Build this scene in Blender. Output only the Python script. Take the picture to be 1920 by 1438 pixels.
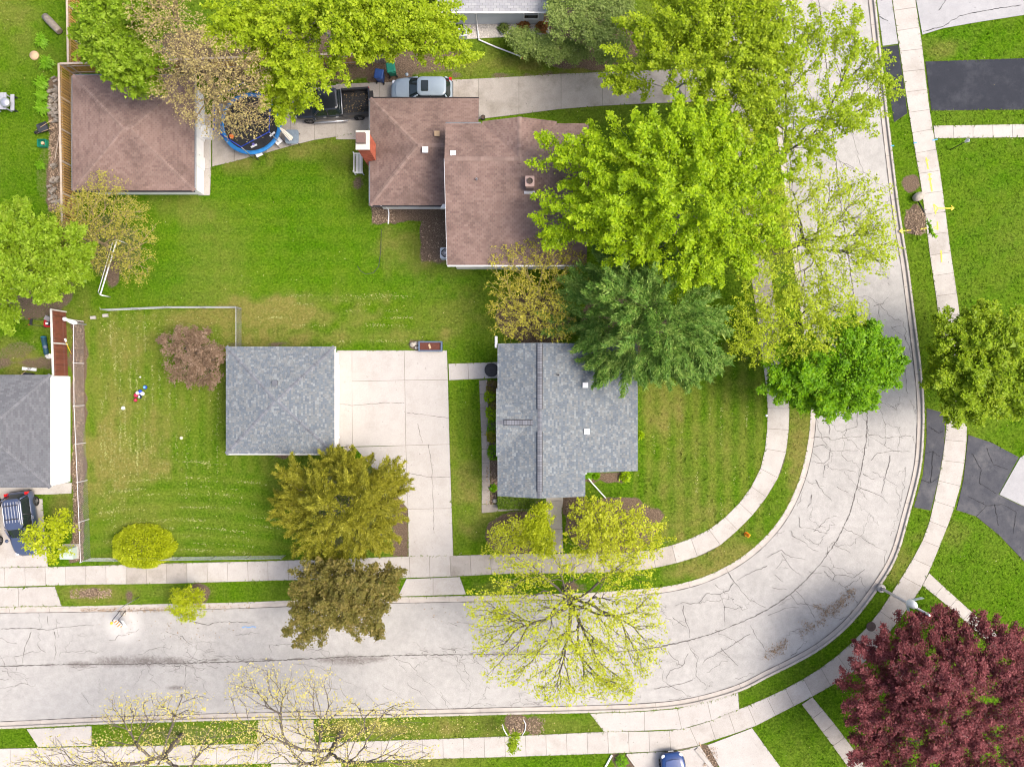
import bpy, math, random
import numpy as np
from mathutils import Vector, Matrix
for _o in list(bpy.data.objects): bpy.data.objects.remove(_o, do_unlink=True)
SC = bpy.context.scene
COL = SC.collection
S, H = 0.04, 53.3            # metres per photo pixel on the ground, height of the drone
R = math.radians
# ------------------------------------------------------------------ camera, sky, sun, exposure
cam = bpy.data.objects.new('camera', bpy.data.cameras.new('camera')); COL.objects.link(cam)
cam.location = (0, 0, H); cam.rotation_euler = (0, 0, 0)
cam.data.sensor_width = 36; cam.data.lens = 36*H/(1920*S); cam.data.clip_end = 3000
SC.camera = cam
SUN_EL, SUN_AZ = 56, 97      # azimuth clockwise from +Y (top of the picture)
wd = bpy.data.worlds.new('World'); SC.world = wd; wd.use_nodes = True
sk = wd.node_tree.nodes.new('ShaderNodeTexSky'); sk.sky_type = 'NISHITA'; sk.sun_disc = False
sk.sun_elevation = R(SUN_EL); sk.sun_rotation = R(SUN_AZ); sk.dust_density = 6.0; sk.air_density = .7; sk.ozone_density = 1.0
wd.node_tree.links.new(sk.outputs[0], wd.node_tree.nodes['Background'].inputs[0])
wd.node_tree.nodes['Background'].inputs[1].default_value = 0.15
sun = bpy.data.objects.new('sun', bpy.data.lights.new('sun', 'SUN')); COL.objects.link(sun)
sun.data.energy = .9; sun.data.angle = R(20); sun.data.color = (1, .94, .86)
_d = Vector((math.sin(R(SUN_AZ))*math.cos(R(SUN_EL)), math.cos(R(SUN_AZ))*math.cos(R(SUN_EL)), math.sin(R(SUN_EL))))
sun.rotation_euler = _d.to_track_quat('Z', 'Y').to_euler(); sun.location = (30, 0, 60)
vs = SC.view_settings; vs.view_transform = 'Standard'; vs.look = 'None'; vs.gamma = 1; vs.use_curve_mapping = False
vs.exposure = 1.19
SC.render.engine = 'CYCLES'; cy = SC.cycles
cy.max_bounces = 5; cy.diffuse_bounces = 3; cy.glossy_bounces = 2; cy.transmission_bounces = 3; cy.transparent_max_bounces = 6
cy.use_denoising = True; cy.filter_width = 1.1; cy.caustics_reflective = False; cy.caustics_refractive = False
# ------------------------------------------------------------------ helpers
def W(px, py, z=0.0):
    k = (H-z)/H*S
    return ((px-960)*k, (719-py)*k, z)
def W2(p, z=0.0): return W(p[0], p[1], z)[:2]
def rgb(h):
    h = h.lstrip('#'); o = []
    for i in (0, 2, 4):
        c = int(h[i:i+2], 16)/255; o.append(c/12.92 if c <= .04045 else ((c+.055)/1.055)**2.4)
    return tuple(o)
class NT:
    def __init__(s, name):
        s.m = bpy.data.materials.new(name); s.m.use_nodes = True; s.t = s.m.node_tree; s.n = s.t.nodes
        s.b = s.n['Principled BSDF']; s.out = s.n['Material Output']
    def a(s, typ, **kw):
        n = s.n.new('ShaderNode'+typ)
        for k, v in kw.items():
            if isinstance(k, str) and hasattr(n, k) and k not in n.inputs: setattr(n, k, v)
            else: n.inputs[k].default_value = v
        return n
    def l(s, o, i): s.t.links.new(o, i)
    def noise(s, scale, detail=3, vec=None, rough=.55):
        n = s.a('TexNoise'); n.inputs['Scale'].default_value = scale; n.inputs['Detail'].default_value = detail
        n.inputs['Roughness'].default_value = rough
        if vec is not None: s.l(vec, n.inputs['Vector'])
        return n.outputs['Fac']
    def ramp(s, fac, stops):
        r = s.a('ValToRGB'); e = r.color_ramp.elements
        while len(e) < len(stops): e.new(.5)
        for i, (p, c) in enumerate(stops):
            e[i].position = p; e[i].color = (*c, 1) if len(c) == 3 else c
        s.l(fac, r.inputs[0]); return r.outputs[0]
    def mix(s, fac, a, b, typ='MIX'):
        n = s.a('Mix', data_type='RGBA', blend_type=typ)
        for v, i in ((fac, 0), (a, 6), (b, 7)):
            if isinstance(v, (int, float)): n.inputs[i].default_value = v
            elif isinstance(v, tuple): n.inputs[i].default_value = (*v, 1)
            else: s.l(v, n.inputs[i])
        return n.outputs[2]
    def math(s, op, a, b=0.0, clamp=False):
        n = s.a('Math', operation=op, use_clamp=clamp)
        for v, i in ((a, 0), (b, 1)):
            if isinstance(v, (int, float)): n.inputs[i].default_value = v
            else: s.l(v, n.inputs[i])
        return n.outputs[0]
    def geo(s): return s.a('NewGeometry').outputs
    def bump(s, h, strength=.3, dist=.05):
        b = s.a('Bump'); b.inputs['Strength'].default_value = strength; b.inputs['Distance'].default_value = dist
        s.l(h, b.inputs['Height']); s.l(b.outputs[0], s.b.inputs['Normal'])
def mat(name, c1, c2=None, scale=6, rough=.75, bump=0, bscale=50, metal=0, island=0, objr=0, spec=.3, coat=0, stops=None, algae=1.0):
    t = NT(name); b = t.b
    b.inputs['Roughness'].default_value = rough; b.inputs['Metallic'].default_value = metal
    b.inputs['Specular IOR Level'].default_value = spec; b.inputs['Coat Weight'].default_value = coat
    c2 = c2 or tuple(x*.8 for x in c1)
    pos = t.geo()['Position']
    f = t.ramp(t.noise(scale, 4, pos), [(.3, (0, 0, 0)), (.7, (1, 1, 1))])
    col = t.mix(f, c1, c2)
    if island:
        rnd = t.geo()['Random Per Island']
        if stops: col = t.mix(1.0, t.mix(.25, t.ramp(rnd, stops), col), t.ramp(t.noise(.42, 5, pos, .7), [(.36, (algae,)*3), (.56, (1.03,)*3)]), 'MULTIPLY')
        else: col = t.mix(1.0, col, t.ramp(rnd, [(0, (1-island,)*3), (1, (1+island*.6,)*3)]), 'MULTIPLY')
    if objr:
        rnd = t.a('ObjectInfo').outputs['Random']
        col = t.mix(1.0, col, t.ramp(rnd, [(0, (1-objr,)*3), (1, (1+objr*.5,)*3)]), 'MULTIPLY')
    t.l(col, b.inputs['Base Color'])
    if bump: t.bump(t.noise(bscale, 3, pos), bump)
    return t.m
def leafmat(name, dark, mid, light, trans=.32, nscale=1.15):
    dark, mid, light = (tuple(min(.66, x*k) for x in c_) for c_, k in ((dark, 1.15), (mid, 1.28), (light, 1.12)))
    t = NT(name); t.n.remove(t.b)
    g = t.geo(); rnd = g['Random Per Island']
    v = t.math('ADD', t.math('MULTIPLY', rnd, .34), t.math('MULTIPLY', t.noise(nscale, 3, g['Position'], .7), .82))
    col = t.ramp(v, [(.2, dark), (.55, mid), (.95, light)])  # random leaf tone, its dark end deepened to paint in crown self-shadow
    d = t.a('BsdfDiffuse'); tr = t.a('BsdfTranslucent'); gl = t.a('BsdfGlossy'); gl.inputs['Roughness'].default_value = .45
    t.l(col, d.inputs[0]); t.l(t.mix(.3, col, light), tr.inputs[0])
    m1 = t.a('MixShader'); m1.inputs[0].default_value = trans; t.l(d.outputs[0], m1.inputs[1]); t.l(tr.outputs[0], m1.inputs[2])
    m2 = t.a('MixShader'); m2.inputs[0].default_value = .012; t.l(m1.outputs[0], m2.inputs[1]); t.l(gl.outputs[0], m2.inputs[2])
    t.l(m2.outputs[0], t.out.inputs[0]); return t.m
# ---- mesh builder
def root_loc(o):
    while o.parent is not None: o = o.parent
    return Vector(o.location)
class MB:
    def __init__(s): s.v = []; s.f = []
    def add(s, vs, fs):
        o = len(s.v); s.v += [tuple(p) for p in vs]; s.f += [tuple(i+o for i in f) for f in fs]; return s
    def box(s, x0, y0, z0, x1, y1, z1):
        return s.add([(x0,y0,z0),(x1,y0,z0),(x1,y1,z0),(x0,y1,z0),(x0,y0,z1),(x1,y0,z1),(x1,y1,z1),(x0,y1,z1)],
            [(3,2,1,0),(4,5,6,7),(0,1,5,4),(1,2,6,5),(2,3,7,6),(3,0,4,7)])
    def obox(s, c, size, rz=0, tilt=None):
        m = Matrix.Rotation(rz, 3, 'Z')
        if tilt: m = m @ Matrix.Rotation(tilt[0], 3, tilt[1])
        a = MB().box(*(-x/2 for x in size), *(x/2 for x in size))
        return s.add([m @ Vector(p) + Vector(c) for p in a.v], a.f)
    def prism(s, poly, z0, z1):
        A = sum(poly[i][0]*poly[(i+1) % len(poly)][1]-poly[(i+1) % len(poly)][0]*poly[i][1] for i in range(len(poly)))
        if A < 0: poly = poly[::-1]
        n = len(poly)
        return s.add([(p[0], p[1], z0) for p in poly]+[(p[0], p[1], z1) for p in poly],
            [tuple(range(n))[::-1], tuple(range(n, 2*n))]+[(i, (i+1) % n, n+(i+1) % n, n+i) for i in range(n)])
    def tube(s, pts, r, n=8, caps=True):
        pts = [Vector(p) for p in pts]; k = len(pts); rs = r if isinstance(r, (list, tuple)) else [r]*k
        o = []; prev = None
        for i, p in enumerate(pts):
            d = (pts[min(i+1, k-1)]-pts[max(i-1, 0)]).normalized()
            a = d.orthogonal() if prev is None else (prev-d*prev.dot(d))
            a.normalize(); prev = a; b = d.cross(a)
            o += [p+(a*math.cos(t)+b*math.sin(t))*rs[i] for t in (2*math.pi*j/n for j in range(n))]
        f = [(i*n+j, i*n+(j+1) % n, (i+1)*n+(j+1) % n, (i+1)*n+j) for i in range(k-1) for j in range(n)]
        if caps: f += [tuple(range(n))[::-1], tuple(range((k-1)*n, k*n))]
        return s.add(o, f)
    def lathe(s, prof, c=(0,0,0), n=20, sx=1, sy=1):
        o = []; k = len(prof)
        for r, z in prof: o += [(c[0]+r*sx*math.cos(2*math.pi*j/n), c[1]+r*sy*math.sin(2*math.pi*j/n), c[2]+z) for j in range(n)]
        f = [(i*n+j, i*n+(j+1) % n, (i+1)*n+(j+1) % n, (i+1)*n+j) for i in range(k-1) for j in range(n)]
        f += [tuple(range(n))[::-1], tuple(range((k-1)*n, k*n))]
        return s.add(o, f)
    def ball(s, c, r, n=14, rz=None, jit=0, rng=None):
        rz = rz or r; o = []; m = max(5, n//2)
        for i in range(1, m):
            a = math.pi*i/m
            for j in range(n):
                q = 1+(rng.uniform(-jit, jit) if jit else 0)
                o.append((c[0]+r*q*math.sin(a)*math.cos(2*math.pi*j/n), c[1]+r*q*math.sin(a)*math.sin(2*math.pi*j/n), c[2]+rz*q*math.cos(a)))
        o += [(c[0], c[1], c[2]+rz), (c[0], c[1], c[2]-rz)]; T = len(o)-2
        f = [(i*n+j, (i+1)*n+j, (i+1)*n+(j+1) % n, i*n+(j+1) % n) for i in range(m-2) for j in range(n)]
        f += [(T, j, (j+1) % n) for j in range(n)]+[(T+1, (m-2)*n+(j+1) % n, (m-2)*n+j) for j in range(n)]
        return s.add(o, f)
    def ribbon(s, pts, w, z):
        pts = [Vector((p[0], p[1], 0)) for p in pts]; k = len(pts); o = []
        for i, p in enumerate(pts):
            d = (pts[min(i+1, k-1)]-pts[max(i-1, 0)]).normalized(); nn = Vector((-d.y, d.x, 0))
            ww = (w[i] if isinstance(w, (list, tuple)) else w)/2
            o += [p+nn*ww+Vector((0,0,z)), p-nn*ww+Vector((0,0,z))]
        return s.add(o, [(2*i+1, 2*i+3, 2*i+2, 2*i) for i in range(k-1)])
    def build(s, name, m, parent=None, smooth=False, local=False):
        me = bpy.data.meshes.new(name)
        off = Vector((0,0,0)) if (parent is None or local) else root_loc(parent)
        me.from_pydata([(p[0]-off.x, p[1]-off.y, p[2]-off.z) for p in s.v], [], s.f); me.materials.append(m)
        if smooth: me.polygons.foreach_set('use_smooth', [True]*len(me.polygons))
        me.update(); return link(name, me, parent)
def link(name, me, parent=None):
    o = bpy.data.objects.new(name, me); COL.objects.link(o); o.parent = parent; return o
def npmesh(name, V, F, m, parent=None, smooth=False):
    """V (n,3) F (m,3|4) numpy"""
    me = bpy.data.meshes.new(name); k = F.shape[1]
    if parent is not None: V = V-np.array(root_loc(parent))
    me.vertices.add(len(V)); me.vertices.foreach_set('co', V.astype(np.float32).ravel())
    me.loops.add(F.size); me.loops.foreach_set('vertex_index', F.astype(np.int32).ravel())
    me.polygons.add(len(F)); me.polygons.foreach_set('loop_start', (np.arange(len(F))*k).astype(np.int32))
    me.polygons.foreach_set('use_smooth', np.full(len(F), smooth))
    me.materials.append(m); me.update(calc_edges=True)
    return link(name, me, parent)
def tag(o, label, cat, group=None, kind=None):
    o['label'] = label; o['category'] = cat
    if group: o['group'] = group
    if kind: o['kind'] = kind
    return o
def thing(name, label, cat, loc=(0,0,0), rz=0, group=None):
    o = bpy.data.objects.new(name, None); COL.objects.link(o); o.location = loc; o.rotation_euler = (0, 0, rz); o.empty_display_size = .2
    return tag(o, label, cat, group)
def struct(o, label, cat): return tag(o, label, cat, None, 'structure')
def inset(poly, d):
    c = [sum(p[i] for p in poly)/len(poly) for i in (0, 1)]; o = []; n = len(poly)
    A = sum(poly[i][0]*poly[(i+1) % n][1]-poly[(i+1) % n][0]*poly[i][1] for i in range(n)); sg = 1 if A > 0 else -1
    for i in range(n):
        p, a, b = Vector(poly[i]), Vector(poly[i-1]), Vector(poly[(i+1) % n])
        e1 = (p-a).normalized(); e2 = (b-p).normalized()
        n1 = Vector((-e1.y, e1.x))*sg; n2 = Vector((-e2.y, e2.x))*sg
        q = (n1+n2); q = q/max(.3, q.dot(n1)); o.append(tuple(p+q*d))
    return o
def smooth_line(px, z=0, step=.5):
    P = [Vector(W2(p, z)) for p in px]; o = []
    for i in range(len(P)-1):
        a, b, c, d = P[max(i-1, 0)], P[i], P[i+1], P[min(i+2, len(P)-1)]
        n = max(1, int((c-b).length/step))
        for j in range(n):
            t = j/n
            o.append(.5*((2*b)+(c-a)*t+(2*a-5*b+4*c-d)*t*t+(3*b-a-3*c+d)*t**3))
    return o+[P[-1]]
def resample(P, n):
    L = [0]
    for i in range(1, len(P)): L.append(L[-1]+(P[i]-P[i-1]).length)
    o = []; j = 0
    for i in range(n):
        t = L[-1]*i/(n-1)
        while j < len(P)-2 and L[j+1] < t: j += 1
        o.append(P[j].lerp(P[j+1], min(1, (t-L[j])/max(1e-9, L[j+1]-L[j]))))
    return o
def offset(P, d):
    o = []
    for i in range(len(P)):
        t = (P[min(i+1, len(P)-1)]-P[max(i-1, 0)]).normalized(); o.append(P[i]+Vector((-t.y, t.x))*d)
    return o
def vnoise(x, y, scale, seed=0):
    x = x/scale; y = y/scale; xi = np.floor(x).astype(int); yi = np.floor(y).astype(int); fx = x-xi; fy = y-yi
    fx = fx*fx*(3-2*fx); fy = fy*fy*(3-2*fy)
    def h(a, b):
        n = (a*374761393+b*668265263+seed*982451653) & 0x7fffffff; n = (n ^ (n >> 13))*1274126177 & 0x7fffffff
        return ((n ^ (n >> 16)) & 0xffff)/65535.0
    return (h(xi, yi)*(1-fx)+h(xi+1, yi)*fx)*(1-fy)+(h(xi, yi+1)*(1-fx)+h(xi+1, yi+1)*fx)*fy
def inside(x, y, poly):
    r = np.zeros(x.shape, bool); n = len(poly)
    for i in range(n):
        x0, y0 = poly[i][0], poly[i][1]; x1, y1 = poly[i-1][0], poly[i-1][1]
        if y0 == y1: continue
        r ^= ((y0 > y) != (y1 > y)) & (x < (x1-x0)*(y-y0)/(y1-y0)+x0)
    return r
# ------------------------------------------------------------------ materials
CONC = mat('concrete', (.455, .415, .365), (.385, .35, .305), 1.1, .9, .12, 60, objr=.05)
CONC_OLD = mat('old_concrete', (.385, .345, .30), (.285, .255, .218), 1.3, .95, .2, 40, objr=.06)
CONC_NEW = mat('pale_concrete', (.50, .455, .40), (.455, .415, .365), .8, .9, .08, 60, objr=.05)
PAVER = mat('aggregate_paver', (.34, .30, .26), (.22, .20, .175), 6, .95, .4, 70, objr=.15)
JOINT = mat('joint_soil', (.09, .08, .06), (.15, .13, .10), 3, 1)
KERBM = mat('kerb_concrete', (.44, .405, .36), (.35, .32, .285), 1.4, .9, .15, 50)
ASPH = mat('sealed_asphalt', (.042, .045, .055), (.085, .09, .10), .9, .85, .3, 80)
ASPH_W = mat('worn_asphalt', (.06, .064, .075), (.15, .15, .158), 2.0, .9, .35, 60)
ASPH_G = mat('grey_asphalt', (.36, .36, .37), (.27, .27, .28), 1.5, .9, .4, 60)
WHITE = mat('white_paint', (.78, .78, .76), (.70, .70, .68), 2, .5)
SIDING = mat('white_siding', (.74, .74, .72), (.66, .66, .64), 1.5, .6)
SIDING_G = mat('grey_siding', (.50, .53, .56), (.46, .49, .52), 1.5, .6)
SIDING_C = mat('cream_siding', (.66, .63, .57), (.58, .55, .5), 1.5, .6)
DARK = mat('dark_metal', (.025, .025, .03), (.04, .04, .045), 5, .5)
BLACKP = mat('black_plastic', (.018, .018, .02), (.03, .03, .03), 5, .6)
GALV = mat('galvanised_steel', (.45, .46, .48), (.36, .37, .39), 6, .45, metal=.6)
STEEL = mat('bright_steel', (.62, .62, .64), (.5, .5, .52), 5, .3, metal=.7)
GLASS = mat('tinted_glass', (.012, .02, .02), (.015, .022, .024), 3, .06, spec=.6)
RUBBER = mat('tyre_rubber', (.02, .02, .02), (.03, .03, .03), 8, .9)
RIM = mat('alloy_rim', (.5, .5, .52), (.4, .4, .42), 8, .3, metal=.7)
REDL = mat('tail_lamp_red', (.55, .01, .01), (.45, .01, .01), 5, .2)
LAMPC = mat('clear_lamp', (.75, .77, .8), (.65, .67, .7), 5, .15)
DECK = mat('roof_deck', (.06, .055, .05), (.08, .075, .07), 3, 1)
FENCEW = mat('cedar_pickets', (.46, .27, .07), (.36, .20, .05), 5, .85, .3, 40, objr=.25)
FENCERAIL = mat('weathered_rail', (.46, .38, .30), (.36, .29, .22), 5, .9, .3, 40)
FENCER = mat('red_stained_boards', (.20, .065, .035), (.13, .045, .03), 4, .85, .3, 40, objr=.25)
FENCEG = mat('grey_weathered_wood', (.30, .26, .21), (.22, .19, .15), 4, .9, .3, 40, objr=.2)
BARK = mat('bark_grey_brown', (.11, .09, .07), (.17, .145, .12), 7, .95, .5, 30)
BARKP = mat('bark_pale_grey', (.30, .28, .25), (.20, .18, .16), 7, .95, .5, 30)
BARKG = mat('bark_golden_twig', (.36, .31, .10), (.27, .23, .08), 7, .95, .4, 30)
BARKY = mat('bark_tan', (.34, .26, .15), (.24, .18, .10), 7, .95, .5, 30)
SOILM = mat('dark_mulch', (.055, .04, .03), (.10, .075, .055), 9, 1, .8, 30)
BRICKM = mat('red_brick', (.42, .11, .06), (.34, .085, .05), 3, .9, .3, 40, island=.35)
MORTAR = mat('mortar', (.42, .36, .31), (.36, .31, .27), 5, .95)
COPPER = mat('brown_cap_metal', (.16, .10, .085), (.12, .08, .07), 5, .5)
BLUEP = mat('blue_plastic', (.02, .06, .20), (.02, .05, .16), 4, .45)
GREENP = mat('green_plastic', (.015, .20, .12), (.012, .16, .10), 4, .45)
TRBLUE = mat('trampoline_blue_vinyl', (.03, .20, .48), (.02, .15, .38), 4, .45, .1, 12)
NAVYB = mat('royal_blue_foam', (.01, .05, .42), (.01, .04, .3), 4, .5)
REDP = mat('red_enamel', (.42, .012, .012), (.35, .01, .01), 4, .35)
YELP = mat('yellow_paint', (.78, .55, .02), (.7, .45, .02), 4, .55)
ORANGE = mat('orange_reflective', (.75, .22, .01), (.7, .18, .01), 4, .5)
ROCK = mat('boulder_stone', (.46, .42, .36), (.30, .27, .22), 5, .95, .6, 14)
LOGW = mat('weathered_log', (.33, .29, .24), (.20, .17, .13), 6, .95, .6, 25, objr=.25)
TANW = mat('cut_wood_end', (.50, .36, .22), (.42, .29, .17), 5, .9)
UTIL = mat('pale_green_utility_paint', (.42, .50, .44), (.37, .45, .39), 3, .6)
RUST = mat('rusty_iron', (.10, .075, .06), (.07, .05, .045), 8, .8, .3, 40)
YPAINT = mat('yellow_marking_paint', (.80, .62, .05), (.75, .58, .10), 6, .8)
BPAINT = mat('blue_marking_paint', (.06, .30, .75), (.12, .36, .7), 6, .8)
GRAVEL = mat('pale_gravel', (.62, .59, .55), (.35, .32, .28), 22, .95, .8, 35)
TEALT = mat('teal_lettering', (.05, .25, .24), (.05, .22, .22), 4, .6)
CRACKM = mat('crack_filler', (.085, .077, .07), (.14, .127, .118), 5, 1)
def stained(name, c1, c2, dark, amt, objr):
    t = NT(name); pos = t.geo()['Position']; b = t.b
    col = t.mix(t.ramp(t.noise(1.3, 5, pos, .6), [(.3, (0,0,0)), (.7, (1,1,1))]), c1, c2)
    st = t.ramp(t.noise(.45, 6, pos, .7), [(.5, (0,0,0)), (.72, (1,1,1))]); col = t.mix(t.math('MULTIPLY', st, amt), col, dark)
    sp = t.ramp(t.noise(26, 3, pos, .8), [(.3, (.78,)*3), (.6, (1.06,)*3)]); col = t.mix(1.0, col, sp, 'MULTIPLY')
    sp2 = t.ramp(t.noise(5, 2, pos, .5), [(.24, (.55,)*3), (.29, (1,)*3)]); col = t.mix(1.0, col, sp2, 'MULTIPLY')
    rnd = t.a('ObjectInfo').outputs['Random']; col = t.mix(1.0, col, t.ramp(rnd, [(0, (1-objr,)*3), (1, (1+objr*.6,)*3)]), 'MULTIPLY')
    t.l(col, b.inputs['Base Color']); b.inputs['Roughness'].default_value = .95; b.inputs['Specular IOR Level'].default_value = .2; t.bump(t.noise(60, 3, pos), .15); return t.m
CONC = stained('concrete', (.44,.415,.378), (.39,.365,.33), (.27,.245,.205), .55, .06)
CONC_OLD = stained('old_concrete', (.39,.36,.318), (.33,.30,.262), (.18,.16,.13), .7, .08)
CONC_NEW = stained('pale_concrete', (.43,.408,.378), (.405,.382,.35), (.31,.285,.25), .5, .03)
PAVER = stained('aggregate_paver', (.33,.295,.255), (.24,.215,.185), (.13,.12,.10), .7, .15)
ASPH = stained('sealed_asphalt', (.032,.035,.044), (.026,.029,.037), (.075,.078,.088), .6, .02)
ASPH_W = stained('worn_asphalt', (.05,.053,.063), (.08,.081,.088), (.15,.148,.146), .7, .04)
ASPH_G = stained('grey_asphalt', (.36,.36,.36), (.31,.31,.312), (.25,.25,.252), .5, .04)
def paint(name, c): return mat(name, c, tuple(x*.9 for x in c), 2, .28, spec=.5, coat=.6)
# ------------------------------------------------------------------ street layout (photo pixels)
KI = [(-560,1152),(-200,1144),(0,1138),(150,1136),(300,1132),(450,1129),(600,1123),(760,1119),(860,1117),(960,1115),(1100,1111),(1200,1104),(1260,1097),(1320,1081),(1380,1051),(1430,1011),(1470,961),(1498,900),(1513,840),(1519,790),(1520,740),(1514,680),(1505,610),(1494,540),(1486,480),(1478,420),(1468,340),(1455,240),(1443,120),(1427,0),(1405,-200),(1380,-440)]
KO = [(-560,1381),(-200,1372),(0,1366),(200,1357),(480,1349),(800,1343),(960,1339),(1100,1336),(1220,1331),(1300,1321),(1385,1297),(1440,1270),(1500,1240),(1548,1211),(1600,1165),(1650,1100),(1683,1042),(1707,960),(1727,880),(1733,810),(1733,750),(1728,690),(1718,610),(1704,500),(1688,400),(1673,280),(1658,150),(1642,0),(1620,-200),(1595,-440)]
SA1 = [(-560,1078),(-200,1070),(0,1064),(150,1061),(300,1056),(480,1052),(600,1048),(760,1043),(860,1041),(960,1038),(1100,1037),(1180,1035),(1240,1027),(1290,1011),(1330,992),(1372,958),(1402,922),(1425,880),(1436,830),(1439,770),(1437,730),(1430,680),(1420,600),(1408,520),(1400,460),(1390,380),(1378,280),(1362,140),(1345,0),(1320,-200),(1295,-440)]
SA2 = [(-560,1114),(-200,1106),(0,1100),(150,1096),(300,1094),(480,1089),(600,1086),(760,1083),(860,1080),(960,1075),(1100,1074),(1180,1071),(1240,1062),(1300,1046),(1345,1026),(1392,985),(1430,942),(1465,882),(1477,825),(1480,765),(1477,725),(1469,675),(1458,600),(1446,520),(1438,460),(1428,380),(1416,280),(1400,140),(1384,0),(1360,-200),(1335,-440)]
SB1 = [(1622,-440),(1648,-200),(1673,0),(1685,83),(1700,187),(1717,293),(1730,370),(1743,477),(1757,573),(1768,680),(1775,770),(1770,840),(1760,897),(1747,958),(1735,1001),(1707,1055),(1680,1098),(1640,1158),(1593,1208),(1537,1253),(1467,1293),(1387,1328),(1277,1366),(1133,1371),(960,1379),(707,1388),(400,1395),(73,1401),(-200,1408),(-560,1417)]
SB2 = [(1663,-440),(1690,-200),(1716,0),(1727,73),(1743,207),(1760,307),(1773,400),(1783,477),(1797,573),(1808,680),(1813,780),(1811,840),(1803,900),(1787,958),(1773,995),(1742,1071),(1717,1118),(1660,1195),(1627,1235),(1587,1268),(1523,1305),(1440,1348),(1410,1363),(1313,1395),(1280,1405),(1160,1411),(960,1418),(847,1421),(400,1433),(0,1440),(-200,1446),(-560,1456)]
ki = smooth_line(KI); ko = smooth_line(KO)
sa1, sa2, sb1, sb2 = (smooth_line(x) for x in (SA1, SA2, SB1, SB2))
ROADPOLY = ki+ko[::-1]
ZR = -.12
PAVED = []
edges_for_grass = []      # (polyline of Vectors, side): ragged turf along paving edges
# ---- ground sheet with the tints of the turf itself (dryness, bare soil, mowing)
def sm(d, w): return np.clip(.5-d/w, 0, 1)
DRY = [(550,588,140,26,1.1),(480,572,80,18,.9),(620,560,150,14,.55),(520,635,120,20,.6),(230,855,95,50,.75),(190,880,40,80,.7),(240,650,60,60,.5),(300,800,50,60,.45),(215,740,40,60,.5),(350,600,80,18,.6),
 (700,630,160,20,.45),(830,590,90,50,.3),(760,470,60,45,.55),(820,490,60,40,.4),(1240,760,40,50,.5),(1330,850,110,120,.18),(1290,970,100,45,.3),(1380,1050,140,40,.65),(1500,860,24,90,.75),(1300,1075,120,18,.6),
 (880,900,30,60,.5),(900,970,50,40,.5),(560,275,140,30,.55),(450,300,60,25,.5),(330,390,80,25,.35),(1770,1000,50,40,.3),(1770,90,40,20,.45),(100,610,60,60,.6),(30,680,50,50,.6),(110,960,30,40,.6),(940,1360,260,22,.35),(700,1368,160,16,.6),
 (800,1430,160,18,.3),(1690,1060,30,60,.45),(190,1112,70,16,.5),(350,1110,60,14,.3),(930,1100,60,12,.4),(60,100,70,50,.25),(30,20,60,30,.35),(970,120,170,22,.45),(1120,130,130,20,.4)]
SOIL = [('r',(136,600,158,1052),1),('r',(92,150,137,395),.95),('e',(92,320,26,70),.45),('r',(697,388,742,420),1),('r',(742,392,842,415),.9),('r',(790,412,842,492),.85),('r',(910,713,934,948),1),('r',(1058,934,1100,962),1),('r',(1094,888,1168,904),1),
 ('e',(970,1000,60,42),.75),('e',(1150,985,90,55),.85),('e',(1100,70,110,60),.85),('r',(685,112,775,157),.9),('r',(850,136,1240,147),.6),('e',(170,1112,42,12),.9),('e',(243,1116,10,14),.8),('e',(378,1112,20,20),.8),('e',(967,1357,21,19),1),('e',(1003,1360,19,19),.6),
 ('e',(1716,416,22,26),1),('e',(1705,345,14,13),1),('r',(1150,1415,1200,1440),1),('e',(375,672,34,30),.55),('e',(62,680,90,14),.6),('e',(30,660,40,22),.5),('e',(130,640,30,50),.4),('e',(212,515,14,22),.7),('r',(515,846,650,858),.7),('r',(735,925,767,1046),.7),('e',(660,950,90,90),.5),
 ('e',(672,345,16,18),.6),('r',(424,640,560,652),.6),('e',(778,648,14,10),.9),('e',(1000,600,70,50),.7),('e',(1170,600,80,70),.8),('e',(1065,1100,22,10),.8),('e',(670,1100,60,14),.6),('r',(1310,1394,1352,1440),1),('e',(350,1375,120,18),.45),('e',(560,100,330,60),.6),('e',(205,465,60,60),.5),('e',(60,520,90,80),.6)]
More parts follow.
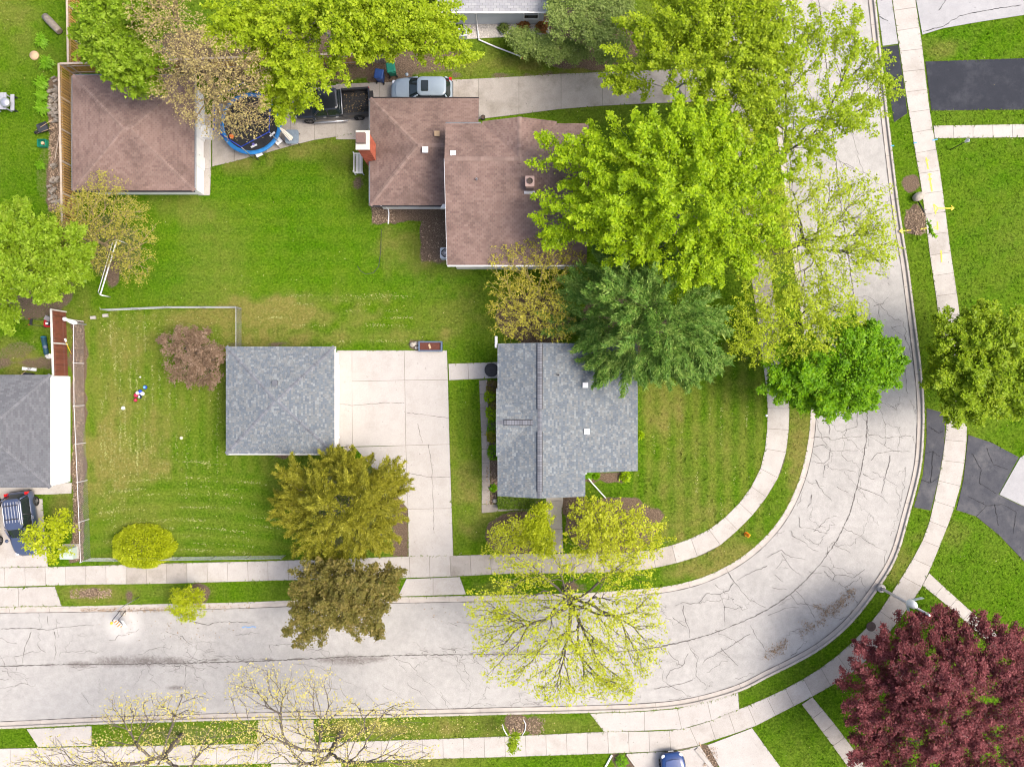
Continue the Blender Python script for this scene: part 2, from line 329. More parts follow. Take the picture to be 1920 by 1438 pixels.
def ground_attr(x, y):
    px = x/S+960; py = 719-y/S
    n1 = vnoise(x, y, 1.6, 1); n2 = vnoise(x, y, .55, 2); n3 = vnoise(x, y, 5.5, 3); n4 = vnoise(x, y, .25, 4)
    wob = (n1-.5)*.8+(n2-.5)*.55
    dry = .05+.26*np.clip(n3-.45, 0, 1)*2+.14*(n2-.5)+.12*np.clip(n1-.6, 0, 1)
    for cx, cy, rx, ry, a in DRY:
        d = np.sqrt(((px-cx)/rx)**2+((py-cy)/ry)**2)
        dry = dry+a*np.clip(1.25-d+wob*.9, 0, 1)*np.clip(.65+n1*.7, 0, 1.1)
    soil = np.zeros_like(x)
    for k, g, a in SOIL:
        if k == 'e': d = (np.sqrt(((px-g[0])/g[2])**2+((py-g[1])/g[3])**2)-1)*min(g[2], g[3])*S
        else:
            dx = np.maximum(g[0]-px, px-g[2]); dy = np.maximum(g[1]-py, py-g[3]); d = np.maximum(dx, dy)*S
        soil = np.maximum(soil, a*np.clip(.55-(d+wob*.55)/.55, 0, 1))
    # mowing: alternating lie of the grass
    mow = np.full_like(x, .28)
    z1 = (px > 158) & (px < 520) & (py > 580) & (py < 885); mow = np.where(z1, .5+.30*np.sin((px+3*n1)/4.1), mow)
    z2 = (px > 158) & (px < 560) & (py >= 885) & (py < 1050); mow = np.where(z2, .5+.26*np.sin((py-.0006*(px-350)**2+4*n1)/4.3), mow)
    z3 = (px > 1190) & (px < 1440) & (py > 640) & (py < 1010); mow = np.where(z3, .5+.42*np.sin((px+4*n1)/4.7), mow)
    dry = dry+np.where(z1 | z2, .22, 0)*(mow-.4)+np.where(z3, .30, 0)*(mow-.45)
    z4 = (px > 1750) & (py > 255) & (py < 860); mow = np.where(z4, .32+.16*np.sin((px*.5+py*.85)/9.0), mow)
    z5 = (px > 840) & (px < 905) & (py > 710) & (py < 1040); mow = np.where(z5, .5+.25*np.sin(px/4.2), mow)
    z6 = (px > 300) & (px < 920) & (py > 260) & (py < 640); mow = np.where(z6, .30+.14*np.sin((py+3*n1)/5.0), mow)
    n5 = vnoise(x, y, 2.6, 9); mow = mow+(n3-.5)*.55+(n5-.5)*.45+(n4-.5)*.35
    olive = np.where(z1 | z2 | z3, .55, .15)+((px > 1240) & (py > 980))*.2*(px < 1520)
    lush = np.where((px > 1740), .75, np.where((px > 250) & (px < 930) & (py > 330) & (py < 560), .8, .45))+ (n3-.5)*.5
    col = np.stack([np.clip(dry+olive*.30, 0, 1), np.clip(soil, 0, 1), np.clip(mow, 0, 1), np.clip(lush, 0, 1)], -1)
    return col
gx = np.concatenate([[-600,-250,-120,-80], np.arange(-64, -41.1, .5), np.arange(-41, 41.01, .2), np.arange(41.5, 64, .5), [80,120,250,600]])
gy = np.concatenate([[-600,-250,-120,-70], np.arange(-50, -31.1, .5), np.arange(-31, 31.01, .2), np.arange(31.5, 50, .5), [70,120,250,600]])
GX, GY = np.meshgrid(gx, gy); nx, ny = len(gx), len(gy)
V = np.stack([GX.ravel(), GY.ravel(), np.zeros(GX.size)], -1)
V[:, 2] += (vnoise(V[:, 0], V[:, 1], .8, 7)-.5)*.012-.008
ii = (np.arange(ny-1)[:, None]*nx+np.arange(nx-1)[None, :]).ravel()
F = np.stack([ii, ii+1, ii+nx+1, ii+nx], -1)
_ins = inside(V[:, 0], V[:, 1], ROADPOLY)
# widen the cut by a hair so no turf pokes through the kerb
F = F[~_ins[F].any(1)]
vl = [V]; fl = [F]; base = len(V)
for line, sgn in ((ki, 1), (ko, -1)):
    L = resample(line, 500); rows = [L]+[offset(L, sgn*d) for d in (.15, .35, .9)]
    P = np.array([(p.x, p.y, -.002 if r == 0 else (.004 if r < 3 else -.03)) for r, row in enumerate(rows) for p in row])
    i0 = (np.arange(3)[:, None]*500+np.arange(499)[None, :]).ravel()+base
    q = np.stack([i0, i0+1, i0+501, i0+500], -1)
    if sgn < 0: q = q[:, ::-1]
    vl.append(P); fl.append(q); base += len(P)
V = np.concatenate(vl); F = np.concatenate(fl)
def grass_mat():
    t = NT('lawn'); g = t.geo(); pos = g['Position']; b = t.b
    at = t.a('Attribute', attribute_name='turf'); sp = t.a('SeparateColor'); t.l(at.outputs['Color'], sp.inputs[0])
    dry, soil, mow = sp.outputs; lush = at.outputs['Alpha']
    fine = t.noise(6, 8, pos, .85); mid = t.noise(1.7, 4, pos); vf = t.noise(38, 3, pos, .7)
    g1 = t.ramp(fine, [(.36, (.015, .048, .001)), (.5, (.058, .142, .003)), (.66, (.155, .26, .012))])
    g2 = t.ramp(fine, [(.36, (.013, .054, .001)), (.5, (.048, .152, .002)), (.66, (.125, .27, .006))])
    col = t.mix(lush, g1, g2)
    col = t.mix(t.math('MULTIPLY', mow, .75), col, t.ramp(fine, [(.34, (.045, .105, .002)), (.66, (.19, .28, .018))]))
    straw = t.ramp(fine, [(.3, (.10, .105, .020)), (.55, (.21, .20, .05)), (.75, (.38, .345, .14))])
    dm = t.math('MULTIPLY', dry, t.math('ADD', .45, t.math('MULTIPLY', mid, 1.0)), True)
    col = t.mix(dm, col, straw)
    col = t.mix(1.0, col, t.ramp(vf, [(.3, (.7,)*3), (.7, (1.32,)*3)]), 'MULTIPLY')
    so = t.ramp(t.noise(16, 5, pos, .8), [(.3, (.05, .037, .026)), (.5, (.14, .10, .07)), (.7, (.33, .25, .18))])
    sf = t.ramp(t.math('ADD', soil, t.math('MULTIPLY', t.math('SUBTRACT', fine, .5), .9)), [(.42, (0, 0, 0)), (.6, (1, 1, 1))])
    col = t.mix(sf, col, so)
    t.l(col, b.inputs['Base Color']); b.inputs['Roughness'].default_value = 1; b.inputs['Specular IOR Level'].default_value = 0
    h = t.math('ADD', t.math('MULTIPLY', fine, 1.0), t.math('MULTIPLY', vf, .5)); t.bump(h, .9, .10)
    return t.m
LAWN = grass_mat()
ground = npmesh('ground', V, F, LAWN, None, True)
at = ground.data.color_attributes.new('turf', 'FLOAT_COLOR', 'POINT')
at.data.foreach_set('color', ground_attr(V[:, 0], V[:, 1]).astype(np.float32).ravel())
struct(ground, 'mown green lawn with dry straw coloured patches and mulch beds', 'lawn')
# ---- road
def road_mat():
    t = NT('sun_bleached_asphalt'); pos = t.geo()['Position']; b = t.b
    n1 = t.noise(.35, 5, pos, .6); n2 = t.noise(30, 4, pos, .8); n3 = t.noise(2.2, 5, pos, .65)
    col = t.ramp(n1, [(.3, (.338, .329, .308)), (.5, (.372, .362, .338)), (.7, (.40, .389, .364))])
    col = t.mix(1.0, col, t.ramp(n2, [(.25, (.62,)*3), (.75, (1.25,)*3)]), 'MULTIPLY')
    col = t.mix(1.0, col, t.ramp(n3, [(.3, (.88,)*3), (.65, (1.04,)*3)]), 'MULTIPLY')
    # stained, broken-up spots along the centre seam
    acc = None
    for cx, cy, r in ((150,1246,.45),(215,1241,.75),(270,1240,.75),(320,1239,.5),(90,1247,.2),(500,1237,.22),(560,1236,.2),(620,1238,.4),(655,1238,.7),(700,1236,.4),(400,1238,.16),(940,1226,.34),(1000,1223,.35),(330,1290,.3)):
        d = t.a('VectorMath', operation='DISTANCE'); mp = t.a('Mapping'); mp.inputs['Scale'].default_value = (.22, 1.0, 1)
        t.l(pos, mp.inputs[0]); t.l(mp.outputs[0], d.inputs[0]); x, y, _ = W(cx, cy); d.inputs[1].default_value = (x*.22, y, ZR)
        v = t.math('SUBTRACT', 1.0, t.math('DIVIDE', d.outputs['Value'], r), True)
        acc = v if acc is None else t.math('MAXIMUM', acc, v)
    st = t.ramp(t.math('MULTIPLY', t.math('POWER', acc, .6), t.noise(6, 6, pos, .85)), [(.24, (0, 0, 0)), (.5, (1, 1, 1))])
    col = t.mix(t.math('MULTIPLY', st, .75), col, (.11, .09, .08))
    # pale patched area beside the barricade
    d = t.a('VectorMath', operation='DISTANCE'); t.l(pos, d.inputs[0]); d.inputs[1].default_value = W(232, 1172, ZR)
    pm = t.ramp(t.math('ADD', d.outputs['Value'], t.math('MULTIPLY', n3, 1.4)), [(0, (1, 1, 1)), (.55, (1, 1, 1)), (.95, (0, 0, 0))])
    mp = t.a('MapRange'); mp.inputs[1].default_value = 1.6; mp.inputs[2].default_value = 2.3; mp.inputs[3].default_value = 1; mp.inputs[4].default_value = 0
    t.l(t.math('ADD', d.outputs['Value'], t.math('MULTIPLY', n3, 1.4)), mp.inputs[0])
    col = t.mix(t.math('MULTIPLY', t.math('MULTIPLY', mp.outputs[0], n3), .75), col, (.62, .60, .56))
    t.l(col, b.inputs['Base Color']); b.inputs['Roughness'].default_value = .95; b.inputs['Specular IOR Level'].default_value = .2
    t.bump(n2, .35, .02); return t.m
ROADM = road_mat()
N = 380
ri, ro = resample(ki, N), resample(ko, N)
B = MB()
for i in range(N):
    for j in range(9):
        p = ri[i].lerp(ro[i], j/8); B.v.append((p.x, p.y, ZR+.03*math.sin(math.pi*j/8)-.02))
B.f = [(i*9+j, i*9+j+1, i*9+j+10, i*9+j+9)[::-1] for i in range(N-1) for j in range(8)]
road = struct(B.build('road', ROADM, None, True), 'pale cracked asphalt street bending round the corner lot', 'road')
def road_pt(s, t, raw=False):      # s 0..1 along the street, t 0..1 from inner to outer kerb
    f = (s if raw else .1+.833*s)*(N-1); i = min(int(f), N-2); a = ri[i].lerp(ri[i+1], f-i); b = ro[i].lerp(ro[i+1], f-i)
    p = a.lerp(b, t); return Vector((p.x, p.y, ZR+.03*math.sin(math.pi*t)-.02+.006))
rng = random.Random(5)
def crack_strip(B, pts, w0, w1):
    k = len(pts); o = []
    for i, p in enumerate(pts):
        d = pts[min(i+1, k-1)]-pts[max(i-1, 0)]; d.z = 0; d.normalize(); nn = Vector((-d.y, d.x, 0))
        w = (w0+(w1-w0)*i/(k-1))*rng.uniform(.4, 1.5)/2; o += [p+nn*w, p-nn*w]
    B.add(o, [(2*i+1, 2*i+3, 2*i+2, 2*i) for i in range(k-1)])
B = MB(); pts = []
for i in range(1100):
    s = i/1099; pts.append(road_pt(s, .5+.010*math.sin(s*31)+rng.uniform(-.004, .004), True))
crack_strip(B, pts, .075, .065)
def wander(s, t, ds, dt, n, w):
    pts = []
    for i in range(n):
        pts.append(road_pt(max(0, min(1, s)), max(.04, min(.96, t)))); s += ds+rng.gauss(0, .0011); t += dt+rng.gauss(0, .008)
        if rng.random() < .05 and n > 14: wander(s, t, rng.choice((-1, 1))*rng.uniform(.0004, .0012), rng.uniform(-.012, .012), n//2, w*.7)
        if rng.random() < .12: dt, ds = dt+rng.gauss(0, .006), ds+rng.gauss(0, .0006)
    if len(pts) > 2: crack_strip(B, pts, w, w*.35)
for i in range(46):
    s = rng.uniform(0, .42) if i < 38 else rng.uniform(.75, 1)
    up = rng.random() < .5; t0 = .5 if rng.random() < .65 else rng.uniform(.1, .9)
    wander(s, t0, rng.gauss(0, .0003), (-1 if up else 1)*rng.uniform(.008, .016), rng.randint(12, 30), rng.uniform(.016, .03))
for i in range(14): wander(rng.uniform(0, .42), rng.uniform(.15, .85), rng.choice((-1, 1))*.0016, 0, rng.randint(12, 30), rng.uniform(.02, .035))
for cx in (.155, .175, .19, .21, .33, .35, .365):     # crazed patches on the seam
    for i in range(9): wander(cx+rng.gauss(0, .008), .5+rng.gauss(0, .025), rng.gauss(0, .0012), rng.gauss(0, .006), rng.randint(5, 11), rng.uniform(.02, .045))
def net(s0, s1, t0, t1, ns, nt, keep):
    J = {(i, j): (s0+(s1-s0)*(i+rng.uniform(-.38, .38))/ns, t0+(t1-t0)*(j+rng.uniform(-.35, .35))/nt) for i in range(ns+1) for j in range(nt+1)}
    for i in range(ns+1):
        for j in range(nt+1):
            for q in ((i+1, j), (i, j+1)):
                if q in J and rng.random() < keep:
                    (sa, ta), (sb, tb) = J[(i, j)], J[q]; k = 9
                    crack_strip(B, [road_pt(min(1, max(0, sa+(sb-sa)*m/k+(rng.gauss(0, .0007) if 0 < m < k else 0))), ta+(tb-ta)*m/k+(rng.gauss(0, .010) if 0 < m < k else 0)) for m in range(k+1)], rng.uniform(.016, .036), .018)
net(.40, .80, .08, .92, 34, 6, .32); net(.0, .40, .08, .92, 26, 5, .18); net(.80, 1, .1, .9, 12, 4, .25)
Z8 = [[(255,1020),(340,1020),(360,1035),(430,1022),(550,1012)],[(570,1005),(620,1005),(650,1022),(720,1015),(820,1012)],[(320,915),(350,960),(350,1015)],[(505,880),(505,960),(440,975),(410,1000)],[(255,1075),(320,1060),(350,1095),(430,1095),(530,1090)],[(350,1100),(345,1140),(320,1165),(235,1155)],[(580,1145),(620,1110),(700,1095),(820,1100)],[(325,1170),(360,1200),(440,1200),(510,1215)],[(320,1180),(315,1240),(350,1255)],[(270,1260),(300,1310),(370,1390)],[(390,1300),(440,1320),(475,1340)],[(510,1298),(570,1320),(640,1350),(690,1400)],[(690,1120),(680,1180),(655,1260),(640,1345)],[(540,1225),(580,1250),(620,1262)],[(250,1340),(245,1390),(210,1430)],[(625,280),(630,360)],[(600,285),(650,265),(690,220)],[(700,405),(765,385)],[(760,500),(775,600),(780,700),(790,790)],[(680,830),(720,858),(755,820)]]
Z11 = [[(1215,350),(1245,390),(1290,450),(1340,500),(1438,550)],[(1438,310),(1350,345),(1290,375),(1250,400)],[(1245,400),(1220,450),(1170,470),(1090,465),(1050,520),(960,515),(900,540)],[(1170,470),(1195,540),(1195,600),(1200,665)],[(1195,540),(1260,555),(1310,530)],[(960,530),(975,620),(1000,680),(1000,725)],[(905,600),(960,640),(1000,665)],[(1340,645),(1390,730),(1438,800)],[(1340,690),(1210,775),(1085,840),(1070,880)],[(1000,770),(1040,830),(1035,930),(1100,985)],[(990,800),(960,870),(890,900),(860,960)],[(1180,770),(1230,830),(1280,880)],[(800,1000),(870,990),(1000,960),(1045,930)]]
Z12 = [[(180,40),(180,90),(240,100),(310,120),(350,130)],[(130,110),(150,150),(210,180),(250,220),(300,230)],[(420,95),(500,130),(560,170),(610,195)],[(360,190),(430,215),(485,245)],[(260,120),(330,50),(400,20)],[(0,260),(80,220),(130,260),(230,270)],[(80,240),(130,320),(200,370)],[(40,360),(100,410)],[(310,310),(350,320),(380,360),(440,360),(480,380),(560,320)],[(380,360),(360,410)],[(320,340),(370,400)],[(150,440),(200,490),(270,610)],[(110,440),(60,440),(10,430)],[(0,590),(100,550),(190,540)],[(130,470),(170,520),(240,530),(330,560)]]
Z9 = [[(0,665),(170,660),(270,670),(330,655),(540,640)],[(260,590),(270,660)],[(300,680),(310,800),(295,860)],[(170,680),(125,800),(120,870)],[(1060,620),(1160,640),(1230,625),(1438,628)],[(1040,870),(1035,960),(1045,1090)]]
for zs, ox, oy in ((Z8, 1440, 480), (Z11, 960, 958), (Z12, 1440, 958), (Z9, 0, 958)):
    for ln in zs:
        P = [Vector((*W2((ox+p[0]/2.996, oy+p[1]/2.996)), 0)) for p in ln]; pts = []
        for i in range(len(P)-1):
            k = max(2, int((P[i+1]-P[i]).length/.18))
            for j in range(k): q = P[i].lerp(P[i+1], j/k); pts.append(q+Vector((rng.gauss(0, .03), rng.gauss(0, .03), 0)))
        for q in pts: q.z = ZR+.018
        if len(pts) > 2: crack_strip(B, pts, rng.uniform(.03, .05), .022)
o = B.build('crack', CRACKM, road); o['kind'] = 'stuff'
# ---- kerbs with gutter
for line, sgn, lab in ((ki, -1, 'concrete kerb and gutter along the inside of the bend'), (ko, 1, 'concrete kerb and gutter along the outside of the bend')):
    L = resample(line, 420); B = MB()
    prof = [(0, -.25), (0, .012), (.13, .012), (.16, -.01), (.17, -.115), (.47, -.118), (.47, -.25)]
    rows = [offset(L, sgn*d) for d, z in prof]
    for r, row in enumerate(rows): B.v += [(p.x, p.y, prof[r][1]) for p in row]
    for r in range(len(prof)-1): B.f += [((r*420+i), (r*420+i+1), ((r+1)*420+i+1), ((r+1)*420+i))[::(1 if sgn < 0 else -1)] for i in range(419)]
    kb = struct(B.build('kerb', KERBM), lab, 'kerb')
    B = MB(); crack_strip(B, [Vector((p.x, p.y, -.108)) for p in offset(L, sgn*.485)], .05, .05)
    for i in range(6, 414, 9):
        a, b = offset(L, sgn*.0)[i] if False else L[i], rows[5][i]
        B.ribbon([a.lerp(b, .36), b], .018, -.1125); B.ribbon([a, a.lerp(b, .27)], .018, .0145)
    B.build('joint', CRACKM, kb)['kind'] = 'stuff'
# ---- pavements made of slabs
def walkway(name, e1, e2, step, m, label, z=.028, gap=.012, wear=None):
    n = max(3, int(round(sum((e1[i+1]-e1[i]).length for i in range(len(e1)-1))/step))+1)
    a = resample(e1, n); fine = np.array([tuple(p) for p in resample(e2, n*40)])
    def near(p): return Vector(fine[np.argmin(((fine-np.array(tuple(p)))**2).sum(1))])
    b = [near(p) for p in a]; b[0], b[-1] = e2[0], e2[-1]
    bed = MB(); a3 = resample(e1, n*3); b3 = [near(p) for p in a3]; b3[0], b3[-1] = e2[0], e2[-1]
    PAVED.append([tuple(p) for p in a3]+[tuple(p) for p in b3[::-1]])
    for i in range(3*n): bed.v += [(a3[i].x, a3[i].y, .010), (b3[i].x, b3[i].y, .010)]
    bed.f = [(2*i, 2*i+1, 2*i+3, 2*i+2) for i in range(3*n-1)]
    if (a[1]-a[0]).cross(b[0]-a[0]) > 0: bed.f = [f[::-1] for f in bed.f]
    root = struct(bed.build(name, JOINT), label, 'pavement')
    edges_for_grass.append(a3); edges_for_grass.append(b3)
    for i in range(n-1):
        A3 = a3[3*i:3*i+1]; poly = [tuple(p) for p in (a[i], a[i+1], b[i+1], b[i])]
        q = inset(poly, gap); c = [sum(p[k] for p in q)/4 for k in (0, 1)]
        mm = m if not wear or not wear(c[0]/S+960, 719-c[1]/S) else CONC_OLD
        if abs(c[0]) > 62 or abs(c[1]) > 48: continue
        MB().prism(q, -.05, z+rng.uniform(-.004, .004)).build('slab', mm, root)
    return root
def wearA(s, m): return CONC_OLD if (.19 < s < .27) or .56 < s < .78 else m
walkway('pavement', sa1, sa2, 1.52, CONC, 'concrete pavement of square slabs along the corner lot, inside the bend', wear=lambda x, y: 255 < x < 350 and y > 900 or 860 < x < 1250 and y > 900 or y < 700)  # worn slabs; the old tone below the grey house paints in tree shade
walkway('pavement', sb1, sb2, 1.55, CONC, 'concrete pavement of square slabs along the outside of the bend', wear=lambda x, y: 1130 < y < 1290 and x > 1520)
def straight(p, q, step=.4): return resample([Vector(W2(p)), Vector(W2(q))], max(2, int((Vector(W2(p))-Vector(W2(q))).length/step)))
def path(e1, e2): return smooth_line(e1, 0, .3), smooth_line(e2, 0, .3)
walkway('garden_path', *path([(1750,236),(1830,235),(1935,233)], [(1752,260),(1835,259),(1935,258)]), 1.35, CONC, 'short concrete garden path between two lawns below the black drive')
walkway('garden_path', *path([(1523,1306),(1575,1370),(1640,1460)], [(1503,1320),(1552,1385),(1606,1460)]), 1.3, CONC_OLD, 'diagonal garden path running down beside the dark red tree')
walkway('garden_path', *path([(1742,1074),(1790,1118),(1835,1158),(1900,1215)], [(1729,1097),(1777,1136),(1811,1166),(1880,1228)]), 1.4, CONC, 'diagonal garden path leading under the dark red tree')
walkway('garden_path', *path([(841,682),(930,679),(950,678)], [(842,713),(930,709),(950,708)]), 1.45, CONC_NEW, 'pale concrete path from the drive to the grey roofed house')
walkway('garden_path', *path([(1022,948),(1030,1000),(1034,1036)], [(1053,950),(1055,1000),(1056,1036)]), 1.6, CONC_OLD, 'front path from the grey roofed house down to the pavement')
walkway('paver_edging', *path([(898,713),(903,840),(903,945)], [(914,712),(918,840),(919,945)]), 1.0, PAVER, 'row of rough concrete pavers along the west mulch bed')
walkway('paver_edging', *path([(903,946),(960,944),(1022,941)], [(903,962),(960,957),(1022,955)]), 1.25, PAVER, 'row of rough concrete pavers in front of the clipped hedge')
# ---- drives
def drive(name, label, polys, m, z=.022, gap=.012, grass=None):
    root = None
    allp = [Vector(W2(p)) for pl in polys for p in pl]
    bed = MB()
    for pl in polys: PAVED.append([W2(p) for p in pl])
    for pl in polys: bed.prism([W2(p) for p in pl], -.05, .008)
    root = struct(bed.build(name, JOINT), label, 'drive')
    for pl in polys: MB().prism(inset([W2(p) for p in pl], gap), -.04, z+rng.uniform(-.003, .003)).build('slab', m, root)
    for g in (grass or []): edges_for_grass.append(straight(*g, .15))
    return root
cd = drive('concrete_drive', 'wide pale concrete drive between the grey garage and the grey house', [
 [(632,657),(660,657),(661,837),(632,838)],[(660,657),(758,657),(759,713),(660,715)],[(660,715),(759,713),(761,835),(661,837)],[(665,838),(761,835),(765,954),(740,925)],
 [(758,657),(838,657),(840,712),(759,713)],[(759,713),(840,712),(843,833),(761,835)],[(761,835),(843,833),(847,953),(765,954)],[(765,954),(847,953),(850,1043),(766,1044)]], CONC_NEW,
 grass=[((632,657),(838,657)),((842,713),(850,1043)),((766,960),(766,1044)),((840,657),(840,680))])
B = MB()
def hand_crack(B, px, w, z, n=10):
    P = [Vector(W(*p, z)) for p in px]; pts = []
    for i in range(len(P)-1):
        for j in range(n): q = P[i].lerp(P[i+1], j/n); pts.append(q+Vector((rng.gauss(0, .02), rng.gauss(0, .02), 0)))
    crack_strip(B, pts+[P[-1]], w, w*.7)
for px in ([(636,757),(660,760),(730,755),(758,756)],[(764,774),(800,778),(842,784)],[(803,834),(809,870),(813,953)],[(766,887),(800,894),(845,895)],[(783,795),(792,830)],[(813,955),(814,1000)]): hand_crack(B, px, .035, .029)
B.build('crack', CRACKM, cd)['kind'] = 'stuff'
drive('drive_apron', 'concrete apron where the wide pale drive meets the street', [[(762,1085),(812,1083),(812,1116),(746,1118)],[(812,1083),(862,1081),(874,1114),(812,1116)]], CONC)
drive('concrete_drive', 'long concrete drive with worn slabs beside the brown roofed house', [
 [(630,158),(712,155),(712,262),(630,262)],[(712,155),(806,152),(806,240),(712,240)],[(806,152),(897,148),(897,225),(806,228)],[(897,148),(973,144),(973,215),(897,224)],[(973,144),(1052,139),(1052,205),(973,215)],[(1052,139),(1130,136),(1130,199),(1052,205)],
 [(1130,136),(1207,133),(1207,195),(1130,199)],[(1207,133),(1285,130),(1285,192),(1207,195)],[(1285,130),(1362,127),(1367,189),(1285,192)],[(1400,126),(1443,124),(1450,186),(1405,188)],
 [(590,165),(630,160),(630,257),(590,263)],[(545,175),(590,165),(590,263),(545,274)],[(500,185),(545,175),(545,274),(500,287)],[(440,190),(500,185),(500,287),(440,303)],[(398,190),(440,190),(440,303),(398,313)]], CONC_OLD,
 grass=[((692,242),(398,313)),((897,148),(1362,127)),((973,215),(1367,189))])
drive('garage_slab', 'narrow concrete slab beside the brown garage', [[(362,215),(396,215),(396,316),(372,318)],[(372,318),(396,316),(394,367),(372,367)]], CONC, grass=[((395,316),(394,367))])
drive('concrete_drive', 'pale concrete drive under the silver blue car with roof bars', [[(-60,905),(45,905),(45,935),(-60,935)],[(45,905),(135,905),(134,925),(90,927),(45,927)],[(-60,935),(80,935),(84,1000),(-60,1000)],[(-60,1000),(85,1000),(90,1062),(-60,1065)]], CONC, grass=[((80,935),(90,1060))])
drive('drive_apron', 'concrete apron below the silver blue car', [[(-60,1101),(35,1101),(35,1137),(-60,1138)],[(35,1101),(103,1099),(116,1136),(35,1137)]], CONC, grass=[((103,1099),(116,1136))])
drive('drive_apron', 'broad concrete apron at the bottom of the bend', [[(1106,1337),(1133,1372),(1208,1369),(1208,1333)],[(1208,1333),(1208,1369),(1278,1366),(1270,1328)],[(1270,1328),(1278,1366),(1334,1350),(1326,1313)],[(1326,1313),(1334,1350),(1386,1329),(1384,1298)]], CONC_NEW, grass=[((1106,1337),(1133,1371)),((1384,1298),(1387,1328))])
drive('concrete_drive', 'concrete drive under the dark blue car', [[(1176,1412),(1280,1406),(1312,1397),(1360,1470),(1212,1475)]], CONC_NEW)
drive('concrete_drive', 'smooth concrete drive between the mulch strip and the garden path', [[(1326,1396),(1410,1364),(1480,1460),(1370,1475)]], CONC_NEW, grass=[((1410,1364),(1478,1458))])
drive('drive_apron', 'concrete apron under the pale budding street tree', [[(484,1350),(588,1348),(590,1391),(482,1393)]], CONC, grass=[((588,1348),(590,1391)),((484,1350),(482,1393))])
drive('drive_apron', 'concrete apron at the bottom left corner of the street', [[(50,1366),(172,1360),(172,1397),(72,1400)]], CONC, grass=[((50,1366),(72,1400)),((172,1360),(172,1397))])
drive('concrete_drive', 'strip of concrete drive below the lower pavement', [[(508,1431),(640,1429),(640,1470),(508,1470)]], CONC)
drive('asphalt_drive', 'freshly sealed black asphalt drive at the upper right', [[(1735,116),(1940,109),(1940,206),(1746,208)]], ASPH, z=.03, grass=[((1735,116),(1935,110)),((1746,208),(1935,206))])
drive('drive_apron', 'black asphalt apron between kerb and pavement', [[(1655,89),(1684,85),(1698,185),(1701,213),(1676,230)]], ASPH, z=.02)
drive('asphalt_drive', 'light grey worn asphalt drive in the top right corner', [[(1717,-60),(1940,-60),(1940,26),(1830,43),(1768,54),(1729,66),(1717,0)]], ASPH_G, z=.03)
drive('drive_apron', 'light grey asphalt apron in the top right corner', [[(1636,-60),(1664,-60),(1672,0),(1684,83),(1655,87)]], ASPH_G, z=.02)
drive('asphalt_drive', 'patched dark asphalt drive widening at the right edge', [[(1815,815),(1860,830),(1910,857),(1872,927),(1913,947),(1935,955),(1935,1068),(1873,1003),(1830,968),(1793,956),(1806,900)]], ASPH_W, z=.03)
drive('concrete_drive', 'grey concrete drive slab at the right edge', [[(1912,858),(1940,840),(1940,958),(1913,946),(1873,927)]], ASPH_G, z=.034)
drive('drive_apron', 'cracked dark asphalt apron under the olive green tree', [[(1737,765),(1773,775),(1770,840),(1760,897),(1745,957),(1713,951),(1730,890),(1737,820)]], ASPH_W, z=.02)
ACR = mat('asphalt_crack', (.018,.018,.02), (.03,.03,.032), 5, 1)
B = MB()
for px in ([(1822,850),(1840,880),(1836,905)],[(1850,840),(1862,870),(1890,880)],[(1836,905),(1868,925)],[(1815,930),(1850,948),(1880,945),(1905,960)],[(1865,945),(1872,985)],[(1742,800),(1760,812),(1768,808)],[(1735,850),(1750,846),(1762,856)],[(1728,900),(1745,905),(1756,898)],[(1750,846),(1745,905)],[(1905,960),(1900,1000)],[(1830,968),(1850,948)],[(1730,60),(1768,50),(1800,30)],[(1800,30),(1860,18),(1915,10)],[(1645,30),(1665,40)],[(1760,20),(1780,-10)]): hand_crack(B, px, .045, .040)
tag(B.build('cracks', ACR), 'thin cracks across the worn asphalt drives', 'cracks', None, 'stuff')
drive('front_step', 'concrete front step of the grey roofed house', [[(1024,915),(1056,915),(1056,938),(1024,938)],[(1024,938),(1056,938),(1054,951),(1022,950)]], CONC_OLD, z=.12)
# ---- gravel by the north house
B = MB(); pl = [W2(p) for p in [(868,40),(1030,40),(1030,66),(870,74)]]; B.prism(pl, -.05, .016)
gs = struct(B.build('gravel_strip', GRAVEL), 'white gravel strip along the wall of the north house', 'gravel')
B = MB()
for i in range(1500):
    p = W(rng.uniform(870, 1028), rng.uniform(44, 70)); r = rng.uniform(.02, .05); z = .016
    B.add([(p[0]-r, p[1]-r, z), (p[0]+r, p[1]-r*.6, z), (p[0]+r*.4, p[1]+r, z), (p[0], p[1], z+r)], [(0,1,3),(1,2,3),(2,0,3)])
B.build('gravel', mat('gravel_stone', (.66,.63,.58), (.5,.47,.43), 5, .95, island=.4), gs)['kind'] = 'stuff'
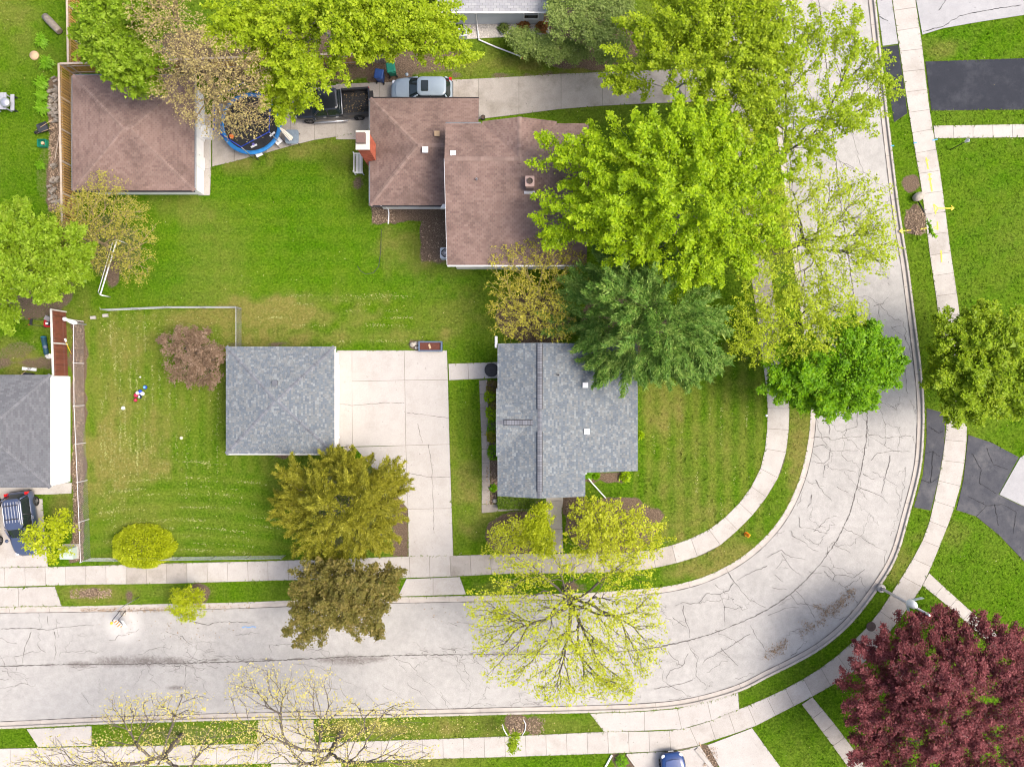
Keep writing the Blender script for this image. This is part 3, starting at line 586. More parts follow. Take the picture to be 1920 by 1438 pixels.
# ------------------------------------------------------------------ buildings
def clip(poly, conv):
    out = poly; n = len(conv)
    for i in range(n):
        a, b = conv[i], conv[(i+1) % n]; ex, ey = b[0]-a[0], b[1]-a[1]; inp = out; out = []
        if not inp: return []
        for j in range(len(inp)):
            p, q = inp[j-1], inp[j]
            dp = ex*(p[1]-a[1])-ey*(p[0]-a[0]); dq = ex*(q[1]-a[1])-ey*(q[0]-a[0])
            if (dp >= 0) != (dq >= 0):
                t = dp/(dp-dq); out.append((p[0]+(q[0]-p[0])*t, p[1]+(q[1]-p[1])*t))
            if dq >= 0: out.append(q)
    return out
def shingles(B, poly, tw, th, rng, lift=.02, stag=None, gap=.006):
    """poly: 3-D convex slope, first edge is the eave"""
    P = [Vector(p) for p in poly]; U = (P[1]-P[0]).normalized(); n = U.cross(P[2]-P[0]).normalized()
    if n.z < 0: n = -n
    Vv = n.cross(U)
    if Vv.z < 0: Vv = -Vv
    q = [((p-P[0]).dot(U), (p-P[0]).dot(Vv)) for p in P]
    A = sum(q[i][0]*q[(i+1) % len(q)][1]-q[(i+1) % len(q)][0]*q[i][1] for i in range(len(q)))
    if A < 0: q = q[::-1]
    u0, u1 = min(a for a, b in q), max(a for a, b in q); vmax = max(b for a, b in q)
    r = 0
    while r*th < vmax:
        v0 = r*th; v1 = v0+th*1.12; u = u0-tw*(rng.random() if stag is None else (stag*r) % 1); r += 1
        while u < u1:
            w = tw*(rng.choice((.6, 1, 1, 1.4)) if stag is None else 1)
            c = clip([(u+gap, v0), (u+w-gap, v0), (u+w-gap, v1), (u+gap, v1)], q); u += w
            if len(c) < 3: continue
            lf = lift*rng.uniform(.75, 1.25)
            top = [P[0]+U*a+Vv*b+n*(.012+lf*(1-(b-v0)/(v1-v0))) for a, b in c]
            k = len(top); fs = [tuple(range(k))]
            low = [i for i in range(k) if abs(c[i][1]-v0) < 1e-6]
            if len(low) == 2:
                a, b = low; top += [top[a]-n*lf, top[b]-n*lf]
                fs.append((a, b, k+1, k) if False else (k, k+1, b, a))
            B.add(top, fs)
def roofdeck(B, poly, th=.14):
    P = [Vector(p) for p in poly]; n = (P[1]-P[0]).cross(P[2]-P[0]).normalized()
    if n.z < 0: P = P[::-1]; n = -n
    k = len(P); B.add(P+[p-Vector((0, 0, th)) for p in P], [tuple(range(k)), tuple(range(k, 2*k))[::-1]]+[(i, k+i, k+(i+1) % k, (i+1) % k) for i in range(k)])
_cap = {}
def caps(root, a, b, m, w=.30, step=.20, na=None, nb=None, name='ridge_cap'):
    """folded cap shingles from a (low) to b (high); na, nb unit normals of the two slopes"""
    a, b = Vector(a), Vector(b); d = (b-a).normalized(); up = Vector((0, 0, 1)); sd = d.cross(up).normalized(); nn = sd.cross(d)
    fold = -.30; key = (m.name, round(w, 2), round(step, 2))
    if key not in _cap:
        me = bpy.data.meshes.new(name); L = step*1.25; h = w/2; f = h*fold
        me.from_pydata([(0,0,.035),(0,h,.035+f),(0,-h,.035+f),(L,0,.012),(L,h,.012+f),(L,-h,.012+f),(0,h,f),(0,0,0),(0,-h,f)], [], [(0,3,4,1),(0,2,5,3),(1,6,7,0),(0,7,8,2)])
        me.materials.append(m); _cap[key] = me
    off = root_loc(root); k = int((b-a).length/step)
    for i in range(k):
        p = a+d*(i*step)-off+nn*.012; o = link(name, _cap[key], root)
        o.matrix_local = Matrix(((d.x, sd.x, nn.x, p.x), (d.y, sd.y, nn.y, p.y), (d.z, sd.z, nn.z, p.z), (0, 0, 0, 1)))
def siding(root, x0, y0, x1, y1, z0, z1, m, faces='NSEW', step=.18):
    """lapped boards proud of a wall core"""
    B = MB(); k = int((z1-z0)/step)
    for i in range(k):
        a = z0+i*step; b = a+step
        if 'S' in faces: B.add([(x0,y0-.03,a),(x1,y0-.03,a),(x1,y0-.012,b),(x0,y0-.012,b),(x0,y0,a),(x1,y0,a)], [(0,1,2,3),(4,5,1,0)])
        if 'N' in faces: B.add([(x1,y1+.03,a),(x0,y1+.03,a),(x0,y1+.012,b),(x1,y1+.012,b),(x1,y1,a),(x0,y1,a)], [(0,1,2,3),(4,5,1,0)])
        if 'E' in faces: B.add([(x1+.03,y0,a),(x1+.03,y1,a),(x1+.012,y1,b),(x1+.012,y0,b),(x1,y0,a),(x1,y1,a)], [(0,1,2,3),(4,5,1,0)])
        if 'W' in faces: B.add([(x0-.03,y1,a),(x0-.03,y0,a),(x0-.012,y0,b),(x0-.012,y1,b),(x0,y1,a),(x0,y0,a)], [(0,1,2,3),(4,5,1,0)])
    o = B.build('siding', m, root); o['kind'] = 'stuff'; return o
def window(root, c, w, h, face, m=None):
    x, y, z = c; B = MB(); G = MB(); t = .06
    def bx(b, u0, v0, u1, v1, d0, d1):
        if face in 'SN':
            s = -1 if face == 'S' else 1; ys = sorted((y+s*d0, y+s*d1)); b.box(x+u0, ys[0], z+v0, x+u1, ys[1], z+v1)
        else:
            s = -1 if face == 'W' else 1; xs = sorted((x+s*d0, x+s*d1)); b.box(xs[0], y+u0, z+v0, xs[1], y+u1, z+v1)
    bx(B, -w/2, 0, w/2, t, .02, .09); bx(B, -w/2, h-t, w/2, h, .02, .08); bx(B, -w/2, t, -w/2+t, h-t, .02, .08); bx(B, w/2-t, t, w/2, h-t, .02, .08); bx(B, -w/2+t, h/2-.02, w/2-t, h/2+.02, .02, .07)
    bx(G, -w/2+t, t, w/2-t, h-t, -.02, .04)
    wo = B.build('window', m or WHITE, root); G.build('pane', GLASS, wo)
def door(root, c, w, h, face, m):
    x, y, z = c; B = MB(); s = {'S': (0, -1), 'N': (0, 1), 'E': (1, 0), 'W': (-1, 0)}[face]
    if s[0] == 0: B.box(x-w/2, min(y, y+s[1]*.05), z, x+w/2, max(y, y+s[1]*.05), z+h)
    else: B.box(min(x, x+s[0]*.05), y-w/2, z, max(x, x+s[0]*.05), y+w/2, z+h)
    d = B.build('door', m, root); MB().ball((x+s[0]*.09+(w*.4 if s[0] == 0 else 0), y+s[1]*.09+(w*.4 if s[1] == 0 else 0), z+1.0), .04, 8).build('handle', STEEL, d)
def gutter(root, pts, m=WHITE, w=.11, name='gutter'):
    B = MB()
    for i in range(len(pts)-1):
        a, b = Vector(pts[i]), Vector(pts[i+1]); d = (b-a).normalized(); n = Vector((-d.y, d.x, 0)).normalized()*w
        z = Vector((0, 0, 1)); prof = [(0, 0), (0, -.10), (.8, -.10), (1, 0), (.93, 0), (.75, -.07), (.08, -.07), (.08, 0)]
        k = len(prof); vs = [e+n*p+z*q for e in (a, b) for p, q in prof]
        B.add(vs, [(j, (j+1) % k, k+(j+1) % k, k+j) for j in range(k)])
    return B.build(name, m, root)
def downspout(root, pts, m=WHITE, r=.045):
    return MB().tube(pts, r, 6).build('downspout', m, root)
def rect_hip(root, x0, x1, y0, y1, ze, zr, mS, mC, tw, th, stag, rng):
    cx, cy = (x0+x1)/2, (y0+y1)/2; hw, hh = (x1-x0)/2, (y1-y0)/2; k = min(hw, hh)
    A, Bp, C, D = (x0,y0,ze), (x1,y0,ze), (x1,y1,ze), (x0,y1,ze)
    if hw >= hh: P, Q = (x0+k, cy, zr), (x1-k, cy, zr)
    else: P, Q = (cx, y0+k, zr), (cx, y1-k, zr)
    if hw >= hh: sl = [[A,Bp,Q,P],[C,D,P,Q],[D,A,P],[Bp,C,Q]]
    else: sl = [[A,Bp,P],[C,D,Q],[D,A,P,Q],[Bp,C,Q,P]]
    dk = MB()
    for s in sl:
        s2 = [s[0]]
        for p in s[1:]:
            if (Vector(p)-Vector(s2[-1])).length > 1e-4: s2.append(p)
        if (Vector(s2[0])-Vector(s2[-1])).length < 1e-4: s2.pop()
        sl[sl.index(s)] = s2
    for s in sl: roofdeck(dk, s)
    rf = dk.build('roof', DECK, root)
    for s in sl:
        B = MB(); shingles(B, s, tw, th, rng, stag=stag); o = B.build('shingles', mS, rf); o['kind'] = 'stuff'
    for a, b in ((A, P), (D, P if hw >= hh else Q), (Bp, Q if hw >= hh else P), (C, Q)): caps(rf, a, b, mC)
    if (Vector(P)-Vector(Q)).length > .3: caps(rf, P, Q, mC)
    return rf
rb = random.Random(11)
SH_BROWN = mat('brown_shingle', (0.191, 0.129, 0.107), (0.1433, 0.0981, 0.0835), .7, .95, .3, 60, algae=.72, island=.2,
    stops=[(0, (0.1664, 0.1101, 0.0934)), (0.3, (0.2047, 0.139, 0.1156)), (0.6, (0.2199, 0.1513, 0.1276)), (0.85, (0.2391, 0.1678, 0.1413)), (1, (0.1778, 0.1183, 0.1002))])
CAP_BROWN = mat('brown_cap_shingle', (0.2447, 0.1746, 0.1481), (0.1958, 0.1375, 0.1152), 2, .95, .3, 60, objr=.2)
SH_GREY = mat('blue_grey_shingle', (0.1559, 0.178, 0.1984), (0.1319, 0.1489, 0.1663), .7, .95, .3, 60, island=.2,
    stops=[(0, (0.0976, 0.1191, 0.142)), (0.25, (0.1269, 0.1506, 0.1731)), (0.5, (0.1516, 0.17, 0.1779)), (0.7, (0.1765, 0.1846, 0.1779)), (0.88, (0.2079, 0.2283, 0.2307)), (1, (0.2349, 0.2574, 0.2595))])
CAP_GREY = mat('grey_cap_shingle', (0.168, 0.1764, 0.196), (0.1344, 0.1428, 0.1624), 2, .95, .3, 60, objr=.25)
SH_SLATE = mat('slate_shingle', (0.124, 0.1302, 0.1395), (0.1054, 0.1085, 0.1178), .7, .95, .3, 60, island=.2,
    stops=[(0, (0.0992, 0.1025, 0.1118)), (0.5, (0.124, 0.1298, 0.1391)), (1, (0.1488, 0.1521, 0.1614))])
CAP_SLATE = mat('slate_cap_shingle', (0.1612, 0.1643, 0.1736), (0.1364, 0.1395, 0.1488), 2, .95, .3, 60, objr=.15)
SH_LIGHT = mat('light_grey_shingle', (0.315, 0.3225, 0.3375), (0.27, 0.2775, 0.2925), .7, .95, .3, 60, island=.2,
    stops=[(0, (0.267, 0.2745, 0.2923)), (0.5, (0.315, 0.3225, 0.3372)), (1, (0.363, 0.3705, 0.3793))])
# ---- brown garage
g = thing('garage', 'brown shingled square garage with hip roof beside the picket fence', 'garage', (-27.05, 17.9, 0))
MB().box(-31.0, 14.15, 0, -23.1, 21.6, 2.45).build('wall', SIDING_C, g); siding(g, -31.0, 14.15, -23.1, 21.6, .15, 2.4, WHITE)
rect_hip(g, -31.4, -22.7, 13.78, 22.0, 2.5, 3.38, SH_BROWN, CAP_BROWN, .30, .145, .5, rb)
gutter(g, [(-31.4,13.78,2.47),(-22.7,13.78,2.47)][::-1], DARK); gutter(g, [(-22.7,22.0,2.47),(-31.4,22.0,2.47)][::-1], GALV); gutter(g, [(-31.4,22.0,2.47),(-31.4,13.78,2.47)][::-1], GALV); gutter(g, [(-22.7,13.78,2.47),(-22.7,22.0,2.47)][::-1], GALV)
door(g, (-23.06, 16.4, .05), .95, 2.05, 'E', WHITE); door(g, (-23.06, 19.4, .05), 2.6, 2.1, 'E', WHITE); window(g, (-26, 14.12, 1.1), 1.0, .9, 'S')
# ---- grey garage
g = thing('garage', 'blue grey shingled square garage with hip roof beside the pale drive', 'garage', (-16.56, -1.2, 0))
MB().box(-20.05, -4.68, 0, -13.0, 2.28, 2.42).build('wall', SIDING, g); siding(g, -20.05, -4.68, -13.0, 2.28, .15, 2.4, SIDING)
rect_hip(g, -20.43, -12.69, -5.03, 2.63, 2.5, 3.45, SH_GREY, CAP_GREY, .20, .135, None, rb)
B = MB()
for i in range(4): B.box(-12.97, -3.9, .06+i*.54, -12.93, 1.2, .06+i*.54+.52)
B.build('garage_door', WHITE, g); B = MB(); B.box(-12.97,-4.1,.05,-12.9,-3.92,2.3); B.box(-12.97,1.22,.05,-12.9,1.4,2.3); B.box(-12.97,-4.1,2.3,-12.9,1.4,2.44); B.build('door_frame', WHITE, g)
gutter(g, [(-12.69,-5.03,2.47),(-12.69,2.63,2.47)][::-1]); gutter(g, [(-20.43,-5.03,2.47),(-12.69,-5.03,2.47)][::-1], WHITE, .08)
MB().box(-16.85,-.15,3.1,-16.5,.2,3.36).build('roof_vent', CAP_GREY, g)
# ---- slate house at the left edge
g = thing('house', 'slate roofed building with blank white wall at the left edge', 'house', (-40, -3.4, 0))
MB().box(-55, -7.35, 0, -33.12, .52, 2.46).build('wall', SIDING, g); siding(g, -55, -7.35, -33.12, .52, .15, 2.44, SIDING, 'E', .12)
rect_hip(g, -57, -33.0, -7.43, .61, 2.5, 3.6, SH_SLATE, CAP_SLATE, .36, .145, .5, rb)
MB().box(-33.09, -7.4, 2.3, -32.97, .6, 2.49).build('fascia', WHITE, g)
door(g, (-36.5, -7.36, .05), 4.0, 2.15, 'S', WHITE)
# ---- north house
g = thing('house', 'pale house at the top edge with light grey shingles and white gutter', 'house', (-1.3, 29, 0))
MB().box(-5.0, 26.92, 0, 2.3, 34, 2.55).build('wall', SIDING_G, g); siding(g, -5.0, 26.92, 2.3, 34, .2, 2.5, SIDING_G, 'SEW', .15)
dk = MB(); sl = [(-5.3,26.55,2.6),(2.6,26.55,2.6),(2.6,31,4.1),(-5.3,31,4.1)]; s2 = [(2.6,35.4,2.6),(-5.3,35.4,2.6),(-5.3,31,4.1),(2.6,31,4.1)]
roofdeck(dk, sl); roofdeck(dk, s2); rf = dk.build('roof', DECK, g); B = MB(); shingles(B, sl, .40, .17, rb, stag=.5); shingles(B, s2, .40, .17, rb, stag=.5); B.build('shingles', SH_LIGHT, rf)['kind'] = 'stuff'
gutter(g, [(2.6,26.55,2.6),(-5.3,26.55,2.6)], WHITE, .16)
downspout(g, [(-2.65,26.45,2.5),(-2.62,26.85,2.2),(-2.6,26.85,.25),(-2.55,26.5,.10)]); MB().tube([(-2.58,26.6,.12),W(898,75,.12),W(928,88,.12),W(978,107,.1)], .055, 6).build('downspout', WHITE, g)
window(g, (1.4, 26.9, .9), 1.1, 1.2, 'S'); window(g, (-4.2, 26.9, .9), .9, 1.2, 'S')
# ---- brown roofed house: low west wing and taller main block
g = thing('house', 'brown shingled split level house with brick chimney', 'house', (-3, 15, 0))
MB().box(-9.6, 13.05, 0, -4.2, 19.85, 2.8).build('wall', SIDING_C, g); siding(g, -9.6, 13.05, -4.2, 19.85, .2, 2.75, SIDING_C, 'SNW')
MB().box(-4.2, 17.3, 0, -2.7, 19.85, 2.8).build('wall', SIDING_C, g)
ze, zr = 2.9, 4.3; x0, x1, y0, y1 = -10.05, -2.35, 12.63, 20.2; ym = 16.42; xa = -6.5
slp = [[(x0,y0,ze),(x1,y0,ze),(x1,ym,zr),(xa,ym,zr)],[(x1,y1,ze),(x0,y1,ze),(xa,ym,zr),(x1,ym,zr)],[(x0,y1,ze),(x0,y0,ze),(xa,ym,zr)]]
slp[0] = [(x0,y0,ze),(-4.15,y0,ze),(-4.15,ym,zr),(xa,ym,zr)]
dk = MB()
for s in slp: roofdeck(dk, s)
rf = dk.build('roof', DECK, g); rf['label'] = 'lower brown hip roof of the west wing'
for s in slp: B = MB(); shingles(B, s, .30, .145, rb, stag=.5); B.build('shingles', SH_BROWN, rf)['kind'] = 'stuff'
caps(rf, (x0,y0,ze), (xa,ym,zr), CAP_BROWN); caps(rf, (x0,y1,ze), (xa,ym,zr), CAP_BROWN); caps(rf, (xa,ym,zr), (x1,ym,zr), CAP_BROWN)
gutter(g, [(x0,y0,ze-.03),(-4.4,y0,ze-.03)][::-1], DARK); gutter(g, [(x0,y1,ze-.03),(x0,y0,ze-.03)][::-1], GALV); gutter(g, [(x1,y1,ze-.03),(x0,y1,ze-.03)][::-1], DARK)
B = MB(); pr = [(8.55,0),(17.15,0),(17.15,5.4),(14.85,6.12),(8.55,4.12)]; k = len(pr)
B.add([(-4.1,y,z) for y, z in pr]+[(4.75,y,z) for y, z in pr], [tuple(range(k))[::-1], tuple(range(k, 2*k))]+[(i, (i+1) % k, k+(i+1) % k, k+i) for i in range(k)]); B.build('wall', SIDING_C, g)
siding(g, -4.1, 8.55, 4.75, 17.15, .3, 4.05, SIDING_C, 'SW')
X0, X1 = -4.47, 5.15; Ys, Yn, Yr = 8.18, 17.47, 14.85; Zs, Zn, Zr = 4.2, 5.47, 6.3
slp = [[(X0,Ys,Zs),(X1,Ys,Zs),(X1,Yr,Zr),(X0,Yr,Zr)],[(X1,Yn,Zn),(X0,Yn,Zn),(X0,Yr,Zr),(X1,Yr,Zr)]]
xg, xl, xr, yf = .5, -1.98, 3.0, 17.62
cg = [[(xl,yf,Zn),(xl,Yr-.3,Zn),(xg,Yr-.3,Zr-.02),(xg,yf,Zr-.02)],[(xr,Yr-.3,Zn),(xr,yf,Zn),(xg,yf,Zr-.02),(xg,Yr-.3,Zr-.02)]]
dk = MB()
for s in slp+cg: roofdeck(dk, s)
rf = dk.build('roof', DECK, g); rf['label'] = 'upper brown gable roof with north cross gable'
for s in slp+cg: B = MB(); shingles(B, s, .30, .145, rb, stag=.5); B.build('shingles', SH_BROWN, rf)['kind'] = 'stuff'
caps(rf, (X0,Yr,Zr), (X1,Yr,Zr), CAP_BROWN, .28); caps(rf, (xg,yf,Zr-.02), (xg,Yr,Zr-.02), CAP_BROWN, .28)
gutter(g, [(X0,Ys,Zs-.03),(X1,Ys,Zs-.03)][::-1]); gutter(g, [(xl-.1,Yn,Zn-.03),(X0,Yn,Zn-.03)][::-1], GALV); MB().box(X0-.03, Ys+.0, Zs-.2, X0+.02, Ys+.4, Zs-.02).build('fascia', WHITE, g)
B = MB(); B.add([(X0-.035,Ys,Zs-.17),(X0-.035,Yr,Zr-.17),(X0-.035,Yr,Zr-.005),(X0-.035,Ys,Zs-.005),(X0-.005,Ys,Zs-.17),(X0-.005,Yr,Zr-.17),(X0-.005,Yr,Zr-.005),(X0-.005,Ys,Zs-.005)], [(0,3,2,1),(4,5,6,7),(3,7,6,2),(0,1,5,4)]); B.build('fascia', WHITE, g)
MB().prism([(-4.5,12.4),(-4.5,13.35),(-5.1,12.4)], 2.6, 2.95).build('return_trim', WHITE, g)
for px, py, z, m, s in ((820,253,4.0,TANW,.26),(798,283,4.22,WHITE,.30),(850,290,6.0,SIDING_G,.28)):
    x, y, _ = W(px, py, z); B = MB(); B.box(x-s/2, y-s/2, z-.05, x+s/2, y+s/2, z+.2); B.box(x-s/2-.05, y-s/2-.05, z+.2, x+s/2+.05, y+s/2+.05, z+.25); B.build('roof_vent', m, g)
x, y, _ = W(894, 338, 5.8); B = MB(); B.lathe([(.16,-.25),(.14,-.12),(.06,-.08),(.06,.3),(.04,.3),(.04,.1)], (x,y,5.85), 12); B.build('vent_pipe', GALV, g)
x, y, _ = W(993, 345, 5.9); B = MB(); B.box(x-.26, y-.42, 5.4, x+.26, y+.3, 6.5); o = B.build('chimney', SH_BROWN, g); o['label'] = 'small square metal clad chimney'
B = MB(); B.box(x-.3, y-.34, 6.5, x+.3, y+.34, 6.56); B.build('chimney_cap', mat('pinkish_cap', (.42,.30,.26),(.36,.25,.22)), o); B = MB(); B.lathe([(.2,0),(.2,.1),(.15,.1),(.15,.02)], (x,y,6.56), 16); B.build('flue', RUST, o); MB().box(x-.36, y-.62, 5.5, x+.36, y-.43, 5.72).build('flashing', GALV, o)
# rust-washed shingles below that chimney
rusty = mat('rust_stain', (.16,.055,.03),(.2,.09,.06), 4, .95)
# brick chimney on the west wall
bx0, bx1, by0, by1, bz = -10.42, -9.62, 15.75, 16.9, 5.5
MB().box(bx0+.03, by0+.03, 0, bx1-.03, by1-.03, bz).build('chimney_core', MORTAR, g); ch = MB()
for r in range(int(bz/.085)):
    z = r*.085+.01; o_ = (r % 2)*.11
    for s in range(-1, 6):
        a, b = max(bx0, bx0+s*.22+o_), min(bx1, bx0+s*.22+o_+.205)
        if b-a > .03: ch.box(a, by0, z, b, by0+.035, z+.066); ch.box(a, by1-.035, z, b, by1, z+.066)
    for s in range(-1, 7):
        a, b = max(by0+.036, by0+s*.22+.11-o_), min(by1-.036, by0+s*.22+.11-o_+.205)
        if b-a > .03: ch.box(bx0, a, z, bx0+.035, b, z+.066); ch.box(bx1-.035, a, z, bx1, b, z+.066)
o = ch.build('chimney_bricks', BRICKM, g); o['kind'] = 'stuff'
o = MB().box(bx0-.07, by0-.07, bz, bx1+.07, by1+.07, bz+.12).build('chimney_crown', mat('crown_concrete', (.55,.52,.46),(.45,.42,.37)), g)
MB().box(bx0+.0, by0+.3, bz+.12, bx0+.62, by0+.98, bz+.42).build('flue_cover', COPPER, o)
downspout(g, [(-9.3,12.6,2.8),(-9.3,12.95,2.5),(-9.25,13.0,.5),W(729,388,.25)]); downspout(g, [W(727,386,.3), W(729,400,.12), W(728,420,.06)])
window(g, (-7.6, 13.03, 1.0), 1.5, 1.2, 'S'); window(g, (-5.3, 13.03, 1.0), .9, 1.2, 'S'); window(g, (-2.3, 8.53, 2.0), 1.4, 1.2, 'S'); window(g, (2.4, 8.53, 2.0), 1.4, 1.2, 'S'); door(g, (.2, 8.54, .1), .95, 2.05, 'S', WHITE); window(g, (-9.62, 18.3, 1.0), 1.2, 1.1, 'W')
door(g, (-4.13, 11.2, .1), .95, 2.05, 'W', WHITE)
# ---- grey roofed house on the corner lot
g = thing('house', 'blue grey shingled house with ridge vents on the corner lot', 'house', (3.5, -2.5, 0))
B = MB(); B.box(-.62, -7.4, 0, 4.7, 2.35, 2.7); B.box(4.7, -5.75, 0, 8.5, 2.35, 2.7); B.build('wall', SIDING, g)
siding(g, -.62, -7.4, 4.7, 2.35, .3, 2.68, SIDING, 'SW'); siding(g, 4.7, -5.75, 8.5, 2.35, .3, 2.68, SIDING, 'SE')
def gprism(pr, y0, y1):
    k = len(pr); B = MB(); B.add([(x,y0,z) for x, z in pr]+[(x,y1,z) for x, z in pr], [tuple(range(k)), tuple(range(k, 2*k))[::-1]]+[(i, k+i, k+(i+1) % k, (i+1) % k) for i in range(k)]); return B
zrg, zl, zrt = 4.7, 3.7, 2.9; xw, xm, xe = -1.0, 1.9, 8.9; yS, yS2, yN = -7.85, -6.2, 2.78; xn = 5.08
zn = zrg-(xn-xm)*(zrg-zrt)/(xe-xm)
gprism([(-.6,2.68),(4.68,2.68),(4.68,3.85),(1.9,4.55),(-.6,3.72)], -7.38, -5.8).build('wall', SIDING, g); gprism([(-.6,2.68),(8.48,2.68),(8.48,2.9),(1.9,4.55),(-.6,3.72)], -5.72, 2.33).build('wall', SIDING, g)
slp = [[(xw,yN,zl),(xw,yS,zl),(xm,yS,zrg),(xm,yN,zrg)],[(xn,yS2,zn),(xn,yN,zn),(xm,yN,zrg),(xm,yS2,zrg)],[(xn,yS,zn),(xn,yS2,zn),(xm,yS2,zrg),(xm,yS,zrg)],[(xe,yS2,zrt),(xe,yN,zrt),(xn,yN,zn),(xn,yS2,zn)]]
yg0, yg1, ygm, zg = -5.06, -.35, -2.68, 4.5
cg = [[(xw-.1,yg0,zl-.02),(xm,yg0,zl-.02),(xm,ygm,zg),(xw-.1,ygm,zg)],[(xm,yg1,zl-.02),(xw-.1,yg1,zl-.02),(xw-.1,ygm,zg),(xm,ygm,zg)]]
dk = MB()
for s in slp+cg: roofdeck(dk, s)
rf = dk.build('roof', DECK, g)
for s in slp+cg: B = MB(); shingles(B, s, .20, .135, rb); B.build('shingles', SH_GREY, rf)['kind'] = 'stuff'
caps(rf, (xm,yS,zrg), (xm,yN,zrg), CAP_GREY, .30, .16); caps(rf, (xw,ygm,zg), (xm-.3,ygm,zg), CAP_GREY, .30, .16)
def ridge_vent(a, b):
    a, b = Vector(a), Vector(b); d = (b-a).normalized(); sd = Vector((-d.y, d.x, 0)); B = MB(); w = .21; up = Vector((0,0,1))
    B.add([a-sd*w+up*.02, a-sd*w*.9+up*.045, a+up*.09, a+sd*w*.9+up*.045, a+sd*w+up*.02, b-sd*w+up*.02, b-sd*w*.9+up*.045, b+up*.09, b+sd*w*.9+up*.045, b+sd*w+up*.02], [(0,1,6,5),(1,2,7,6),(2,3,8,7),(3,4,9,8),(0,4,3,2,1),(5,6,7,8,9)])
    v = B.build('ridge_vent', DARK, rf); n = int((b-a).length/.17); me = None
    for i in range(n):
        p = a+d*(i*(b-a).length/n); q = a+d*((i+.88)*(b-a).length/n); C = MB(); k = .76
        C.add([p-sd*w*k+up*.072, p+up*.115, p+sd*w*k+up*.072, q-sd*w*k+up*.060, q+up*.103, q+sd*w*k+up*.060], [(0,1,4,3),(1,2,5,4),(0,2,1)]); 
        if me is None: me = True
        C.build('vent_cap', CAP_GREY, v) if False else C.build('vent_cap', CAP_GREY, rf)
ridge_vent((xm,2.7,zrg), (xm,-1.75,zrg)); ridge_vent((xm,-3.3,zrg), (xm,-7.4,zrg)); ridge_vent((-.55,ygm,zg), (1.45,ygm,zg))
for px, py, z in ((1097,722,3.85),(1100,809,3.8)):
    x, y, _ = W(px, py, z); B = MB(); B.box(x-.15, y-.15, z-.1, x+.15, y+.15, z+.18); B.box(x-.19, y-.19, z+.18, x+.19, y+.19, z+.23); B.build('roof_vent', WHITE, g)
x, y, _ = W(1047, 703, 4.4); B = MB(); B.lathe([(.13,-.2),(.05,-.05),(.05,.3),(.03,.3),(.03,.1)], (x,y,4.4), 10); B.build('vent_pipe', DARK, g)
gutter(g, [(xw,yN,zl-.03),(xw,yg1+.05,zl-.03)], WHITE, .12); gutter(g, [(xw,yg0-.05,zl-.03),(xw,yS,zl-.03)], WHITE, .12); gutter(g, [(xe,yS2,zrt-.03),(xe,yN,zrt-.03)], WHITE, .2); gutter(g, [(xn,yS,zn-.03),(xn,yS2,zn-.03)], WHITE, .15)
B = MB(); B.tube([(-1.08,2.7,3.6),(-1.08,3.3,3.5)], .06, 6); B.build('downspout', WHITE, g); MB().box(-1.2,2.5,3.3,-1.06,3.3,3.62).build('rain_head', GALV, g)
downspout(g, [(5.2,-6.3,3.7),(4.85,-5.9,3.3),(4.8,-5.85,.4),W(1110,905,.2),W(1136,934,.08)])
window(g, (8.52, -1, .9), 1.8, 1.3, 'E'); window(g, (8.52, -4.4, .9), 1.2, 1.3, 'E'); window(g, (-.64, -2.6, 1.2), 1.4, 1.2, 'W'); door(g, (-.64, .9, .1), .95, 2.05, 'W', WHITE); window(g, (1, -7.42, 1.0), 1.8, 1.2, 'S'); door(g, (3.2, -7.41, .12), .95, 2.05, 'S', WHITE)
# ------------------------------------------------------------------ trees and shrubs
def grow(base, tips, fork_z, rng, lean=(0, 0), wt=.42):
    base = np.array(base); P = []; par = []; pl = []
    k = 6
    for i in range(k+1):
        t = i/k; P.append(base+np.array([lean[0]*t+rng.normal(0, .03), lean[1]*t+rng.normal(0, .03), fork_z*t])); par.append(i-1); pl.append(fork_z*t)
    fork = P[-1]
    order = np.argsort(np.linalg.norm(tips-fork, axis=1)+rng.normal(0, .3, len(tips)))
    cap = 60000; PA = np.zeros((cap, 3)); PA[:len(P)] = P; PLa = np.zeros(cap); PLa[:len(P)] = pl; n = len(P); first = max(2, k-2); istip = []
    for ti in order:
        tip = tips[ti]; d = tip-PA[first:n]; dist = np.sqrt((d*d).sum(1))
        cost = dist+wt*PLa[first:n]+np.maximum(0, -d[:, 2])*1.2
        j = first+int(np.argmin(cost)); D = np.linalg.norm(tip-PA[j]); m = max(1, int(math.ceil(D/.55))); p0 = PA[j].copy()
        pj = par[j] if j < len(par) else -1
        dirp = PA[j]-PA[pj] if pj >= 0 else np.array([0, 0, 1.0]); ln = np.linalg.norm(dirp); dirp = dirp/ln if ln > 1e-6 else dirp
        c1 = p0+dirp*D*.35; last = j
        for s in range(1, m+1):
            t = s/m; q = (1-t)**2*p0+2*t*(1-t)*c1+t*t*tip
            if s < m: q = q+rng.normal(0, .035, 3)
            PA[n] = q; par.append(last); PLa[n] = PLa[last]+np.linalg.norm(q-PA[last]); last = n; n += 1
        istip.append(last)
    PA = PA[:n]; par = np.array(par); cnt = np.zeros(n); cnt[istip] = 1
    for i in range(n-1, 0, -1): cnt[par[i]] += cnt[i]
    return PA, par, cnt, np.array(istip)
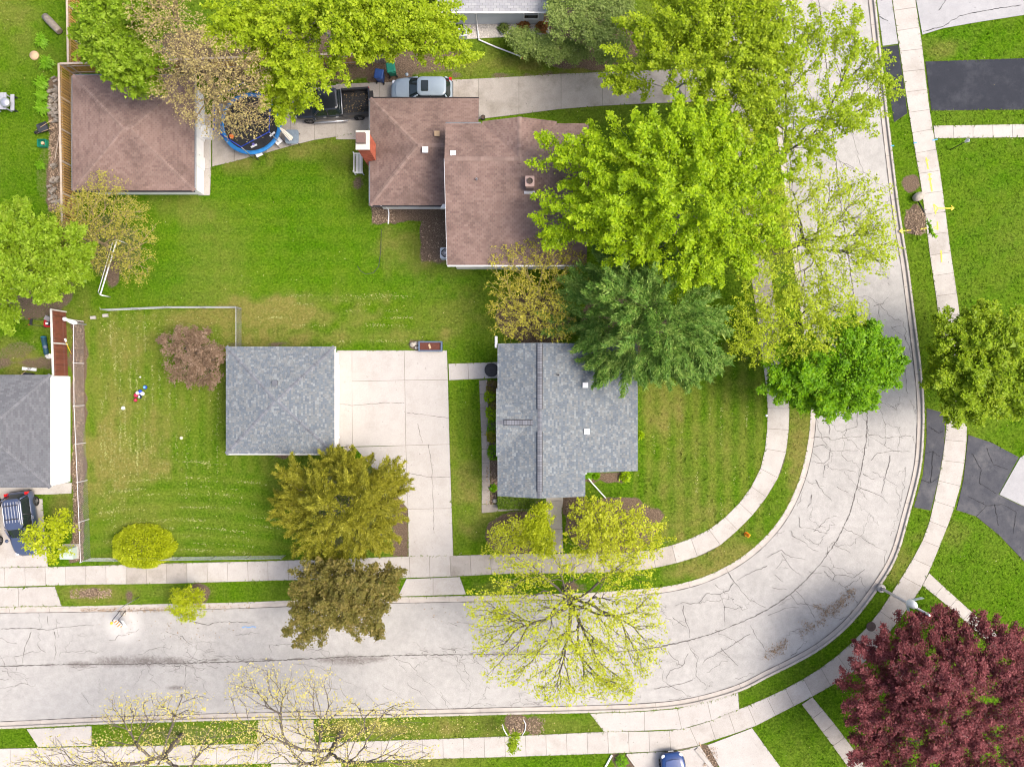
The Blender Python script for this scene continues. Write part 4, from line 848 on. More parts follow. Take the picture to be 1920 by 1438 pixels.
def branch_mesh(PA, par, cnt, rt, ex, rbase, mask=None):
    rad = rt*np.maximum(cnt, 1)**ex; rad = np.minimum(rad, rbase); vs = []; fs = []; off = 0
    for sides, sel in ((7, rad > .05), (4, (rad <= .05) & (rad > .018)), (3, rad <= .018)):
        idx = np.where(sel)[0]; idx = idx[idx > 0]
        if not len(idx): continue
        a = PA[par[idx]]; b = PA[idx]; d = b-a; L = np.linalg.norm(d, axis=1, keepdims=True); d = d/np.maximum(L, 1e-6)
        ref = np.where(np.abs(d[:, 2:3]) > .9, np.array([[1., 0, 0]]), np.array([[0, 0, 1.]])); u = np.cross(d, ref); u /= np.linalg.norm(u, axis=1, keepdims=True); w = np.cross(d, u)
        ra = np.minimum(rad[par[idx]], rad[idx]*1.5)[:, None]; rb_ = rad[idx][:, None]; a = a-d*ra*.3
        ang = 2*np.pi*np.arange(sides)/sides
        for q, r in ((a, ra), (b, rb_)):
            pass
        ring = np.stack([q[:, None, :]+r[:, None, :]*(u[:, None, :]*np.cos(ang)[None, :, None]+w[:, None, :]*np.sin(ang)[None, :, None]) for q, r in ((a, ra), (b, rb_))], 1)
        n = len(idx); vs.append(ring.reshape(-1, 3)); k = np.arange(sides); o = (np.arange(n)*2*sides)[:, None]+off
        f = np.stack([o+k, o+(k+1) % sides, o+sides+(k+1) % sides, o+sides+k], -1).reshape(-1, 4); fs.append(f); off += n*2*sides
    return np.concatenate(vs), np.concatenate(fs)
def leaf_mesh(C, out, n, size, rng, sigma, flat=.6, tilt=.55, aspect=.75, fold=.18, droop=.15, jit=.35, spray=0):
    """n leaves round the anchor points C; out = outward direction of each anchor; spray > 0 strings them along it"""
    i = rng.integers(0, len(C), n); g = rng.normal(0, 1, (n, 3))*np.array([sigma, sigma, sigma*flat])
    if spray:
        u = rng.uniform(-.35, 1, (n, 1)); h = out[i].copy(); h /= np.maximum(np.linalg.norm(h, axis=1, keepdims=True), 1e-6); p = C[i]+h*u*spray+g*(1.05-.75*np.clip(u, 0, 1))
    else: p = C[i]+g
    a = rng.uniform(0, 2*np.pi, n); d = np.stack([np.cos(a), np.sin(a), rng.normal(-droop, .25, n)], 1)+out[i]*.7; d /= np.linalg.norm(d, axis=1, keepdims=True)
    nm = np.stack([rng.normal(0, tilt, n), rng.normal(0, tilt, n), np.ones(n)], 1); s = np.cross(nm, d); s /= np.linalg.norm(s, axis=1, keepdims=True); nm = np.cross(d, s)
    l = (size*rng.lognormal(0, jit, n))[:, None]; w = l*aspect*.62
    v = np.stack([p-s*w, p+s*w, p+d*l+nm*l*(fold-.18)], 1).reshape(-1, 3); f = np.arange(3*n).reshape(-1, 3)
    return v, f
def lobe_points(lobes, n, rng, shell=.45):
    vol = np.array([l[2]*l[3] for l in lobes], float); k = rng.choice(len(lobes), n, p=vol/vol.sum()); o = np.zeros((n, 3))
    d = rng.normal(0, 1, (n, 3)); d /= np.linalg.norm(d, axis=1, keepdims=True); d[:, 2] = np.where(rng.random(n) < .7, np.abs(d[:, 2]), d[:, 2])
    r = rng.uniform(shell**2, 1, n)**.5
    for i in range(n):
        px, py, rx, ry, z, rz = lobes[k[i]]; c = W(px, py, z); s = S*(H-z)/H; o[i] = (c[0]+d[i, 0]*r[i]*rx*s, c[1]+d[i, 1]*r[i]*ry*s, max(.25, z+d[i, 2]*r[i]*rz))
    return o
def tree(name, label, cat, base, fork, lobes, tips, leaves, size, lm, bm=BARK, seed=1, sigma=.28, rt=.006, ex=.46, rbase=.22, flat=.6, tilt=.55, aspect=.75, shell=.35, wt=.42, group=None, tipbias=1, needle=None, droop=.15, along=3, lean=(0, 0), spray=0, radial=.9):
    rng = np.random.default_rng(seed); b = W(*base)
    T = lobe_points(lobes, tips, rng, shell); PA, par, cnt, it = grow(b, T, fork, rng, lean, wt)
    root = thing(name, label, cat, b, 0, group)
    v, f = branch_mesh(PA, par, cnt, rt, ex, rbase); npmesh('trunk', v, f, bm, root, True)
    fine = np.where(cnt <= along)[0]; fine = fine[fine > 6]; C = PA[fine]; O = PA[fine]-PA[par[fine]]; O /= np.maximum(np.linalg.norm(O, axis=1, keepdims=True), 1e-6)
    if spray:
        C = PA[it]; O = PA[it]-PA[par[it]]; O /= np.maximum(np.linalg.norm(O, axis=1, keepdims=True), 1e-6)
        rad = C-PA[6]; rad[:, 2] *= .4; rad /= np.maximum(np.linalg.norm(rad, axis=1, keepdims=True), 1e-6); O = O*.5+rad*radial+rng.normal(0, .25+.4*(.9-radial), O.shape); O[:, 2] = O[:, 2]*.5+.08; O /= np.linalg.norm(O, axis=1, keepdims=True)
    v, f = leaf_mesh(C, O*(needle or .5), leaves, size, rng, sigma, flat, tilt, aspect, droop=droop, spray=spray)
    npmesh('crown', v, f, lm, root); return root
L_MAPLE = leafmat('leaf_bright_maple', (.055,.12,.001), (.195,.31,.003), (.43,.54,.02))
L_MAPLE2 = leafmat('leaf_fresh_green', (.05,.10,.004), (.155,.255,.009), (.33,.43,.05))
L_NORTH = leafmat('leaf_yellow_green', (.065,.115,.003), (.21,.295,.007), (.42,.50,.03))
L_SPARSE = leafmat('leaf_pale_yellow_green', (.14,.165,.005), (.31,.345,.012), (.54,.56,.06))
L_DARK = leafmat('leaf_deep_green', (.028,.085,.001), (.10,.235,.002), (.25,.41,.008))
L_OLIVE = leafmat('leaf_olive_green', (.055,.10,.003), (.165,.255,.006), (.35,.43,.025))
L_AIRY = leafmat('leaf_light_green', (.10,.14,.005), (.255,.33,.010), (.48,.54,.05))
L_PINE = leafmat('needles_white_pine', (.024,.068,.007), (.09,.185,.026), (.32,.41,.09), .22)
L_JUN = leafmat('needles_golden_juniper', (.05,.058,.005), (.185,.185,.014), (.40,.38,.045), .28)
L_BUDY = leafmat('buds_golden', (.17,.155,.014), (.33,.30,.03), (.50,.47,.09))
L_BUDB = leafmat('buds_tan', (.20,.16,.06), (.36,.295,.11), (.50,.43,.19))
L_BUDP = leafmat('buds_pale_straw', (.27,.235,.06), (.44,.39,.11), (.58,.52,.18))
L_RED = leafmat('leaf_dark_red', (.026,.009,.010), (.105,.025,.028), (.36,.115,.115), .28)
L_PLUM = leafmat('leaf_plum_brown', (.075,.05,.032), (.165,.11,.068), (.34,.25,.18), .28)
L_BRONZE = leafmat('leaf_bronze_olive', (.045,.048,.010), (.13,.12,.024), (.28,.21,.07), .3)
L_BUSH = leafmat('leaf_acid_yellow', (.10,.135,.003), (.28,.335,.006), (.50,.53,.03))
L_HEDGE = leafmat('leaf_hedge_green', (.035,.075,.006), (.09,.15,.012), (.17,.25,.03))
L_SOFT = leafmat('leaf_soft_green', (.06,.095,.015), (.165,.23,.05), (.33,.39,.12))
L_LILY = leafmat('blade_green', (.06,.16,.006), (.15,.32,.012), (.28,.46,.04))
def lb(*rows): return [tuple(r) for r in rows]
tree('maple_tree', 'large bright green maple spreading over the brown roofed house', 'tree', (1238,432), 3.2, lb((1075,300,62,48,8,1.6),(1085,395,75,55,7.5,1.7),(1165,290,85,65,9,2),(1180,385,105,75,9.5,2.2),(1255,280,95,80,10,2.4),(1290,375,110,85,10.5,2.4),(1340,300,85,90,9.5,2.2),(1370,410,80,80,9,2.2),(1300,475,105,55,8.5,2),(1180,455,85,40,7.5,1.6),(1265,530,75,38,7,1.5),(1060,440,42,25,6.5,1.1),(1402,345,48,58,9,2),(1405,465,48,48,8.5,1.8)), 430, 100000, .112, L_MAPLE, BARKP, 1, sigma=0.22, rbase=.30, flat=.5, spray=1.0)
tree('maple_tree', 'bright green maple reaching over the long concrete drive by the street', 'tree', (1262,212), 3, lb((1185,150,52,36,6.5,1.3),(1230,90,85,55,8,1.8),(1310,60,85,55,9,2),(1330,140,85,60,9,2),(1385,40,80,60,9,2),(1400,140,70,70,9,2),(1290,5,70,50,8.5,1.8),(1390,220,75,55,9,1.8),(1430,110,50,70,9,1.8)), 360, 58000, .112, L_NORTH, BARKP, 2, sigma=0.21, rbase=.26, flat=.5, spray=0.9)
tree('street_tree', 'street tree with long dark bare limbs and thin green leaves over the road', 'tree', (1437,318), 3.5, lb((1480,110,70,60,9,1.8),(1530,215,85,60,9.5,1.6),(1600,220,62,45,9,1.4),(1625,175,55,35,8.5,1.2),(1610,130,62,45,9,1.3),(1500,290,70,45,8.5,1.4),(1560,60,60,50,9,1.2),(1450,30,60,60,9,1.8),(1430,210,60,70,9,1.8)), 460, 26000, .095, L_NORTH, BARK, 3, sigma=0.18, rt=0.0085, rbase=.26, wt=0.72, spray=0.45)
tree('street_tree', 'airy yellow green street tree spread over the road beside the big maple', 'tree', (1464,472), 3.2, lb((1500,360,75,45,8,1.6),(1590,390,85,65,8,1.5),(1630,450,55,50,7.5,1.3),(1570,480,100,60,8,1.5),(1490,440,80,60,8.5,1.8),(1420,400,65,75,8.5,1.8),(1520,540,70,35,7,1.2),(1420,500,60,40,8,1.5)), 850, 23000, .082, L_AIRY, BARK, 4, sigma=0.18, rt=0.008, rbase=.22, wt=0.72, spray=0.35)
tree('street_tree', 'small yellow green street tree between the pine and the dark round tree', 'tree', (1466,612), 2.6, lb((1420,600,60,60,6,1.4),(1490,580,75,50,6.5,1.5),(1560,590,70,40,6.5,1.3),(1430,655,65,35,5.5,1.2),(1520,640,65,40,6.2,1.3)), 480, 14500, .085, L_AIRY, BARK, 5, sigma=0.18, rbase=.18, wt=0.72, spray=0.35, rt=0.0075)
tree('street_tree', 'dense deep green round tree leaning over the road', 'tree', (1498,702), 2.4, lb((1500,690,70,52,5.2,1.6),(1570,650,80,55,5.8,1.8),(1630,670,62,55,5.4,1.6),(1580,710,95,55,5.4,1.7),(1560,745,75,32,4.6,1.2),(1490,725,60,30,4.4,1.1)), 380, 89775, 0.117, L_DARK, BARK, 6, sigma=0.22, rbase=.18, flat=.5, spray=0.55)
tree('street_tree', 'olive green round tree standing over the right pavement', 'tree', (1749,690), 2.4, lb((1790,640,55,60,5.5,1.6),(1850,630,75,62,6,1.9),(1910,640,65,70,5.6,1.7),(1830,710,80,55,6,1.8),(1900,720,75,60,5.4,1.6),(1810,760,55,34,4.8,1.2),(1780,690,48,50,5,1.3)), 360, 77962, 0.117, L_OLIVE, BARK, 7, sigma=0.22, rbase=.18, flat=.5, spray=0.6)
tree('pine_tree', 'dark blue green white pine beside the grey roofed house', 'tree', (1178,602), 6.5, lb((1070,610,42,30,3.5,.8),(1120,560,60,42,5,1.2),(1150,510,58,36,5,1.2),(1130,640,62,38,4.5,1.1),(1190,560,72,48,8,1.8),(1230,620,82,55,9,2),(1290,600,58,55,6.5,1.5),(1270,670,72,45,5.5,1.2),(1180,680,70,40,5,1.1),(1300,650,48,38,5,1),(1220,510,50,35,6,1.4)), 310, 132300, 0.163, L_PINE, BARK, 8, sigma=0.17, rbase=.25, flat=.55, tilt=1.0, aspect=0.28, needle=1.8, wt=.5, spray=1.15, radial=0.9)
tree('budding_tree', 'golden budding bare crab tree between the two houses', 'tree', (1000,575), 1.2, lb((950,480,52,38,4,1.2),(1010,470,65,38,4.4,1.2),(1060,520,52,60,4.2,1.2),(960,560,55,60,4,1.2),(1010,560,65,60,4.8,1.3),(1040,610,50,38,3.8,1),(960,620,42,22,3.4,.9)), 950, 9000, .07, L_BUDY, BARKG, 9, sigma=0.1, rt=0.0105, ex=.42, rbase=.13, wt=0.65, along=5)
tree('maple_tree', 'fresh green maple above the brown garage', 'tree', (330,112), 3, lb((205,40,48,50,7,1.6),(250,110,62,42,7,1.5),(205,105,40,36,6.5,1.4),(275,30,50,50,7,1.6),(175,75,26,30,6,1.0),(265,150,42,20,6,.9)), 300, 41343, 0.117, L_MAPLE2, BARKP, 10, sigma=0.22, rbase=.2, flat=.5, spray=0.75)
tree('maple_tree', 'large yellow green maple shading the black pickup truck', 'tree', (640,112), 3.4, lb((455,50,62,48,8.5,1.6),(540,50,75,60,8.5,2),(580,128,75,52,8,1.7),(545,188,46,30,6.5,1.1),(640,40,85,60,9.5,2.2),(730,50,85,60,9,2),(805,80,58,40,8,1.5),(850,105,32,28,7,1.0),(690,85,55,36,8,1.5),(520,120,40,50,7,1.4),(780,20,75,40,8.5,1.8)), 430, 76000, .115, L_NORTH, BARKP, 11, sigma=0.21, rbase=.3, flat=.5, spray=0.95)
tree('budding_tree', 'tan budding tree without leaves over the trampoline', 'tree', (418,150), 2.2, lb((290,25,55,55,9.5,1.2),(335,70,68,58,9.8,1.3),(385,105,72,58,9.5,1.3),(425,150,72,50,8.8,1.2),(450,195,68,52,7.5,1.1),(465,228,50,40,6.5,.9),(380,200,60,42,7,1),(330,165,60,38,7,1),(420,240,45,28,6,.7),(310,-20,50,40,9,1.1),(480,130,42,45,8.5,1)), 2000, 10000, .07, L_BUDB, BARKY, 12, sigma=0.12, rt=0.0095, ex=.43, rbase=.17, wt=.65, along=5)
tree('budding_tree', 'olive budding shrubby tree over the end of the picket fence', 'tree', (206,462), 1.0, lb((140,420,55,52,4,1),(200,390,70,42,4.5,1.1),(250,430,50,55,4.2,1.1),(190,460,75,52,4.4,1.2),(255,500,42,42,3.6,.9),(180,370,50,25,4,.9),(120,440,42,40,3.6,.9),(200,340,40,18,4,.7)), 900, 10500, .07, leafmat('buds_olive', (.17,.165,.02), (.28,.265,.04), (.40,.37,.08)), BARKY, 13, sigma=0.12, rt=0.009, ex=.42, rbase=.12, wt=0.65, along=5)
tree('maple_tree', 'fresh green round maple at the left edge above the red mower', 'tree', (120,535), 2.4, lb((40,440,70,55,6,1.6),(110,470,60,50,6,1.5),(45,522,70,52,6.5,1.7),(118,510,45,36,5.5,1.3),(15,592,30,20,5,.9),(-20,500,60,70,6.5,1.6)), 330, 68512, 0.117, L_MAPLE2, BARKP, 14, sigma=0.22, rbase=.2, flat=.5, spray=0.65)
tree('plum_tree', 'small plum brown leaved tree on the striped lawn', 'tree', (376,674), .8, lb((345,650,46,36,2.4,.7),(385,660,38,34,2.5,.8),(350,690,42,36,2.2,.7),(390,700,30,32,2,.6),(365,630,32,20,2.2,.6),(318,640,20,16,1.8,.4)), 300, 14000, .08, L_PLUM, BARK, 15, sigma=.12, rt=0.0075, rbase=.09, wt=.3)
tree('juniper_tree', 'golden olive juniper tree beside the grey garage and drive', 'tree', (672,938), 4.5, lb((640,940,70,60,5.6,1.6),(580,900,62,42,4,1.1),(690,890,62,38,4.2,1.1),(560,960,48,40,3.2,.9),(600,1000,62,40,4,1.1),(680,1000,66,42,4.2,1.1),(720,940,46,50,3.4,.9),(650,870,50,28,3.2,.8),(640,1040,55,26,3.4,.8),(735,900,28,24,2.6,.6),(545,925,30,24,2.4,.6)), 420, 110000, .125, L_JUN, BARK, 16, sigma=0.13, rbase=.16, flat=.6, tilt=.9, aspect=0.3, needle=1.8, wt=.5, spray=0.75, radial=0.6)
tree('street_tree', 'bronze leaved street tree over the pavement below the golden juniper', 'tree', (672,1103), 2.2, lb((600,1090,55,38,5.2,1.3),(660,1090,65,38,5.6,1.4),(715,1090,40,34,5,1.1),(600,1140,52,40,5.4,1.3),(680,1140,52,40,5.4,1.3),(580,1180,38,28,4.8,1),(640,1130,50,40,6,1.3),(690,1175,30,22,4.8,.8)), 300, 44887, 0.1, L_BRONZE, BARK, 17, sigma=0.19, rbase=.16, spray=0.5)
tree('street_tree', 'airy spring green street tree fanning out over the lower road', 'tree', (1063,1104), 3.0, lb((1070,1180,95,75,9,1.2),(960,1130,85,55,7.5,1.2),(1170,1130,75,55,7.5,1.2),(960,1230,62,62,7.5,1),(1160,1240,75,60,7.5,1),(1060,1270,85,50,7.5,1),(1000,1060,85,35,6.5,1),(1140,1060,90,35,6.5,1),(920,1180,45,50,6.5,.9),(1210,1190,42,55,6.5,.9),(1150,1290,45,30,6.8,.8)), 1000, 20000, .082, L_SPARSE, BARK, 18, sigma=0.2, rt=0.0095, ex=0.5, rbase=.24, wt=0.72, spray=0.3)
tree('shrub', 'large yellow green shrub on the lawn in front of the grey roofed house', 'shrub', (1140,1000), .5, lb((1120,960,55,34,2.4,.7),(1190,985,58,40,2.6,.8),(1110,1010,55,40,2.6,.8),(1170,1030,60,36,2.4,.7),(1230,1010,32,30,2,.6),(1130,985,55,40,3,.8)), 300, 10500, .095, L_SPARSE, BARKP, 19, sigma=0.2, rt=0.008, ex=.42, rbase=.08, wt=0.6, along=4, spray=0.25)
tree('shrub', 'thin yellow green shrub on bare soil left of the front path', 'shrub', (955,1012), .4, lb((940,1005,32,32,1.8,.5),(975,1010,38,32,2,.5),(930,1030,25,18,1.6,.4),(960,985,28,18,1.8,.4)), 150, 2300, .09, L_SPARSE, BARKP, 20, sigma=0.18, rt=0.007, rbase=.05, wt=0.6, along=4)
tree('shrub', 'dense lime shrub touching the front path', 'shrub', (1008,990), .4, lb((1018,965,18,22,2,.5),(1000,985,20,25,2,.5),(1012,1000,24,28,2.2,.5),(1020,1025,22,18,1.8,.4),(985,1010,18,16,1.6,.4)), 160, 8370, 0.086, L_BUSH, BARKP, 21, sigma=.15, rt=.005, rbase=.05, wt=.1)
tree('street_tree', 'pale straw budding street tree at the bottom left', 'tree', (342,1378), 3.0, lb((250,1330,70,36,7,1.1),(330,1320,70,36,7,1.1),(420,1370,55,36,6.5,1.1),(130,1410,80,36,6.5,1.1),(230,1410,90,45,8,1.3),(330,1400,80,40,8.5,1.3),(60,1440,60,36,6,1),(200,1470,110,40,8,1.3),(420,1440,70,40,7,1.2)), 900, 4800, .075, L_BUDP, BARK, 22, sigma=0.22, rt=0.0085, ex=.47, rbase=.22, wt=0.72, spray=0.3)
tree('street_tree', 'pale straw budding street tree with long limbs at the bottom centre', 'tree', (640,1372), 3.0, lb((490,1290,65,45,7,1.1),(570,1290,75,45,7.5,1.1),(650,1350,80,45,8,1.2),(740,1340,62,36,6.5,1),(550,1370,80,45,8.5,1.2),(470,1380,55,40,7,1.1),(640,1420,90,36,8.5,1.2),(770,1410,60,28,6.5,1),(520,1440,90,36,8,1.2)), 950, 6000, .075, L_BUDP, BARK, 23, sigma=0.22, rt=0.0085, ex=.47, rbase=.22, wt=0.72, spray=0.3)
tree('red_tree', 'big dark red leaved tree in the bottom right corner', 'tree', (1722,1286), 1.8, lb((1660,1230,70,52,5,1.4),(1740,1180,75,40,5,1.3),(1750,1260,95,70,6.5,1.8),(1840,1210,75,60,5.6,1.5),(1660,1320,80,60,5.4,1.5),(1760,1350,95,70,6.5,1.8),(1860,1300,85,80,6.2,1.7),(1640,1390,60,55,4.8,1.3),(1740,1430,95,55,5.6,1.5),(1860,1410,90,70,5.6,1.5),(1900,1240,45,60,5,1.3),(1620,1270,42,50,4.4,1.1)), 760, 170000, .088, L_RED, BARKP, 24, sigma=0.2, rbase=.24, flat=.5, spray=0.6, rt=0.008)
tree('shrub', 'tall soft green shrub at the corner of the north house', 'shrub', (1065,85), .8, lb((1070,30,55,45,3.6,1),(1120,50,55,52,3.6,1),(1140,90,42,32,3,.8),(1150,15,38,35,3.4,.9),(1080,-10,60,30,3.6,1)), 360, 26250, 0.092, L_SOFT, BARKP, 25, sigma=.18, rt=.006, rbase=.1, wt=.15)
tree('shrub', 'low rounded soft green shrub beside the white gravel strip', 'shrub', (1030,92), .5, lb((1000,85,38,24,1.8,.6),(1040,95,42,24,2,.6),(975,72,26,18,1.5,.4),(1075,100,30,20,1.8,.5)), 240, 14875, 0.084, L_SOFT, BARKP, 26, sigma=.15, rt=.005, rbase=.07, wt=.15)
tree('young_tree', 'young lime leaved tree beside the silver blue car', 'tree', (112,1003), .9, lb((90,1000,42,32,2.6,.7),(115,980,30,24,2.6,.6),(70,1020,26,22,2.4,.5),(105,1030,36,22,2.4,.6),(55,1000,20,18,2.2,.4)), 110, 3000, .11, L_BUSH, BARKP, 27, sigma=.17, rt=.006, rbase=.06, wt=.15)
tree('shrub', 'wispy yellow green shrub hanging over the kerb by the barricade', 'shrub', (368,1114), .4, lb((345,1115,30,18,1.8,.5),(335,1135,24,20,1.8,.5),(360,1140,26,22,1.8,.5),(345,1155,22,12,1.5,.3),(370,1115,18,14,1.7,.4)), 260, 6851, 0.103, L_BUSH, BARKY, 28, sigma=.08, rt=.005, rbase=.04, wt=.1, aspect=.28, needle=2, along=5)
tree('sapling', 'slim sapling inside white bent edging on the verge', 'sapling', (966,1356), 1.6, lb((963,1385,9,14,2.2,.3),(961,1398,9,12,2.8,.3)), 40, 992, 0.089, L_OLIVE, BARK, 29, sigma=.12, rt=.005, rbase=.03)
def dome(name, label, cat, px, py, rx, ry, h, n, size, lm, seed, inner, group=None):
    rng = np.random.default_rng(seed); b = W(px, py); root = thing(name, label, cat, b, 0, group); s = S
    d = rng.normal(0, 1, (n, 3)); d[:, 2] = np.abs(d[:, 2]); d /= np.linalg.norm(d, axis=1, keepdims=True); r = rng.uniform(.88, 1.0, (n, 1))*(1+.06*np.sin(d[:, :1]*9+seed)*np.cos(d[:, 1:2]*8))
    C = np.array(b)+d*r*np.array([rx*s, ry*s, h]); v, f = leaf_mesh(C, d*1.3, n, size, rng, .03, 1, .8, .5); npmesh('crown', v, f, lm, root)
    B = MB()
    for k in range(40):
        e = d[k]*np.array([rx*s, ry*s, h])*.86; B.tube([(b[0], b[1], .0), (b[0]+e[0]*.5, b[1]+e[1]*.5, e[2]*.7+.05), (b[0]+e[0], b[1]+e[1], e[2]+.02)], [.03, .02, .008], 4)
    B.build('stem', inner, root); return root
dome('round_bush', 'neat round acid yellow bush against the lower fence', 'bush', 274, 1022, 58, 41, 1.7, 20000, .09, L_BUSH, 31, BARK)
for i, (px, py, r, h, lm, lab) in enumerate([(925,728,13,.55,leafmat('leaf_rust_green',(.06,.05,.01),(.12,.10,.02),(.2,.16,.04)),'rusty green shrub nearest the house path in the west bed'),(918,744,10,.45,L_MAPLE,'bright lime round shrub in the west bed'),(927,758,9,.4,L_BRONZE,'bronze low shrub below the lime one in the west bed'),(922,774,11,.5,L_MAPLE,'pair-topped bright green shrub in the middle of the west bed'),(926,800,13,.5,L_DARK,'dark green spreading shrub in the west bed'),(922,818,9,.45,L_JUN,'golden brown small shrub in the west bed'),(926,848,12,.5,L_DARK,'dark leafy shrub at the lower end of the west bed'),(925,915,5,.25,L_DARK,'tiny green plant near the white stone in the west bed')]):
    dome('garden_shrub', lab, 'shrub', px, py, r, r*1.15, h, 500, .10, lm, 40+i, BARK, 'shrubs in the west bed')
for i, (px, py, r, h, lm, lab) in enumerate([(1198,815,7,.5,L_MAPLE,'small green plant against the east wall of the grey house'),(1172,893,9,.5,L_MAPLE,'leafy green plant under the south east eave'),(1117,892,5,.3,L_DARK,'tiny plant in the notch bed of the grey house'),(1102,890,5,.4,L_LILY,'small bright plant beside the slanting downspout'),(1130,108,7,.4,L_LILY,'bright green seedling in the mulch below the soft green shrubs'),(1165,1424,10,.5,L_LILY,'leafy lime plant in the corner bed by the blue car'),(944,56,9,.4,L_SOFT,'small plant in the black window well')]):
    dome('garden_plant', lab, 'plant', px, py, r, r, h, 380, .12, lm, 60+i, BARK)
for px, py, lab in ((982,52,'dry rust brown grass tuft at the north house wall'),(1016,53,'dry rust brown fern tuft at the corner of the north house')):
    dome('dry_plant', lab, 'plant', px, py, 8, 8, .5, 260, .2, leafmat('dry_blade_'+lab[-5:-1], (.16,.07,.02),(.27,.13,.04),(.36,.2,.08)), px, BARK)
# clipped hedge
hr = thing('hedge', 'low clipped box hedge under the south eave of the grey house', 'hedge', W(978, 940)); rngh = np.random.default_rng(77)
n = 7000; x0, y0, _ = W(935, 950); x1, y1, _ = W(1021, 932); P = np.stack([rngh.uniform(x0, x1, n), rngh.uniform(y0, y1+.3, n), rngh.uniform(.1, .62, n)], 1)
fc = rngh.integers(0, 4, n); P[fc <= 1, 2] = .6+rngh.normal(0, .025, (fc <= 1).sum()); P[fc == 2, 1] = y0; P[fc == 3, 0] = np.where(rngh.random((fc == 3).sum()) < .5, x0, x1)
v, f = leaf_mesh(P, np.zeros_like(P)+[0, 0, .6], n, .075, rngh, .03, 1, .8, .6); npmesh('crown', v, f, L_HEDGE, hr); MB().box(x0+.08, y0+.08, 0, x1-.08, y1+.25, .53).build('stem', BARK, hr)
# day-lily clumps
rl = random.Random(3)
for i, (px, py, r, lab) in enumerate([(82,80,.75,'day lily clump beside the weathered log'),(92,122,.8,'day lily clump just below the tan stump'),(84,160,.75,'day lily clump third down the fence row'),(82,182,.6,'day lily clump fourth down the fence row'),(83,206,.75,'lowest day lily clump above the wheelbarrow'),(80,312,.5,'weedy green clump below the green crate')]):
    b = W(px, py); root = thing('day_lily', lab, 'plant', b, 0, 'day lilies along the picket fence'); B = MB()
    for k in range(170):
        a = rl.uniform(0, 6.283); q = rl.uniform(0, .45)*r; L = rl.uniform(.45, .8)*r; ox, oy = b[0]+math.cos(a*1.7+k)*q, b[1]+math.sin(a*1.7+k)*q; w = .028; hh = rl.uniform(.3, .5)
        dx, dy = math.cos(a), math.sin(a); B.add([(ox-dy*w, oy+dx*w, .02), (ox+dy*w, oy-dx*w, .02), (ox+dx*L*.55-dy*w, oy+dy*L*.55+dx*w, hh), (ox+dx*L*.55+dy*w, oy+dy*L*.55-dx*w, hh), (ox+dx*L, oy+dy*L, hh*.6)], [(0,1,3,2),(2,3,4)])
    B.build('leaf_blades', L_LILY, root)['kind'] = 'stuff'
# ------------------------------------------------------------------ fences
def lerp2(a, b, t): return (a[0]+(b[0]-a[0])*t, a[1]+(b[1]-a[1])*t)
def picket_fence(label, p, q, h, m, rail, step=.155, pw=.10, side=1, cap=True):
    a, b = W2(p), W2(q); L = math.hypot(b[0]-a[0], b[1]-a[1]); ang = math.atan2(b[1]-a[1], b[0]-a[0]); root = thing('board_fence', label, 'fence', (a[0], a[1], 0))
    me = bpy.data.meshes.new('picket'); bb = MB().box(-pw/2, -.011, .04, pw/2, .011, h-.06); me.from_pydata(bb.v, [], bb.f); me.materials.append(m)
    n = int(L/step)
    for i in range(n):
        t = (i+.5)/n; o = link('picket', me, root); o.location = ((b[0]-a[0])*t, (b[1]-a[1])*t, rng.uniform(-.012, .012)); o.rotation_euler = (rng.uniform(-.02, .02), 0, ang)
    k = max(1, int(round(L/2.4)))
    for i in range(k+1):
        x, y = lerp2(a, b, i/k); MB().obox((x, y, h/2), (.10, .10, h+.06), ang).build('post', rail, root)
    nx_, ny_ = -math.sin(ang)*.045*side, math.cos(ang)*.045*side; c = lerp2(a, b, .5)
    for z in (.35, h-.35): MB().obox((c[0]+nx_, c[1]+ny_, z), (L, .04, .09), ang).build('rail', rail, root)
    if cap: MB().obox((c[0], c[1], h), (L, .15, .04), ang).build('cap_rail', rail, root)
    return root
picket_fence('tall cedar picket fence beside the brown garage', (138,140), (144,432), 1.75, FENCEW, FENCERAIL, .19, .115, -1)
picket_fence('cedar picket fence at the top left beside the log', (149,-25), (152,139), 1.55, FENCEW, FENCERAIL, .19, .115, -1)
picket_fence('cedar fence running behind the brown garage under the trees', (140,139), (700,119), 1.7, FENCEW, FENCERAIL, .17, .12, -1)
picket_fence('short grey board fence behind the blue bin', (700,119), (741,118), 1.5, FENCEG, FENCERAIL, .17, .14)
picket_fence('red stained board fence beside the chain link at the left', (124,585), (128,706), 1.75, FENCER, mat('pale_fence_rail', (.55,.54,.5), (.45,.44,.4)), .155, .142, -1)
